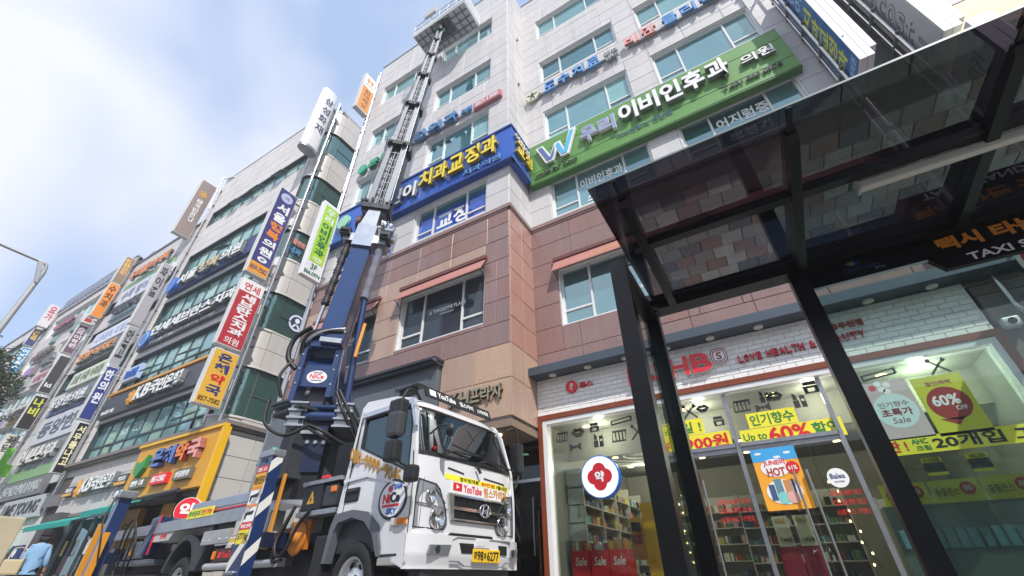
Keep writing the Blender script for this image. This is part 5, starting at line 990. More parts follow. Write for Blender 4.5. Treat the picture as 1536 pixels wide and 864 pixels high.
for a in (('long board of pink raised letters below the parapet', -44.2, -40.0, 16.2, 16.9, '#8f7b84', '하늘빛미용', '#c24e80', True), ('small teal open box on the tall front, upper', -39.9, -39.2, 15.3, 16.1, '#4f7d7a'), ('small teal box on the tall front, lower left', -43.4, -42.5, 15.3, 15.8, '#44807a'),
          ('narrow dark strip board under the teal box', -44.8, -42.6, 14.65, 15.0, '#4b4346'), ('bright purple square board on the tall front', -44.6, -43.4, 12.95, 13.5, '#8a3f9c'), ('dark plum board beside the purple square', -43.0, -42.2, 12.7, 13.45, '#4e2744'),
          ('faded pink panel right of the purple square', -41.0, -37.5, 11.5, 12.3, '#bb9ca0', '네일아트', '#8d5560'), ('green cursive raised letters on the far facade', -46.0, -42.2, 11.8, 12.3, '#7f8a7f', '그린공부방', '#3bbf58', True), ('brown syllables board above the green letters', -44.6, -40.2, 13.9, 14.5, '#b3a49b', '바른몸운동', '#7a5640', True),
          ('white syllable board on the tall front centre', -41.0, -38.6, 12.6, 13.6, '#c2c6cb', '필라테스', '#6b7078', True), ('violet strip board low on the tall front', -46.5, -42, 9.0, 9.6, '#6f6aa6', '당구장', '#d8d8e8', True), ('red strip board at the foot of the tall front', -46.8, -41, 5.6, 6.4, '#9c3a42', '순대국밥', '#efe6d8', True),
          ('white strip board low on the tall front', -41, -36, 5.4, 6.4, '#c3c5c4', '핸드폰 할인매장', '#3a4fa0'), ('ochre strip board above the red one', -40.5, -35.9, 8.9, 9.7, '#b38a3c', '노래연습장', '#3a2a18', True), ('blue board on the far left front', -60, -50, 13.0, 13.9, '#3c66a8', '영어학원 수학학원', '#e8e8e8'), ('orange board on the far left front', -60, -50, 9.4, 10.4, '#c9742f', '돼지갈비', '#f0e8d8', True)): bd(*a)
ac = MB().box(-34.5, -33.6, 8.5, 9.2, 19.2, 20.9).box(-37.2, -36.6, 8.0, 8.6, 20.4, 22.0).box(-38.4, -38.2, 8, 8.5, 20.4, 21.3)
t = thing('roof_equipment', 'grey chimney and ducts on the roof behind the orange sign', 'duct', (-36, 8.3, 20)); ac.build('duct', dull_steel, t)
for i, x_ in enumerate((-39.5, -41.0, -47.3)):
    t = thing('roof_antenna', ['pale rooftop antenna nearest the orange sign', 'pale rooftop antenna left of the ducts', 'pale rooftop antenna at the corner of the tall front'][i], 'antenna', (x_, 8, 20.3), 'rooftop antennas'); MB().bbox(x_-.15, x_+.25, 8, 8.3, 20.3, 21.7-.1*i, .03).build('mast_box', white_paint, t)
# building across the street, met only in reflections
t = thing('apartment_building', 'plain apartment slab across the street, behind the viewer', 'building', (0, -22, 0)); MB().box(-50, 40, -26, -20, 0, 8).build('wall', M('far_render', '#96938f', .9, var=.2, vscale=.3), t); w2 = MB()
for i in range(40):
    for j in range(2): w2.box(-48+i*2.2, -46.8+i*2.2, -20, -19.95, 1.5+j*3, 3.0+j*3)
w2.build('window', dark_glass, t, kind='stuff')

# ================================================================== ladder truck
TH = R(-6.0); TN = Vector((-3.56, 3.94, 0))
truck = thing('ladder_truck', 'white cab ladder lift truck with navy boom raised to the roof', 'truck', TN, rz=TH, local=True)
TI = (Matrix.Translation(TN) @ Matrix.Rotation(TH, 4, 'Z')).inverted()
def warp(mb, fn): mb.v = [tuple(fn(Vector(p))) for p in mb.v]; return mb
def toloc(mb): return warp(mb, lambda p: TI @ p)
W_ = 1.94
cabw = M('cab_white_paint', '#cfcfd0', .22, coat=.6, var=.03, vscale=1.5, streak=.035); cabd = M('cab_dark_trim', '#2b2d30', .5); fend = M('fender_grey_plastic', '#5c5f66', .55, var=.06)
navy = M('navy_boom_paint', '#1f3560', .28, .1, coat=.5, var=.08, vscale=4); navy2 = M('navy_dark_paint', '#141f3d', .4, .1, var=.15, vscale=6)
chrome = M('chrome', '#d5d7da', .12, 1.0, var=.06, vscale=10); castal = M('cast_aluminium', '#a9acb0', .38, .8, var=.15, vscale=8); blackp = M('black_plastic', '#1c1d1f', .5, bump=.15, bscale=200)
deck = M('aluminium_deck', '#a8aaae', .38, .7, var=.14, vscale=5); grease = M('greasy_black_steel', '#17181c', .55, .4, var=.3, vscale=6)
shield = coated('windscreen', '#0f1114', mix=.22, rough=.01, wav=.05, glosscol='#d5dde2'); sideglass = coated('cab_side_glass', '#15181d', mix=.2, rough=.01, wav=.05)
TNr = Pl((0, 0, 0), (1, 0, 0)); TF = Pl((0, 0, 0), (0, 1, 0))
def tumble(p): k = 1-.095/.97*max(0, p.z-1.9)/.8; return Vector((p.x, .97+(p.y-.97)*k, p.z))
outl = [(-.48, .86), (-.06, .86), (-.045, 1.2), (-.05, 1.55), (-.085, 1.92), (-.22, 2.45), (-.34, 2.63), (-.7, 2.73), (-1.34, 2.79), (-1.42, 2.70), (-1.42, 1.30), (-1.05, 1.31), (-.78, 1.26), (-.58, 1.11)]
hole = [(-1.24, 2.50), (-1.17, 2.10), (-.20, 1.70), (-.17, 1.76), (-.25, 2.25), (-.34, 2.50)]
cab = MB().prism(TNr, outl, -.05, 0, [hole]); warp(cab, tumble)
far_ = MB().prism(Pl((0, W_, 0), (1, 0, 0)), outl, 0, .05, [hole]); warp(far_, tumble); cab.v += []
k = len(cab.v); cab.v += far_.v; cab.f += [tuple(i+k for i in f) for f in far_.f]; cab.sm += far_.sm
def xf(z): return (0 if z < 1.6 else -.035*(z-1.6)/.32 if z < 1.92 else -.035-.20*(z-1.92)/.58 if z < 2.5 else -.235-.12*((z-2.5)/.14))
def shell(t, z, d=0.): return tumble(Vector((xf(z)-.085*abs(t)**6+d, .97+.97*t, z)))
cab.grid(lambda u, v: shell(2*u-1, .98+v*.94), 28, 6)
for t0, t1 in ((-1, -.86), (.86, 1)): cab.grid(lambda u, v, t0=t0, t1=t1: shell(t0+(t1-t0)*u, 1.92+v*.58), 4, 6)
cab.grid(lambda u, v: shell(2*u-1, 2.5+v*.14), 28, 3)
def roofp(u, v):
    t = 2*u-1; x = -.355-1.06*v; z = 2.64+.09*min(1, v/.33)+.06*max(0, (v-.33)/.67); return tumble(Vector((x, .97+.97*t*(1), z-.07*abs(t)**8+.03*(1-t*t)*math.sin(min(1, v*1.5)*math.pi/2))))
cab.grid(roofp, 28, 10)
cab.add([tumble(Vector(p)) for p in ((-1.42, 0, 1.3), (-1.42, W_, 1.3), (-1.42, W_, 2.72), (-1.42, 0, 2.72))], [(0, 1, 2, 3)])
cabo = cab.build('cab', cabw, truck)
MB().box(-1.38, -.12, .07, W_-.07, .9, 1.6).build('cab_floor', cabd, truck)
MB().box(-1.38, -1.3, .1, W_-.1, 1.5, 2.6).build('cab_back_lining', cabd, truck)
for y in (.35, 1.1): MB().bbox(-1.25, -.75, y, y+.5, 1.5, 1.68, .05).bbox(-1.27, -1.12, y, y+.5, 1.62, 2.3, .05).build('seat', M('seat_fabric', '#33353a', .9), truck)
ws = MB().grid(lambda u, v: shell(-.925+1.85*u, 1.915+v*.605, .004), 24, 8); ws.build('windscreen', shield, truck)
bz = MB().grid(lambda u, v: shell(-.95+1.90*u, 1.875+v*.05, .008), 24, 1).grid(lambda u, v: shell(-.95+1.90*u, 2.505+v*.03, .009), 24, 1)
for t0 in (-.95, .925): bz.grid(lambda u, v, t0=t0: shell(t0+.025*u, 1.92+v*.59, .0085), 1, 8)
bz.build('windscreen_seal', blackp, truck)
sg = MB().prism(TNr, hole, -.035, -.02); warp(sg, tumble).build('side_window', sideglass, truck)
def ringp(poly, d): c = Vector((sum(p[0] for p in poly)/len(poly), sum(p[1] for p in poly)/len(poly))); return [(p[0]+(p[0]-c.x)/max(.001, (Vector(p)-c).length)*d, p[1]+(p[1]-c.y)/max(.001, (Vector(p)-c).length)*d) for p in poly]
warp(MB().prism(TNr, ringp(hole, .03), -.03, .006, [ringp(hole, -.004)]), tumble).build('window_seal', blackp, truck)
warp(MB().prism(TNr, [(-1.30, 2.52), (-.30, 2.53), (-.14, 2.2), (-.10, 2.2), (-.26, 2.60), (-1.31, 2.59)][::-1], .0, .05), tumble).build('rain_visor', M('silver_visor', '#b9bfc8', .25, .5), truck)
# door gaps and body creases as thin recess lines
ln = MB()
for P in ([(-1.36, 2.55), (-1.31, 2.0), (-1.30, 1.33)], [(-.115, 1.9), (-.07, 1.55), (-.065, .9)]):
    for q0, q1 in zip(P, P[1:]): ln.prism(TNr, [(q0[0], q0[1]), (q0[0]+.012, q0[1]), (q1[0]+.012, q1[1]), (q1[0], q1[1])], -.02, .002)
warp(ln, tumble).build('door_gap', M('gap_shadow', '#26272a', .9), truck)
cs = MB().prism(TNr, [(-1.38, 1.72), (-.9, 1.74), (-.12, 1.52), (-.12, 1.50), (-.9, 1.70), (-1.38, 1.68)][::-1], 0, .012); cs.build('door_crease', cabw, truck)
hd = MB().bbox(-1.30, -1.02, -.012, .01, 1.44, 1.60, .02).build('door_handle', blackp, truck); MB().bbox(-1.27, -1.05, -.035, -.012, 1.55, 1.58, .008).build('grip', M('grip_plastic', '#2c2d30', .3), hd)
lab = TNr.off(.004)
sh_ = MB()
for i, ch in enumerate('010-9999-9045'): 
    x_ = -1.35+i*.084; zc = 2.03-.0330*i; write(sh_, ch, TNr, x_, x_+.074, zc-.085+(.07 if ch == '-' else 0), zc+.085-(.075 if ch == '-' else 0),   .001, .006, .02, slant=-.12)
sh_.build('phone_lettering', M('phone_gold', '#b07f22', .45), truck)
lg = MB().disc(lab, -.37, 1.40, .245, 0, .004, 40, .215).build('team_logo', M('logo_ink', '#22262e', .4), truck)
MB().disc(lab, -.37, 1.40, .212, .004, .007, 40, .183).build('logo_ground', white_paint, lg); l2 = lab.off(.008)
m = MB(); write(m, 'N', l2, -.53, -.44, 1.36, 1.46, 0, .003, .04); m.disc(l2, -.42, 1.51, .035, 0, .003, 14); m.pbox(l2, -.53, -.24, 1.32, 1.345, 0, .003); m.pbox(l2, -.435, -.405, 1.36, 1.45, 0, .003); m.build('logo_red', red_print, lg)
text('Ce', l2, -.40, -.24, 1.36, 1.47, black_letter, lg, bold=.04); text('SKY', l2, -.45, -.27, 1.245, 1.305, blue_print, lg, bold=.04, slant=.15); text('TEAM', l2, -.40, -.22, 1.50, 1.555, blue_print, lg, bold=.03)
sgn = MB().bbox(-.33, -.07, -.03, .01, 1.12, 1.20, .015).build('turn_signal', M('clear_lens', '#c9c2b8', .15), truck); MB().bbox(-.22, -.07, -.034, -.01, 1.125, 1.195, .01).build('amber_lens', M('amber_lens', '#d9731c', .2), sgn)
# fender flare, sill
fl = MB(); arc = [(-1.50, .80), (-1.46, 1.18), (-1.40, 1.32), (-1.05, 1.345), (-.76, 1.30), (-.54, 1.14), (-.43, .84)]; arci = [(-1.44, .80), (-1.38, 1.12), (-1.32, 1.22), (-1.05, 1.26), (-.80, 1.20), (-.62, 1.06), (-.50, .84)]
fl.prism(TNr, arc[::-1]+arci, -.08, .03); fl.build('fender_flare', fend, truck)
fl = MB().prism(Pl((0, W_, 0), (1, 0, 0)), arc[::-1]+arci, -.03, .08).build('fender_flare', fend, truck)
MB().prism(TNr, [(-1.44, .6), (-1.38, 1.12), (-1.32, 1.22), (-1.05, 1.26), (-.80, 1.20), (-.62, 1.06), (-.50, .6)][::-1], -1.9, -.55).build('wheel_arch', M('arch_black', '#0c0c0d', .9), truck)
MB().bbox(-.48, -.05, -.02, .2, .755, .835, .012).build('sill_step', M('step_silver', '#b7b6ae', .4, .5), truck); MB().box(-.49, -.04, -.024, .15, .835, .858).build('sill_trim', cabd, truck)
MB().bbox(-1.72, -1.5, -.03, .25, .55, 1.1, .02).build('side_step', blackp, truck)
# bumper
def bmp(t, z, d=0.): return Vector((.06-.10*abs(t)**5+d-(.03 if z < .82 else 0), .97+1.0*t, z))
bp_ = MB(); Z0, Z1 = .72, 1.04
bp_.grid(lambda u, v: bmp(-1+2*u, Z0+(Z1-Z0)*v), 32, 6)
for t in (-1, 1): bp_.grid(lambda u, v, t=t: Vector((-.04-u*.38, .97+1.0*t, Z0+(Z1-Z0)*v)) if False else Vector((-.045-u*.40, .97+1.0*t+(.02*u*(-1 if t > 0 else 1)), Z0+(.14*u)+(Z1-Z0-.14*u)*v)), 4, 2, flip=t > 0)
bp_.grid(lambda u, v: bmp(2*u-1, Z1)+Vector((-.1*v, 0, .01*v)), 20, 1); bp_.grid(lambda u, v: bmp(2*u-1, Z0)+Vector((-.12*(1-v), 0, 0)), 20, 1)
bp_.build('bumper', cabw, truck)
MB().box(-.4, -.12, .1, W_-.1, .74, 1.0).build('bumper_core', cabd, truck)
for y0, y1 in ((.70, .95), (1.43, 1.60)): MB().prism(TF, [(y0+.04, .875), (y1, .875), (y1, .975), (y0, .975)], .05, .068).build('air_intake', M('arch_black', '#0c0c0d', .9), truck)
for P in ([(.56, .80), (.70, .80), (.80, .755), (1.5, .755), (1.58, .80), (1.66, .80), (1.66, .785), (1.59, .785), (1.51, .742), (.79, .742), (.69, .785), (.56, .785)], [(.58, 1.0), (.66, 1.035), (1.66, 1.035), (1.70, 1.0), (1.68, 1.0), (1.65, 1.022), (.67, 1.022), (.60, 1.0)]): MB().prism(TF, P[::-1], .05, .066).build('bumper_crease', M('crease_grey', '#77797c', .6), truck)
MB().prism(TF, [(.97, .94), (1.25, .94), (1.24, 1.035), (.98, 1.035)], .05, .07).build('centre_panel', cabw, truck)
for y0, y1, sgnn in ((.21, .56, 1), (1.68, 1.84, -1)):
    f_ = MB().prism(TF, [(y0, .85), (y1-.04, .85), (y1, .95), (y0+.03, .94)], .0, .072).build('fog_lamp', M('lamp_bezel', '#8a8e90', .3, .6), truck); MB().disc(TF, (y0+y1)/2-.04, .9, .04, .072, .08, 16).build('lens', glass('lamp_lens', '#e6ecec', 1.5), f_)
MB().grid(lambda u, v: bmp(-.9+1.8*u, .70+.02*v)+Vector((-.08, 0, 0)), 10, 1).box(-.2, -.02, .2, W_-.2, .62, .72).build('bumper_lip', cabd, truck)
MB().bbox(.0, .075, .99, 1.15, .95, 1.03, .01).build('tow_cover', cabw, truck)
pl_ = MB().bbox(.055, .075, .93, 1.45, .79, .925, .008).build('number_plate', M('plate_yellow', '#e3b81c', .4), truck); pp = TF.off(.076)
text('경기', pp, .95, 1.0, .82, .90, black_letter, pl_, bold=.02); text('98', pp, 1.01, 1.12, .81, .905, black_letter, pl_, bold=.015); text('자', pp, 1.13, 1.175, .82, .89, black_letter, pl_, bold=.02); text('6277', pp, 1.19, 1.42, .81, .905, black_letter, pl_, bold=.015)
# front face pieces
def fpatch(name, mat, P, d0, d1, par=truck, nn=1):
    if len(P) == 4:
        m = MB(); q = [Vector(p) for p in P]
        def bl_(u, v): a = q[0].lerp(q[1], u); b = q[3].lerp(q[2], u); return a.lerp(b, v)
        m.grid(lambda u, v: TF.pt(*bl_(u, v), d1), 14, 2); m.grid(lambda u, v: TF.pt(*bl_(u, v), d0), 14, 2, flip=True)
        for v_ in (0, 1): m.grid(lambda u, v: TF.pt(*bl_(u, v_), d0+(d1-d0)*v), 14, 1, flip=v_ == 1)
        for u_ in (0, 1): m.grid(lambda u, v: TF.pt(*bl_(u_, u), d0+(d1-d0)*v), 2, 1, flip=u_ == 0)
    else: m = MB().prism(TF, P, d0, d1)
    return warp(m, lambda p: Vector((p.x+xf(p.z)-.085*abs((p.y-.97)/.97)**6, p.y, p.z))).build(name, mat, par)
fpatch('lower_grille_slot', M('arch_black', '#0c0c0d', .9), [(.55, 1.04), (1.40, 1.04), (1.36, 1.075), (.6, 1.075)], 0, .012)
gr = fpatch('grille', M('grille_black', '#16171a', .5), [(.60, 1.20), (1.60, 1.20), (1.70, 1.49), (.52, 1.49)], -.01, .012)
for z in (1.215, 1.335, 1.475):
    ww_ = .02 if z != 1.335 else .035; k_ = (z-1.2)/.29; fpatch('chrome_bar', chrome, [(.60-.08*k_, z-ww_/2), (1.60+.1*k_, z-ww_/2), (1.6+.1*k_+.01, z+ww_/2), (.60-.08*k_-.01, z+ww_/2)], .012, .035, gr)
for ya, yb in ((.52, .62), (1.62, 1.70)): fpatch('chrome_wing', chrome, [(ya+.05, 1.20), (yb, 1.2), (yb-.02, 1.48), (ya-.02, 1.48)], .012, .03, gr)
ms = MB()
for i in range(27):
    y = .62+i*.037
    for z0, z1 in ((1.225, 1.318), (1.355, 1.465)):
        ms.prism(TF, [(y, z0), (y+.008, z0), (y+.045, z1), (y+.037, z1)], .012, .018); ms.prism(TF, [(y+.045, z0), (y+.037, z0), (y, z1), (y+.008, z1)][::-1], .0121, .0181)
ms.build('grille_mesh', M('mesh_grey', '#2d2f33', .4, .5), gr, kind='stuff')
em = MB()
N_ = 30; em.tube([(.055, 1.16+.105*math.cos(2*math.pi*i/N_), 1.345+.07*math.sin(2*math.pi*i/N_)) for i in range(N_+1)], .011, 6); em.tube([(.055, 1.10, 1.29), (.058, 1.13, 1.40)], .013, 6).tube([(.055, 1.19, 1.29), (.058, 1.22, 1.40)], .013, 6).tube([(.057, 1.115, 1.335), (.06, 1.16, 1.35), (.057, 1.205, 1.355)], .011, 6); em.build('maker_emblem', chrome, truck)
fpatch('upper_vent', cabd, [(.50, 1.765), (.80, 1.735), (.80, 1.755), (.52, 1.785)], .0, .006); fpatch('upper_vent', cabd, [(1.20, 1.735), (1.66, 1.715), (1.66, 1.735), (1.20, 1.755)], .0, .006)
ys = fpatch('yellow_strip', yellow_print, [(.47, 1.64), (1.75, 1.64), (1.75, 1.705), (.45, 1.705)], 0, .004)
tf1 = TF.off(-.002)
text('장비임대료', tf1, .72, 1.08, 1.648, 1.695, black_letter, ys, bold=.0); text('80만원', tf1, 1.14, 1.42, 1.648, 1.695, red_print, ys, bold=.0); text('1월시작', tf1, 1.46, 1.7, 1.648, 1.695, black_letter, ys)
for o_ in (ys.children): o_.location.x += .0
fpatch('white_strip', white_paint, [(.55, 1.50), (1.72, 1.50), (1.74, 1.638), (.53, 1.638)], 0, .003)
yt = fpatch('video_logo', red_print, [(.60, 1.53), (.76, 1.53), (.76, 1.62), (.60, 1.62)], .003, .006); MB().prism(TF, [(.655, 1.55), (.71, 1.575), (.655, 1.60)], .004, .008).build('play_mark', white_print, yt)
text('YouTube', TF, .79, 1.14, 1.525, 1.615, red_print, truck, .002, .007, .02); text('팀스카이자', TF, 1.19, 1.68, 1.515, 1.63, M('sticker_gold', '#c9851f', .4), truck, .002, .007, .02)
for sidey in (0, 1):
    def hy(y): return y if not sidey else W_-y
    P = [(.05, 1.10), (.46, 1.09), (.515, 1.15), (.51, 1.22), (.48, 1.32), (.38, 1.51), (.31, 1.565), (.07, 1.60), (.045, 1.4)]
    P = [(hy(a), b) for a, b in P]; P = P if not sidey else P[::-1]
    h_ = fpatch('headlight', M('lamp_inside', '#9b9fa3', .2, .55, coat=.8), P, -.04, .012, truck)
    for (ya, za, r_) in ((.36, 1.21, .105), (.24, 1.43, .066)): 
        yy = hy(ya); xx = xf(za)-.085*abs((yy-.97)/.97)**6; MB().lathe((xx+.012, yy, za), (1, 0, 0), [(.0, r_*.3), (.006, r_*.35), (.008, r_*.9), (.02, r_), (.02, r_*1.08), (0, r_*1.1)], 20).build('reflector', chrome, h_)
    m = MB().prism(TF, P, .012, .018, [ringp(P, -.016)]); warp(m, lambda p: Vector((p.x+xf(p.z)-.085*abs((p.y-.97)/.97)**6, p.y, p.z))).build('lamp_seal', blackp, h_)
    for (ya, za, yb, zb) in ((.07, 1.34, .50, 1.30), (.12, 1.10, .12, 1.6), (.30, 1.52, .46, 1.36)):
        a_, b_ = hy(ya), hy(yb); fpatch('lamp_divider', M('divider_grey', '#6c7074', .3, .4), [(a_, za), (b_+.012, zb), (b_+.012, zb+.014), (a_, za+.014)], .012, .02, h_)
# wipers
for pts in ([(.0, .35, 1.90), (.03, .55, 1.97), (.01, 1.05, 2.0)], [(.0, 1.0, 1.90), (.03, 1.2, 1.95), (.0, 1.75, 1.94)]):
    m = MB().tube(pts, .012, 6); e_ = Vector(pts[2]); m.tube([e_+Vector((-.02, -.5, .06)), e_+Vector((-.01, .12, -.0))], .01, 5); m.build('wiper', blackp, truck)
MB().tube([(.02, 1.02, 1.86), (.05, 1.06, 1.78)], .02, 8).build('wiper_arm', blackp, truck)
# roof visor board
vb = MB().hexa([(-.40, .35, 2.74), (-.40, 1.78, 2.74), (-.46, 1.78, 2.9), (-.46, .35, 2.9), (-.37, .35, 2.74), (-.37, 1.78, 2.74), (-.43, 1.78, 2.9), (-.43, .35, 2.9)]).build('roof_board', blackp, truck)
vp = Pl((-.368, 0, 2.74), (0, 1, 0), (-.06, 0, .16)); MB().prism(vp, [(.42, .03), (.54, .03), (.54, .13), (.42, .13)], .002, .006).build('board_logo', white_print, vb); text('YouTube', vp, .58, .95, .035, .13, white_print, vb, .002, .005, .02); text('팀스카이', vp, 1.05, 1.35, .04, .12, white_print, vb, .002, .005, .02); text('스카이차', vp, 1.45, 1.72, .04, .12, white_print, vb, .002, .005, .02)
MB().box(-.75, -.45, .18, .25, 2.75, 2.83).box(-.8, -.35, .14, .30, 2.83, 2.86).build('beacon_bracket', blackp, truck)
MB().tube([(-.9, 0.25, 2.78), (-.95, .25, 2.98)], .01, 5).build('antenna', blackp, truck)
# mirrors
mr_ = MB().tube(smoothpath([(-.16, .06, 2.55), (-.1, -.12, 2.62), (-.10, -.26, 2.50), (-.12, -.28, 2.0), (-.10, -.26, 1.78), (-.02, -.12, 1.68), (-.05, .02, 1.70)], 5), .016, 8).build('mirror_arm', blackp, truck)
MB().bbox(-.24, -.02, -.36, -.22, 2.02, 2.44, .035).build('mirror_housing', blackp, truck); MB().bbox(-.20, -.01, -.38, -.25, 1.98, 2.28, .04).build('mirror_back', M('mirror_grey', '#3b3c3f', .45), truck)
MB().bbox(-.22, -.04, -.36, -.22, 1.72, 1.96, .035).build('mirror_housing', blackp, truck); MB().bbox(.02, .18, -.24, -.12, 1.50, 1.68, .04).build('kerb_mirror', blackp, truck)
MB().tube([(.0, .13, 2.10), (.12, .16, 2.18), (.2, .22, 2.2)], .012, 6).build('mirror_arm', blackp, truck); MB().lathe((.22, .24, 2.14), (.3, .5, 0), [(-.04, .0), (-.03, .06), (.02, .09), (.03, .085)], 16).build('round_mirror', blackp, truck)
MB().tube(smoothpath([(-.16, W_-.06, 2.55), (-.1, W_+.14, 2.58), (-.1, W_+.2, 2.0), (-.05, W_+.02, 1.72)], 5), .016, 8).build('mirror_arm', blackp, truck); MB().bbox(-.22, -.04, W_+.12, W_+.26, 1.95, 2.4, .03).build('mirror_housing', blackp, truck)
MB().disc(TF, .27, 1.97, .022, -.06, -.03, 18).build('round_sticker', red_print, truck)
# wheels
def wheel(x, y, dual=False):
    d = -1 if y < 1 else 1
    w = MB().lathe((x, y, .62), (0, d, 0), [(-.24, .22), (-.25, .33), (-.22, .375), (-.12, .385), (0, .38), (.02, .36), (.03, .30), (.02, .24), (0, .235)], 36).build('wheel', rubber, truck)
    tr = MB()
    for i in range(40):
        a_ = 2*math.pi*i/40; c_ = Vector((x+.382*math.cos(a_), y, .62+.382*math.sin(a_))); tr.hexa([c_+Vector((math.cos(a_)*s1*.008-math.sin(a_)*s2*.02, -d*s3, math.sin(a_)*s1*.008+math.cos(a_)*s2*.02)) for s1 in (-1, 1) for s2, s3 in ((-1, .0), (1, .0), (1, .22), (-1, .22))])
    tr.build('tread', rubber, w, kind='stuff')
    rim = MB().lathe((x, y, .62), (0, d, 0), [(.015, .245), (.02, .225), (-.02, .21), (-.06, .19), (-.05, .15), (.0, .12), (.01, .09), (.05, .08), (.06, .0)], 28).build('rim', M('rim_silver', '#b9bbbe', .3, .8), w)
    hs = MB()
    for i in range(6): a_ = 2*math.pi*i/6; hs.cyl((x+.165*math.cos(a_), y-.045*d+.0, .62+.165*math.sin(a_)), (x+.165*math.cos(a_), y-.03*d, .62+.165*math.sin(a_)), .026, n=10)
    hs.build('hand_hole', M('arch_black', '#0c0c0d', .9), w); nb = MB()
    for i in range(6): a_ = 2*math.pi*(i+.5)/6; nb.cyl((x+.1*math.cos(a_), y+.0*d, .62+.1*math.sin(a_)), (x+.1*math.cos(a_), y+.03*d, .62+.1*math.sin(a_)), .014, n=6)
    nb.build('wheel_nut', chrome, w)
wheel(-.98, .06); wheel(-.98, W_-.06); wheel(-5.72, .06); wheel(-5.72, W_-.06)
MB().box(-1.1, -.9, .3, W_-.3, .55, .68).box(-5.8, -5.6, .3, W_-.3, .55, .68).build('axle', grease, truck)
# chassis
MB().box(-9.8, -.3, .45, .55, .85, 1.08).box(-9.8, -.3, W_-.55, W_-.45, .85, 1.08).box(-9.6, -9.5, .5, W_-.5, .85, 1.08).box(-2.6, -2.5, .5, W_-.5, .85, 1.08).box(-4.2, -4.1, .5, W_-.5, .85, 1.08).build('chassis_rail', grease, truck)
MB().box(-4.6, -1.6, .6, 1.35, .6, 1.0).box(-3.3, -1.6, .25, .6, .62, .95).build('drivetrain', grease, truck)
# deck and side gear
MB().box(-9.6, -3.5, .0, W_, 1.50, 1.58).box(-9.6, -3.5, -.02, .05, 1.44, 1.62).box(-9.6, -3.5, W_-.05, W_+.02, 1.44, 1.62).build('deck', deck, truck)
MB().bbox(-6.1, -3.7, .03, .13, 1.70, 1.86, .02).bbox(-6.1, -3.7, .03, .10, 1.62, 1.70, .01).build('side_beam', M('pale_blue_alu', '#9fa9b5', .35, .6, var=.1), truck)
MB().box(-6.2, -3.6, .0, .03, 1.655, 1.675).build('red_pipe', red_print, truck)
yb = MB().box(-6.0, -5.0, -.03, -.02, 1.59, 1.74).build('advert_plate', yellow_print, truck); text('장비임대', TNr.off(.03), -5.96, -5.5, 1.62, 1.71, green_print, yb, .001, .004, .02); text('견인가능', TNr.off(.03), -5.46, -5.04, 1.62, 1.71, red_print, yb, .001, .004, .02)
MB().prism(TNr, [(-7.0, 1.42), (-6.85, 1.5), (-4.95, 1.46), (-4.95, 1.2), (-5.1, .8), (-5.02, .8), (-4.85, 1.15), (-4.85, 1.5), (-6.95, 1.56)], -.3, .0).build('rear_fender', M('mudguard', '#2f3338', .6, var=.12), truck)
arcR = [(-5.72+.62*math.cos(R(a)), .62+.72*math.sin(R(a))) for a in range(15, 166, 10)]; arcS = [(-5.72+.54*math.cos(R(a)), .62+.64*math.sin(R(a))) for a in range(15, 166, 10)]
MB().prism(TNr, arcR+arcS[::-1], -.35, .01).build('mudguard', M('mudguard', '#2f3338', .6), truck)
MB().prism(TNr, [(-7.3, 1.3), (-6.55, 1.3), (-6.4, 1.45), (-7.3, 1.47)], -.3, 0).build('side_box', M('light_grey_box', '#b7b5b2', .5, var=.08), truck); text('안전제일', TNr.off(.002), -7.0, -6.72, 1.34, 1.42, red_print, truck, 0, .003, .02)
pb2 = MB().bbox(-5.0, -4.05, -.05, .02, 1.14, 1.34, .01).build('hatch_plate', M('scuffed_alu', '#b5b3ae', .35, .6, var=.2), truck); bl = MB()
for x_ in (-4.92, -4.7, -4.35, -4.12): bl.cyl((x_, -.05, 1.2), (x_, -.065, 1.2), .015, n=8)
bl.build('bolt', chrome, pb2)
MB().box(-4.04, -3.05, -.015, .02, 1.23, 1.50).build('side_panel', M('light_grey_box', '#b7b5b2', .5), truck)
MB().box(-3.5, -2.95, .0, .4, 1.50, 1.60).build('deck_end', deck, truck)
MB().box(-4.95, -4.1, .05, .5, 1.36, 1.5).build('tool_locker', M('locker_black', '#17181b', .6), truck)
MB().box(-4.5, -2.74, -.03, .0, 1.12, 1.21).build('reflective_bar', M('reflective_yellow', '#d2b332', .4), truck); MB().box(-4.5, -2.74, -.032, -.03, 1.115, 1.135).box(-4.5, -2.74, -.032, -.03, 1.195, 1.215).build('bar_edge', white_paint, truck)
ybd = MB().box(-4.42, -3.3, -.03, -.015, .90, 1.07).build('advert_board', M('board_dark', '#3a2a24', .6), truck); text('YouTube', TNr.off(.03), -4.15, -3.72, .94, 1.03, red_print, ybd, .001, .004, .03); MB().box(-4.27, -4.18, -.034, -.03, .945, 1.025).build('play_plate', red_print, ybd); text('채널', TNr.off(.03), -3.68, -3.52, .93, 1.04, gold_print, ybd, .001, .004, .03)
MB().bbox(-4.42, -4.36, -.06, -.02, .93, 1.04, .01).bbox(-3.34, -3.28, -.06, -.02, .93, 1.04, .01).build('side_marker', M('amber_lens', '#d9731c', .2), truck)
MB().cyl((-4.65, 0, .84), (-2.6, 0, .84), .05, n=10).box(-4.65, -2.6, -.01, .01, .80, .86).build('side_guard', M('guard_silver', '#b9bbbc', .35, .6, var=.1), truck)
for x_ in (-4.6, -2.65): MB().box(x_, x_+.06, .03, .45, .80, .9).build('guard_bracket', dull_steel, truck)
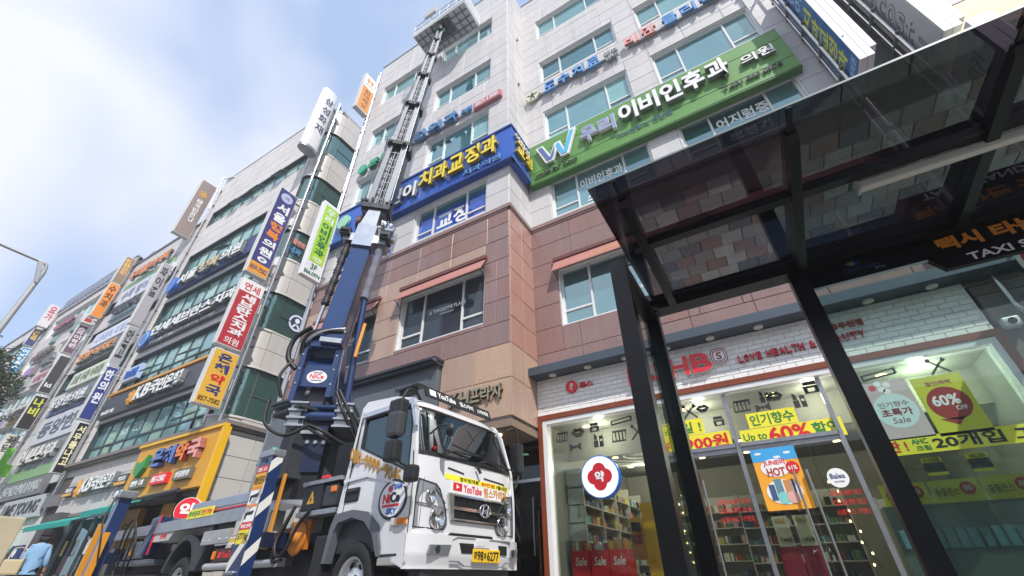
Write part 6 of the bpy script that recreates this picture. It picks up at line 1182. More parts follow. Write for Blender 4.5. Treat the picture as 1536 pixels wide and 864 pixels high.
ct = MB().bbox(-2.30, -1.85, .0, .3, 1.42, 1.74, .02).build('control_box', M('control_black', '#1d1f22', .45), truck); MB().box(-2.34, -1.45, -.02, .34, 1.74, 1.79).box(-2.34, -1.45, -.02, .34, 1.35, 1.41).build('box_rim', castal, truck)
MB().prism(TNr.off(.002), [(-2.16, 1.50), (-2.0, 1.50), (-2.08, 1.66)], 0, .004).build('warning_mark', gold_print, ct); text('4', TNr.off(.007), -2.10, -2.06, 1.52, 1.59, black_letter, ct, 0, .002, .03)
MB().bbox(-1.8, -1.5, .0, .3, 1.44, 1.70, .02).build('valve_box', M('dull_box', '#3d4147', .4, .4), truck); MB().bbox(-1.62, -1.52, -.03, .02, 1.60, 1.67, .01).build('side_marker', M('amber_lens', '#d9731c', .2), truck); MB().bbox(-1.9, -1.74, -.03, .02, 1.79, 1.83, .008).build('red_lamp', red_ac, truck)
MB().lathe((-2.35, .1, 1.12), (0, -1, 0), [(0, 0), (0, .2), (.02, .21), (.03, .17), (.04, .06), (.1, .05), (.1, 0)], 28).build('hose_reel', M('reel_orange', '#b86f1c', .45, var=.15), truck); MB().box(-2.57, -2.13, .1, .14, .98, 1.32).build('reel_plate', M('reel_orange', '#b86f1c', .45), truck)
MB().bbox(-2.85, -2.55, .1, .4, 1.25, 1.5, .01).build('louvre_box', M('light_grey_box', '#b7b5b2', .5), truck)
hs = M('rubber_hose', '#101012', .5)
for P in ([(-2.4, -.02, 1.5), (-2.45, -.14, 1.1), (-2.35, -.16, .92), (-2.2, -.14, .95), (-2.12, -.08, 1.25), (-2.0, -.02, 1.42)], [(-2.45, .0, 1.5), (-2.52, -.1, 1.0), (-2.45, -.12, .85), (-2.25, -.12, .86)]): MB().tube(smoothpath(P, 8), .022, 8).build('hydraulic_hose', hs, truck)
MB().box(-2.0, -1.46, .2, 1.7, 1.1, 2.3).build('mud_screen', grease, truck)
rb = MB().box(-2.9, -2.86, -.06, -.02, 1.0, 1.98).build('orange_reflector', M('reflector_orange', '#cf8b22', .4), truck)
# outrigger legs
st_w = M('hazard_white', '#d6d4cd', .5)
def leg(x0, y0, x1, y1, z0, z1, stick=True, hz=True):
    l_ = MB().box(x0, x1, y0, y1, z0, z1).build('outrigger_leg', navy, truck)
    p1 = Pl((x0, y0, 0), (1, 0, 0)); p2_ = Pl((x1, y0, 0), (0, 1, 0)); wd = x1-x0; wy = y1-y0
    z = z0+.02; m = MB()
    while z < z1-.3 and hz:
        if not (stick and z > z0+.8): m.prism(p1, [(0, z), (wd, z+wd*1.1), (wd, z+wd*1.1+.16), (0, z+.16)], .001, .004)
        m.prism(p2_, [(0, z+.1), (wy, z+.1+wy*1.1), (wy, z+.26+wy*1.1), (0, z+.26)], .001, .004); z += .56
    m.build('hazard_stripe', st_w, l_)
    MB().bbox(x0-.02, x1+.02, y0-.02, y1+.02, z1, z1+.10, .015).build('leg_cap', castal, l_); MB().cyl((x0+wd*.45, y0-.021, z1-.04), (x0+wd*.45, y0-.03, z1-.04), .035, n=14).build('bolt_boss', navy2, l_); MB().cyl(((x0+x1)/2, (y0+y1)/2, z1+.1), ((x0+x1)/2, (y0+y1)/2, z1+.15), .05, .04).build('green_lamp', M('lamp_green', '#3fae7c', .3), l_)
    MB().cyl(((x0+x1)/2, (y0+y1)/2, .12), ((x0+x1)/2, (y0+y1)/2, z0), .05, n=12).cyl(((x0+x1)/2, (y0+y1)/2, .09), ((x0+x1)/2, (y0+y1)/2, .13), .2, n=20).build('jack_foot', chrome, l_)
    for k in range(3): MB().cyl((x0+.04+k*.09, y0-.03, z0+.05), (x0+.04+k*.09, y0, z0+.05), .025, n=10).build('eye_bolt', castal, l_)
    if stick:
        zz = z1-.12
        for hh, mt, s_, lc in ((.10, red_print, '경고', white_print), (.19, M('sticker_amber', '#e0a526', .5), '작업중 접근금지', black_letter), (.22, white_print, '', red_print), (.22, white_print, '', red_print), (.09, red_print, '최대 반력', white_print), (.17, M('sticker_yellow', '#e3cf2f', .5), '5771kg', black_letter)):
            q = MB().pbox(p1, .03, wd-.03, zz-hh+.004, zz, .001, .004).build('sticker', mt, l_); pq = p1.off(.0045)
            if s_: text(s_, pq, .045, wd-.045, zz-hh*.8, zz-hh*.22, lc, q, 0, .002, .02)
            else: MB().pbox(pq, .03, wd-.03, zz-.03, zz, 0, .002).build('sticker_header', orange_print, q); MB().prism(pq, [(.06, zz-.1), (wd-.07, zz-.08), (wd-.09, zz-.13), (.12, zz-.13), (.11, zz-.18), (.07, zz-.18)][::-1], 0, .002).build('jack_drawing', black_letter, q)
            zz -= hh
    return l_
leg(-3.08, -.38, -2.72, -.22, .68, 2.16)
MB().box(-2.9, -2.74, -.13, .5, 1.02, 1.2).build('outrigger_beam', navy2, truck)
l2 = leg(-9.42, -.34, -9.18, -.12, .62, 2.22, False, False); MB().box(-9.40, -9.18, -.1, .6, 1.0, 1.2).build('outrigger_beam', navy2, truck); MB().bbox(-9.5, -9.1, -.42, -.06, 2.22, 2.38, .03).build('leg_head', castal, truck); MB().disc(Pl((0, -.42, 0), (1, 0, 0)), -9.3, 2.30, .07, 0, .01, 20).build('dial', white_print, truck)
for x_, z0_, z1_ in ((-9.1, .7, 1.55), (-9.72, .75, 1.75)): MB().box(x_, x_+.1, -.38, -.28, z0_, z1_).build('orange_reflector', M('reflector_orange', '#cf8b22', .4), truck)
leg(-2.93, W_+.13, -2.70, W_+.36, .68, 2.22, False)
# rear machinery
MB().bbox(-8.6, -7.9, .0, .5, 1.05, 1.35, .02).bbox(-7.8, -7.4, .0, .5, 1.3, 1.75, .02).bbox(-9.0, -7.3, .02, .4, .95, 1.03, .01).build('rear_locker', M('rear_grey', '#6f7680', .4, .5, var=.15), truck)
MB().prism(TNr, [(-7.75, 1.1), (-7.5, 1.1), (-7.3, 1.75), (-7.55, 1.75)], -.2, 0.02).build('side_flap', navy, truck); MB().box(-7.33, -7.3, -.02, .0, 1.1, 1.78).build('flap_edge', red_print, truck)
for P in ([(-8.7, -.05, .9), (-8.4, -.2, 1.5), (-8.1, -.22, 1.75), (-7.9, -.18, 1.5), (-8.0, -.1, .8)], [(-8.5, -.05, .8), (-8.2, -.18, 1.4), (-8.0, -.2, 1.6), (-7.7, -.15, 1.3), (-7.8, -.1, .8)], [(-9.3, -.4, 2.2), (-9.2, -.45, 1.8), (-9.0, -.42, 1.5), (-8.9, -.3, 1.0)]): MB().tube(smoothpath(P, 8), .017, 8).build('hydraulic_hose', hs, truck)
MB().prism(TNr.off(.01), [(-8.35, 1.12), (-8.15, 1.12), (-8.25, 1.26)], 0, .004).build('warning_mark', gold_print, truck)
MB().bbox(-9.9, -9.7, .1, W_-.1, .8, 1.3, .02).build('rear_bumper', M('rear_grey', '#6f7680', .4, .5), truck)
# tarp covered box behind the turret
tp = MB().hexa([(-4.6, .55, 2.1), (-3.7, .35, 2.1), (-3.7, 1.7, 2.1), (-4.6, 1.7, 2.1), (-4.55, .6, 3.25), (-3.75, .4, 3.35), (-3.8, 1.65, 3.35), (-4.5, 1.65, 3.25)])
tpo = MB().grid(lambda u, v: Vector((-4.75+.9*u, .5-.22*u+.04*math.sin(9*u+5*v), 2.05+1.15*v+.05*math.sin(7*u))), 12, 8); tarp = M('black_tarpaulin', '#2b2e32', .7, var=.2, bump=.4, bscale=14)
tp.build('tarp_cover', tarp, truck); MB().box(-4.65, -3.65, .3, 1.75, 3.28, 3.34).build('tarp_lid', tarp, truck)
MB().box(-4.6, -3.7, .6, 1.6, 1.58, 2.1).build('power_unit', grease, truck)

# ------------------------------------------------------------------ turret and boom
P0 = Vector((-7.32, 4.94, 3.96)); TIP = Vector((-6.75, 5.97, 20.0)); U_ = (TIP-P0).normalized()
rr = Vector((.78, .62, 0)).normalized(); rr = (rr-U_*rr.dot(U_)).normalized(); BP = Pl(P0, rr, U_)
rv = Vector((.78, .62, 0)).normalized(); VP_ = Pl(P0, rv)      # upright plane through the pivot
def bd_(mb, name, mat, parent=truck, **k): return toloc(mb).build(name, mat, parent, **k)
def obx(pl, *a): return MB().pbox(pl, *a)
# pedestal and ribs
tb = bd_(obx(VP_, -.12, .42, -2.3, -.9, -.75, .05), 'turret_column', grease)
bd_(obx(VP_, -.05, .42, -1.75, -.95, .05, .09), 'turret_plate', navy2)
bd_(MB().cyl(VP_.pt(.15, -2.4, -.35), VP_.pt(.15, -2.2, -.35), .55, n=28), 'slewing_ring', castal)
for s_, a in ((0, -.30), (1, .52)):
    m = MB().pbox(VP_, a, a+.28, -.98, -.55, -.5, .18); bd_(m, 'cast_bracket', castal)
    m = MB()
    for k in range(4): m.pbox(VP_, a-.02, a+.31, -1.0+.14*k, -.965+.14*k, -.5, .24)
    bd_(m, 'bracket_rib', castal)
bd_(MB().cyl(VP_.pt(-.05, -.78, .1), VP_.pt(.55, -.78, .1), .09, n=16).cyl(VP_.pt(-.05, -.6, .1), VP_.pt(.55, -.6, .1), .05, n=12), 'pivot_tube', navy)
bd_(obx(VP_, -.1, .5, -.9, -.6, -.3, .05), 'cross_plate', navy2)
# lift arm between turret and boom foot
bd_(MB().pbox(VP_, -.12, .18, -.75, .0, -.25, -.05), 'lift_arm', M('arm_grey', '#4a4650', .4, .3, var=.15))
# U-shaped boom foot
ft = bd_(MB().prism(VP_, [(-.38, .62), (.36, .62), (.36, .55), (-.38, .55)], -.25, .22).pbox(VP_, -.38, -.28, -.55, .549, -.3, .24).pbox(VP_, .26, .36, -.45, .549, -.3, .24), 'boom_foot', navy)
bd_(MB().prism(Pl(VP_.pt(.365, 0, 0), VP_.n*-1, (0, 0, 1)), [(-.22, .6), (.1, .6), (.3, .35), (.42, -.1), (.3, -.5), (.05, -.55), (-.22, -.42)], 0, .03), 'foot_side_plate', navy, ft)
bd_(MB().prism(Pl(VP_.pt(.398, 0, 0), VP_.n*-1, (0, 0, 1)), [(-.2, .55), (-.17, .55), (-.13, .1), (.1, -.35), (.3, -.42), (.3, -.46), (.08, -.4), (-.17, .08)], 0, .006), 'plate_edge', M('worn_white_edge', '#aab4c4', .4), ft)
bx = bd_(obx(VP_, -.30, .28, -.22, .22, -.1, .14), 'inner_box', navy); bd_(MB().hexa([VP_.pt(-.30, .22, -.1), VP_.pt(.28, .22, -.1), VP_.pt(.28, .22, .14), VP_.pt(-.3, .22, .14), VP_.pt(-.26, .46, -.1), VP_.pt(.25, .46, -.1), VP_.pt(.25, .46, -.02), VP_.pt(-.26, .46, -.02)]), 'inner_shelf', navy, bx)
q = VP_.off(.142); bd_(MB().disc(q, 0, -.02, .19, 0, .004, 30, .13), 'team_logo', white_paint, bx); bd_(write(MB(), 'NiCe', q, -.13, .13, -.06, .04, .004, .007, .03), 'lettering', red_print, bx); bd_(write(MB(), 'TEAM', q, -.09, .09, .05, .08, .004, .007, .02), 'lettering', black_letter, bx); bd_(MB().pbox(q, -.1, .1, -.1, -.085, .004, .007), 'logo_bar', black_letter, bx)
for P in ([(-.75, -.5, .1), (-.6, -1.0, .35), (-.2, -1.22, .4), (.15, -1.02, .38)], [(.15, -1.02, .38), (.4, -1.12, .4), (.8, -1.3, .2), (1.0, -1.25, .0)], [(.1, -1.04, .36), (.4, -1.2, .36), (.75, -1.36, .15)], [(-.5, .3, .2), (-.62, -.1, .3), (-.5, -.5, .25)], [(.5, -.3, .2), (.75, -.7, .25), (1.0, -1.2, .1)], [(.46, -.35, .22), (.68, -.75, .28), (.95, -1.2, .12)]): bd_(MB().tube(smoothpath([VP_.pt(*p) for p in P], 8), .03, 8), 'hydraulic_hose', hs)
for a, b in ((-.33, .4), (-.33, .1), (-.33, -.2), (.31, .4), (.31, .1), (.31, -.2)): bd_(MB().cyl(VP_.pt(a, b, .24), VP_.pt(a, b, .255), .018, n=8), 'bolt', castal, ft)
for k in range(4): bd_(MB().cyl(VP_.pt(-.02+.14*k, -1.25, .09), VP_.pt(-.02+.14*k, -1.25, .13), .035, n=10), 'valve_port', castal)
bd_(MB().pbox(VP_, -.02, .40, -1.12, -1.06, .09, .18), 'hose_clamp', castal)
# main boom
bm_ = bd_(MB().prism(Pl(BP.o, BP.r, BP.n*-1), [(-.30, -.26), (.30, -.26), (.30, .40), (.2, .46), (-.2, .46), (-.30, .40)], -3.45, -.5) if False else MB().pbox(BP, -.21, .22, .62, 3.35, -.45, .26), 'main_boom', navy)
bd_(MB().pbox(BP, -.20, .19, .9, 3.3, .262, .27), 'front_sheen', M('navy_sheen', '#26406c', .22, .2, coat=.6, var=.06), bm_)  # thin lighter navy sheet paints the sheen on the boom front
bd_(MB().pbox(BP, .222, .232, .9, 3.3, .14, .2).pbox(BP, .222, .232, .9, 3.3, -.3, -.24), 'side_rib', navy2, bm_)
bd_(MB().pbox(BP, -.28, .28, .55, .8, -.3, .3).pbox(BP, -.08, .34, .6, .95, .28, .36), 'boom_collar', navy, bm_)
bd_(MB().pbox(BP, -.1, .32, .62, .72, .36, .42).cyl(BP.pt(.28, .9, .36), BP.pt(.34, .9, .36), .03), 'clamp_block', castal, bm_)
for k in range(5): bd_(MB().tube(smoothpath([BP.pt(-.28-.02*k, .15, .1), BP.pt(-.42-.01*k, .5, .25), BP.pt(-.3+.05*k, .82, .36+.015*k), BP.pt(.3, .92+.02*k, .36)], 7), .016 if k else .05, 6), 'hydraulic_hose', hs if k < 2 else castal)
bd_(MB().tube(smoothpath([VP_.pt(-.42, .1, .2), VP_.pt(-.62, .35, .2), VP_.pt(-.60, .75, .2), VP_.pt(-.30, .98, .3)], 8), .05, 8), 'hydraulic_hose', hs)
# slim blue lift cylinder on the right with grey sleeve
bd_(MB().cyl(VP_.pt(.60, -.5, -.1), BP.pt(.40, 2.0, .05), .07, .065, n=16), 'lift_cylinder', navy); bd_(MB().pbox(Pl(BP.pt(.56, .5, .08), BP.r, BP.u), 0, .06, .0, .8, 0, .05), 'warning_strip', M('reflector_orange', '#cf8b22', .4))
slv = MB().tube([BP.pt(.39+.006*math.sin(i*2.1), 1.95+i*.1, .06+.01*math.cos(i*1.7)) for i in range(17)], [.10+.005*math.sin(i*1.9) for i in range(17)], 14); bd_(slv, 'fabric_sleeve', M('grey_fabric', '#6d6c78', .8, var=.12, bump=.5, bscale=18))
# left ribbed bellows over the rod
N2 = 46; bd_(MB().tube([BP.pt(-.38, 1.65+i*.042, .1) for i in range(N2)], [.062+(.026 if i % 2 else 0)+.010*math.sin(i*.9) for i in range(N2)], 14), 'rod_bellows', M('bellows_black', '#1b1a20', .6, var=.2))
bd_(MB().cyl(BP.pt(-.40, .7, .05), BP.pt(-.38, 1.7, .1), .035, n=12), 'piston_rod', chrome); bd_(MB().cyl(BP.pt(-.44, .2, .02), BP.pt(-.40, .95, .06), .06, n=14), 'lift_cylinder', navy)
# polished head
hd = bd_(MB().pbox(BP, -.50, .52, 3.50, 3.74, -.2, .24), 'boom_head', castal); bd_(MB().pbox(BP, -.22, .24, 3.3, 3.98, .1, .34), 'head_block', M('polished_alu', '#c9ccd0', .22, .9, var=.12, vscale=5), hd)
bd_(MB().hexa([BP.pt(-.19, 3.98, -.3), BP.pt(.21, 3.98, -.3), BP.pt(.21, 3.98, .34), BP.pt(-.19, 3.98, .34), BP.pt(-.11, 4.7, -.3), BP.pt(.17, 4.7, -.3), BP.pt(.17, 4.7, .26), BP.pt(-.11, 4.7, .26)]), 'head_neck', M('polished_alu', '#c9ccd0', .22, .9), hd)
for a in (-.46, .48): bd_(MB().pbox(BP, a-.12, a+.12, 3.62, 3.80, .0, .36).cyl(BP.pt(a-.1, 3.7, .36), BP.pt(a+.1, 3.7, .36), .05), 'rod_mount', M('dark_cast', '#3a3b40', .4, .6), hd)
for a, r_ in ((-.28, .25), (-.34, .21), (.30, .25), (.37, .21), (.50, .17)):
    w_ = bd_(MB().lathe(BP.pt(a-.03, 4.25, .0), BP.r, [(0, 0), (0, r_*.9), (.005, r_), (.02, r_*.82), (.04, r_*.82), (.055, r_), (.06, r_*.9), (.06, 0)], 28), 'cable_pulley', M('pulley_rust', '#5a3b35', .5, .5, var=.2) if a < 0 else chrome)
bd_(MB().cyl(BP.pt(-.38, 4.25, 0), BP.pt(.6, 4.25, 0), .04), 'pulley_axle', chrome); bd_(MB().cyl(BP.pt(.4, 4.05, .12), BP.pt(.6, 4.05, .12), .08).cyl(BP.pt(.38, 3.95, -.1), BP.pt(.62, 3.95, -.1), .1), 'winch_motor', chrome)
bd_(MB().pbox(BP, -.34, .38, 4.62, 4.78, -.3, .33), 'roller_frame', M('dark_cast', '#3a3b40', .4, .6))
for a0_, a1_ in ((-.38, -.2), (.24, .42)): bd_(MB().cyl(BP.pt(a0_, 4.86, .28), BP.pt(a1_, 4.86, .28), .06), 'roller', M('dark_cast', '#3a3b40', .4, .6))
for a0_ in (-.3, -.12, .16, .34): bd_(MB().pbox(BP, a0_-.02, a0_+.02, 4.7, 4.98, .2, .34), 'roller_arm', M('dark_cast', '#3a3b40', .4, .6))
# telescopic ladder sections
pipe = M('ladder_steel', '#74777d', .42, .6, var=.12, vscale=6); pipe2 = M('ladder_dark_steel', '#45474c', .4, .7, var=.12, vscale=6)
secs = [(4.5, 7.6, .29), (7.5, 9.9, .24), (9.8, 11.95, .195), (11.85, 13.6, .155), (13.5, 14.95, .12), (14.8, 15.95, .095)]
for i, (b0, b1, hw) in enumerate(secs):
    s_ = bd_(MB().pbox(BP, -hw, -hw*.45, b0, b1, -hw, hw*.72).pbox(BP, hw*.45, hw, b0, b1, -hw, hw*.72).pbox(BP, -hw*.45, hw*.45, b0, b1, -hw, hw*.12), 'ladder_section', pipe)
    bd_(MB().cyl(BP.pt(-hw*.12, b0, hw*.3), BP.pt(-hw*.12, b1, hw*.3), hw*.13, n=8).cyl(BP.pt(hw*.2, b0, hw*.3), BP.pt(hw*.2, b1, hw*.3), hw*.1, n=8), 'guide_cable', pipe2, s_)
    rg = MB(); z = b0+.3
    while z < b1-.1: rg.pbox(BP, -hw*.46, hw*.46, z, z+.03, hw*.38, hw*.44); z += .34
    bd_(rg, 'rung', pipe, s_)
    bd_(MB().pbox(BP, -hw*1.18, hw*1.18, b1-.16, b1, -hw*1.1, hw*.98).pbox(BP, -hw*1.3, -hw*1.18, b1-.28, b1-.05, -hw*.3, hw*.5).pbox(BP, hw*1.18, hw*1.4, b1-.3, b1-.05, -hw*.5, hw*.6), 'section_collar', M('collar_black', '#26272b', .45, .5), s_)
    bd_(MB().cyl(BP.pt(-hw*.7, b1-.12, hw), BP.pt(-hw*.7, b1-.12, hw*1.25), hw*.18, n=10).cyl(BP.pt(hw*.7, b1-.12, hw), BP.pt(hw*.7, b1-.12, hw*1.25), hw*.18, n=10), 'collar_roller', pipe2, s_)
bd_(MB().tube([BP.pt(-.30, 4.8, .35), BP.pt(-.25, 7.4, .36), BP.pt(-.1, 15.6, .12)], .012, 5), 'tension_cable', pipe2)
bd_(MB().tube([BP.pt(.33, 4.8, .2), BP.pt(.30, 7.4, .26), BP.pt(.12, 15.7, .1)], .010, 5), 'tension_cable', castal)
# work platform at the top
hb = bd_(MB().cyl(BP.pt(0, 15.7, 0), BP.pt(0, 16.05, 0), .17, .24, n=18), 'platform_head', grease); bd_(MB().cyl(BP.pt(-.2, 15.6, .1), BP.pt(-.2, 15.66, .18), .04).cyl(BP.pt(.17, 15.6, .1), BP.pt(.17, 15.66, .18), .04), 'green_lamp', M('lamp_green', '#3fae7c', .3), hb)
palu = M('platform_alu', '#cdd0d1', .5, .1, var=.12, vscale=3)
px0, px1, py0, py1, pz = -8.05, -5.35, 5.66, 6.78, 20.05
pf = bd_(MB().box(px0, px1, py0, py1, pz+.10, pz+.14), 'work_platform', palu)
pfm = MB().box(px0, px1, py0, py0+.05, pz, pz+.16).box(px0, px1, py1-.05, py1, pz, pz+.16).box(px0, px0+.05, py0+.05, py1-.05, pz, pz+.16).box(px1-.05, px1, py0+.05, py1-.05, pz, pz+.16)
bd_(pfm, 'edge_beam', palu, pf)
j = MB(); 
for k in range(1, 9): x_ = px0+k*(px1-px0)/9; j.box(x_-.018, x_+.018, py0+.05, py1-.05, pz+.03, pz+.10)
for k in range(1, 4): y_ = py0+k*(py1-py0)/4; j.box(px0+.05, px1-.05, y_-.018, y_+.018, pz+.025, pz+.098)
bd_(j, 'floor_joist', pipe, pf)
bd_(MB().box(-7.2, -6.3, 5.8, 6.4, pz-.03, pz+.05), 'mount_plate', pipe2, pf)
rl = MB()
for y_ in (py0+.02, py1-.02):
    for z_ in (pz+.55, pz+1.0): rl.cyl((px0, y_, z_), (px1, y_, z_), .022, n=8)
    for k in range(7): x_ = px0+k*(px1-px0)/6; rl.cyl((x_, y_, pz+.14), (x_, y_, pz+1.0), .018, n=6)
for x_ in (px0, px1):
    for z_ in (pz+.55, pz+1.0): rl.cyl((x_, py0, z_), (x_, py1, z_), .022, n=8)
bd_(rl, 'guard_rail', palu, pf); bd_(MB().box(px0, px1, py0-.01, py0+.01, pz+.16, pz+.36).box(px1-.01, px1+.01, py0, py1, pz+.16, pz+1.0), 'kick_plate', palu, pf)
bd_(MB().box(-7.45, -6.85, py0-.12, py0+.0, pz+.85, pz+1.35), 'control_cabinet', M('cabinet_cream', '#b5b2ae', .5), pf)

# ================================================================== taxi shelter
sh = thing('taxi_shelter', 'black steel taxi stand shelter with tinted glass roof', 'shelter', (.6, 2.9, .1))
blk = black_metal; RG = glass('tinted_roof_glass', '#7b767e', 1.6, boost=1.5)
MB().box(-.60, -.49, 2.42, 2.52, .12, 2.46).build('post', blk, sh); MB().box(-.575, -.475, 3.22, 3.32, .12, 2.44).build('post', blk, sh); MB().box(.49, .60, 3.22, 3.32, .12, 2.44).build('post', blk, sh); MB().box(2.4, 2.5, 3.22, 3.32, .12, 2.44).build('post', blk, sh)
MB().box(-.59, -.49, 2.52, 3.22, 2.36, 2.44).box(-.58, -.49, 2.52, 3.22, .3, .36).build('side_rail', blk, sh)
MB().box(-.545, -.535, 2.53, 3.215, .36, 2.36).build('side_pane', glass('shelter_glass', '#d5e0dc', 1.5), sh)
MB().box(-.60, 2.6, 3.20, 3.34, 2.44, 2.56).build('rear_beam', blk, sh); MB().box(-.60, 2.6, 3.14, 3.2, 2.50, 2.56).build('beam_lip', M('beam_edge', '#24272b', .3, .3), sh)
for x_ in (-.325, .575, 1.45): MB().prism(east(x_+.035), [(1.90, 2.475), (1.94, 2.45), (3.0, 2.40), (3.14, 2.40), (3.14, 2.50), (1.90, 2.50)], -.062, -.008).build('roof_arm', blk, sh)
for x_ in (-.325, .575, 1.45): MB().box(x_-.012, x_+.012, 1.74, 1.9, 2.492, 2.505).build('arm_fin', blk, sh)
MB().box(-.40, 2.6, 2.36, 2.42, 2.455, 2.502).build('purlin', blk, sh)
for x0, x1 in ((-.48, .573), (.577, 1.448), (1.452, 2.6)): MB().box(x0, x1, 1.74, 3.42, 2.565 if False else 2.507, 2.517).build('roof_pane', RG, sh)
ge = MB().box(-.48, 2.6, 1.736, 1.74, 2.506, 2.518); ge.build('glass_edge', M('roof_glass_edge', '#7d8888', .35), sh)
lt = MB().bbox(.87, 2.5, 2.43, 2.475, 2.40, 2.455, .012).build('tube_lamp', M('opal_tube', '#d6d0c4', .35), sh); MB().box(.865, .88, 2.425, 2.48, 2.395, 2.46).build('lamp_cap', M('cap_grey', '#b9b8b3', .4), lt)
# header panel and back glass
MB().prism(front(3.26), [(.60, 2.30), (1.25, 2.30), (1.31, 2.20), (2.45, 2.20), (2.45, 2.44), (.60, 2.44)], -.04, 0).build('header_panel', M('gloss_black_panel', '#07080a', .35, spec=.25), sh)
hp = front(3.259)
text('택시 타는 곳', hp, 1.335, 1.98, 2.325, 2.425, M('taxi_orange', '#e08a2c', .4), sh, 0, .003, .04); text('TAXI STAND', hp, 1.43, 1.97, 2.218, 2.272, white_print, sh, 0, .003, .015)
text('Do!Dream', hp, .82, 1.02, 2.345, 2.385, M('dim_blue_print', '#1d3158', .4), sh, 0, .003, .02); text('동두천', hp, .985, 1.04, 2.325, 2.345, grey_print, sh, 0, .003, .0)
for i, (an, c_) in enumerate(((-50, '#8c4a3a'), (-20, '#b07a3f'), (10, '#5f8c4a'), (35, '#3f7f9a'), (65, '#2f5a93'))):
    a0 = .875; b0 = 2.395; d = (math.sin(R(an)), math.cos(R(an))); n_ = (-d[1], d[0]); MB().prism(hp, [(a0, b0), (a0+d[0]*.025-n_[0]*.006, b0+d[1]*.025-n_[1]*.006), (a0+d[0]*.045, b0+d[1]*.045), (a0+d[0]*.025+n_[0]*.006, b0+d[1]*.025+n_[1]*.006)], .0005*i, .0005*i+.001).build('petal', M('petal_'+c_, c_, .4), sh)
BG = glass('back_glass', '#dbe8e3', 1.5)
MB().box(.60, 2.4, 3.27, 3.28, .4, 2.30).build('back_pane', BG, sh); MB().box(.60, 2.4, 3.24, 3.30, .3, .4).build('bottom_rail', blk, sh)
MB().box(.60, 2.4, 3.265, 3.285, 2.292, 2.30).build('pane_edge', M('glass_edge', '#c9d3d3', .3), sh)
MB().bbox(.56, .70, 3.10, 3.20, 2.25, 2.40, .01).build('junction', blk, sh) if False else None
bn = MB().box(.8, 2.2, 2.85, 3.15, .48, .53).box(.9, .95, 2.9, 3.1, .12, .48).box(2.05, 2.1, 2.9, 3.1, .12, .48); bn.build('bench', blk, sh)

# ================================================================== street furniture and people
lp = thing('street_lamp', 'grey street lamp pole with a curved arm at the left edge', 'street lamp', (-16.3, 1.62, 0))
lm = M('lamp_pole_grey', '#a9abaa', .5, .3, var=.06)
MB().cyl((-16.3, 1.62, .1), (-16.3, 1.62, 8.0), .095, .06, n=14).build('pole', lm, lp)
MB().tube(smoothpath([(-16.3, 1.62, 7.7), (-16.3, 1.60, 8.15), (-16.32, 1.45, 8.25), (-16.36, 1.1, 8.27), (-16.5, -.9, 8.4)], 8), .042, 10).build('arm', lm, lp); MB().prism(west(-16.25), [(-1.65, 7.6), (-1.5, 8.2), (-1.38, 8.22), (-1.58, 7.6)], -.04, .04).build('gusset', lm, lp)
MB().bbox(-16.68, -16.38, -1.5, -.9, 8.32, 8.46, .03).build('lamp_head', lm, lp); MB().cyl((-16.3, 1.62, .1), (-16.3, 1.62, .5), .2, .16, n=14).build('base', lm, lp)
cb = thing('control_cabinet', 'beige roadside cabinet cropped by the left edge of the frame', 'cabinet', (-10.3, 2.35, .1))
MB().bbox(-10.9, -9.82, 2.1, 2.5, .12, 1.46, .02).build('cabinet', M('cabinet_beige', '#b5a98c', .5, var=.06), cb); MB().cyl((-10.05, 2.09, 1.38), (-10.05, 2.06, 1.38), .025).build('lock', dull_steel, cb); MB().box(-10.4, -10.39, 2.095, 2.1, .2, 1.4).build('door_gap', cabd, cb)
ss = thing('standing_sign', 'navy standing notice board with emblem beside the walking person', 'sign', (-17.6, 5.9, .1)); p = front(6.8)
MB().box(-26.6, -25.4, 6.8, 6.86, .5, 1.95).build('board', M('notice_navy', '#27346e', .5), ss); MB().disc(p, -26.0, 1.7, .14, 0, .006, 20).build('emblem', white_print, ss); text('서울행복의원', p, -26.45, -25.55, 1.35, 1.5, white_print, ss)
for k in range(5): text('내과 소아과 진료', p, -26.3, -25.7, 1.2-k*.14, 1.27-k*.14, white_print, ss)
MB().box(-26.55, -26.5, 6.84, 6.88, .1, .5).box(-25.5, -25.45, 6.84, 6.88, .1, .5).build('stand_leg', dull_steel, ss)
ps = thing('parasol', 'green market parasol behind the walking person', 'parasol', (-27.6, 6.2, .1)); MB().lathe((-27.8, 6.2, 1.75), (0, 0, 1), [(0, 1.1), (.12, 1.08), (.42, .1), (.45, 0)], 8, False).build('canopy', M('parasol_green', '#2f9c6c', .8), ps); MB().cyl((-27.8, 6.2, .1), (-27.8, 6.2, 2.2), .025).build('pole', white_paint, ps)

def skinned(name, pts, edges, rad, mat, parent, sub=2, root=0, at=(0, 0, 0), rz=0.):
    me = bpy.data.meshes.new(name); me.from_pydata([tuple(p) for p in pts], edges, []); me.materials.append(mat)
    o = bpy.data.objects.new(name, me); COL.objects.link(o); o.parent = parent
    s = o.modifiers.new('skin', 'SKIN'); s.use_smooth_shade = True
    for i, v in enumerate(me.skin_vertices[0].data): r = rad[i]; v.radius = r if isinstance(r, tuple) else (r, r); v.use_root = (i == root)
    b = o.modifiers.new('sub', 'SUBSURF'); b.levels = sub; b.render_levels = sub; return o
pr_ = thing('person', 'pedestrian in a black cap and light blue shirt carrying a beige bag', 'person', (-17.15, 4.95, .12), rz=R(60), local=True)
skin = M('skin', '#b58468', .6); hairm = M('black_hair', '#15120f', .6, bump=.5, bscale=90); shirt = M('light_blue_shirt', '#7ea3c4', .85, var=.1, vscale=6, bump=.3, bscale=12); trou = M('dark_trousers', '#23262e', .85); bagm = M('beige_canvas', '#b7a684', .85, bump=.2)
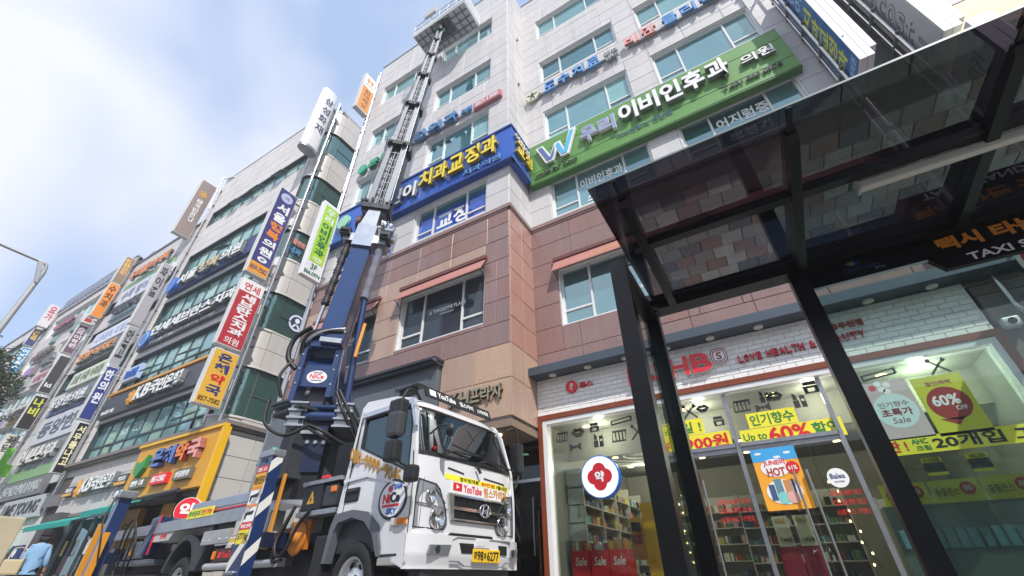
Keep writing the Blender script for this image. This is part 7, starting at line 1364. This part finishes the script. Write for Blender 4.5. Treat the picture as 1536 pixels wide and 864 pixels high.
#   x right, y forward, z up
B_ = [(0, 0, .92), (0, 0, 1.12), (0, .01, 1.32), (0, .0, 1.42), (0, .02, 1.50), (0, .03, 1.60), (0, .03, 1.70), (-.17, 0, 1.38), (-.25, -.02, 1.12), (-.24, .12, .92), (-.24, .18, .84), (.17, 0, 1.38), (.25, -.04, 1.12), (.27, .02, .90), (.27, .05, .80), (-.09, 0, .86), (-.10, .06, .48), (-.10, .0, .08), (-.10, .16, .05), (.09, 0, .86), (.10, -.04, .48), (.10, -.14, .1), (.10, -.02, .05)]
E_ = [(0, 1), (1, 2), (2, 3), (3, 4), (4, 5), (5, 6), (3, 7), (7, 8), (8, 9), (9, 10), (3, 11), (11, 12), (12, 13), (13, 14), (0, 15), (15, 16), (16, 17), (17, 18), (0, 19), (19, 20), (20, 21), (21, 22)]
skinned('body', B_, E_, [(.11, .09), (.10, .085), (.11, .08), (.06, .06), (.05, .05), (.085, .10), (.07, .085), .04, .035, .032, .028, .04, .035, .032, .028, .085, .055, .04, .035, .085, .055, .04, .035], skin, pr_)
for sx in (-.24, .27):
    for k in range(5): y_ = .16+.012*k if sx < 0 else .03+.012*k; z0_ = .82 if sx < 0 else .78; fx = sx+(.02-.012*k); L_ = [.06, .075, .08, .075, .055][k]; skinned('finger', [(fx, y_, z0_), (fx, y_+.01, z0_-L_*.55), (fx, y_+.02, z0_-L_)], [(0, 1), (1, 2)], [.009, .009, .008], skin, pr_, 1)
skinned('shirt', [(0, 0, .76), (0, 0, 1.08), (0, .0, 1.32), (0, -.0, 1.42), (-.15, 0, 1.37), (-.23, -.02, 1.12), (-.24, .10, .93), (.15, 0, 1.37), (.23, -.04, 1.12), (.26, .01, .92)], [(0, 1), (1, 2), (2, 3), (3, 4), (4, 5), (5, 6), (3, 7), (7, 8), (8, 9)], [(.185, .15), (.175, .13), (.165, .12), (.09, .08), (.075, .075), .066, .055, (.075, .075), .066, .055], shirt, pr_, 2)
SH = [(.76, .19, .15), (.9, .185, .145), (1.05, .18, .135), (1.2, .19, .14), (1.32, .195, .135), (1.39, .17, .115), (1.43, .10, .09), (1.455, .065, .065)]
MB().grid(lambda u, v: Vector(((SH[min(7, round(v*7))][1]+.008*math.sin(9*u*6.28+v*9))*math.cos(u*6.2832), (SH[min(7, round(v*7))][2]+.008*math.sin(7*u*6.28+v*14))*math.sin(u*6.2832), SH[min(7, round(v*7))][0])), 40, 7).build('shirt_back', shirt, pr_)
skinned('trousers', [(0, 0, .94), (-.09, 0, .84), (-.10, .06, .48), (-.10, .0, .14), (.09, 0, .84), (.10, -.04, .48), (.10, -.13, .16)], [(0, 1), (1, 2), (2, 3), (0, 4), (4, 5), (5, 6)], [(.15, .12), .11, .08, .06, .11, .08, .06], trou, pr_)
for sx, yy in ((-.10, .07), (.10, -.07)): MB().bbox(sx-.05, sx+.05, yy-.12, yy+.14, .0, .09, .03).build('shoe', black_metal, pr_)
skinned('hair', [(0, 0, 1.66), (0, -.05, 1.58), (0, -.06, 1.46), (-.06, -.04, 1.5), (.06, -.04, 1.5)], [(0, 1), (1, 2), (1, 3), (1, 4)], [(.105, .105), (.11, .085), (.09, .05), .04, .04], hairm, pr_)
MB().lathe((0, .03, 1.64), (0, 0, 1), [(-.02, .155), (.0, .12), (.03, .118), (.10, .10), (.13, .06), (.14, 0)], 20).build('cap', M('black_cap', '#15161a', .85), pr_)
MB().lathe((0, .125, 1.595), (0, 1, -.2), [(0, .02), (.025, .008), (.03, 0)], 8).build('nose', skin, pr_)
for sx in (-1, 1): MB().lathe((sx*.035, .115, 1.625), (0, 1, 0), [(0, .012), (.008, .008), (.01, 0)], 10).build('eye', black_metal, pr_); MB().lathe((sx*.09, .03, 1.60), (sx, 0, 0), [(0, .028), (.015, .02), (.018, 0)], 10).build('ear', skin, pr_)
MB().bbox(-.02, .02, .118, .126, 1.555, 1.565, .003).build('mouth', M('lip', '#8c4a40', .5), pr_)
bg_ = thing('shoulder_bag', 'beige canvas shoulder bag hanging on the pedestrian', 'bag', (-17.35, 4.75, .75), rz=R(60), local=True)
MB().bbox(-.26, .12, -.28, -.16, .12, .45, .04).build('bag_body', bagm, bg_); MB().tube(smoothpath([(-.2, -.22, .42), (-.2, -.1, .68), (-.05, .05, .70), (.05, -.05, .60), (.08, -.2, .42)], 5), .015, 6).build('strap', bagm, bg_)

# street tree at the far left
def tree(x, y, h, r, label, seed):
    rnd = random.Random(seed); t = thing('street_tree', label, 'tree', (x, y, .1), 'street trees'); bark = M('bark', '#4a4038', .9, bump=.6, bscale=30)
    m = MB().tube([(x, y, .1), (x+.05, y, h*.3), (x, y+.05, h*.55), (x+.1, y, h*.8)], [.2, .15, .11, .04], 10); tips = []
    for i in range(11):
        a = i*2.4; z0 = h*(.42+.035*i); l = r*(.95-.04*i); e = Vector((x+math.cos(a)*l, y+math.sin(a)*l, z0+l*.5)); m.tube([(x, y, z0), ((x+e.x)/2, (y+e.y)/2, z0+l*.35), e], [.07, .045, .015], 6); tips.append(e)
    m.build('trunk', bark, t); lv = [M('leaf_dark', '#31422c', .7, rnd=.1), M('leaf_mid', '#4a5d3c', .7), M('leaf_dull', '#5c6349', .7)]
    cl = [(Vector((x+rnd.gauss(0, r*.42), y+rnd.gauss(0, r*.42), h*.72+rnd.gauss(0, r*.42))), rnd.uniform(.3, .65)) for _ in range(46)]+[(e, .5) for e in tips]
    for li, mt in enumerate(lv):
        f = MB()
        for c, s in cl[li::3]:
            for _ in range(130):
                d = Vector((rnd.gauss(0, 1), rnd.gauss(0, 1), rnd.gauss(0, .8))); d = d.normalized()*s*(rnd.random()**.4)
                p = c+d; u = Vector((rnd.uniform(-1, 1), rnd.uniform(-1, 1), rnd.uniform(-.6, .6))).normalized(); v = u.orthogonal().normalized(); k_ = rnd.uniform(.05, .09); f.add([p-u*k_, p+v*k_*.5, p+u*k_, p-v*k_*.5], [(0, 1, 2, 3)])
        f.build('crown', mt, t, kind='stuff')
tree(-31.2, 3.5, 12.0, 1.7, 'leafy street tree cropped by the left edge', 3)
tree(-42.0, 4.6, 14.0, 2.0, 'farther street tree showing over the left signboards', 8)

# ------------------------------------------------------------------ air
hm = bpy.data.materials.new('haze_air'); hm.use_nodes = True; hn = hm.node_tree; hn.nodes.clear()
ho = hn.nodes.new('ShaderNodeOutputMaterial'); hv = hn.nodes.new('ShaderNodeVolumePrincipled'); hv.inputs['Color'].default_value = (.93, .95, 1, 1); hv.inputs['Density'].default_value = .0026; hv.inputs['Anisotropy'].default_value = .2
hn.links.new(hv.outputs[0], ho.inputs['Volume'])
MB().box(-310, 310, -125, 385, -1.2, 26).build('haze', hm, kind='stuff')
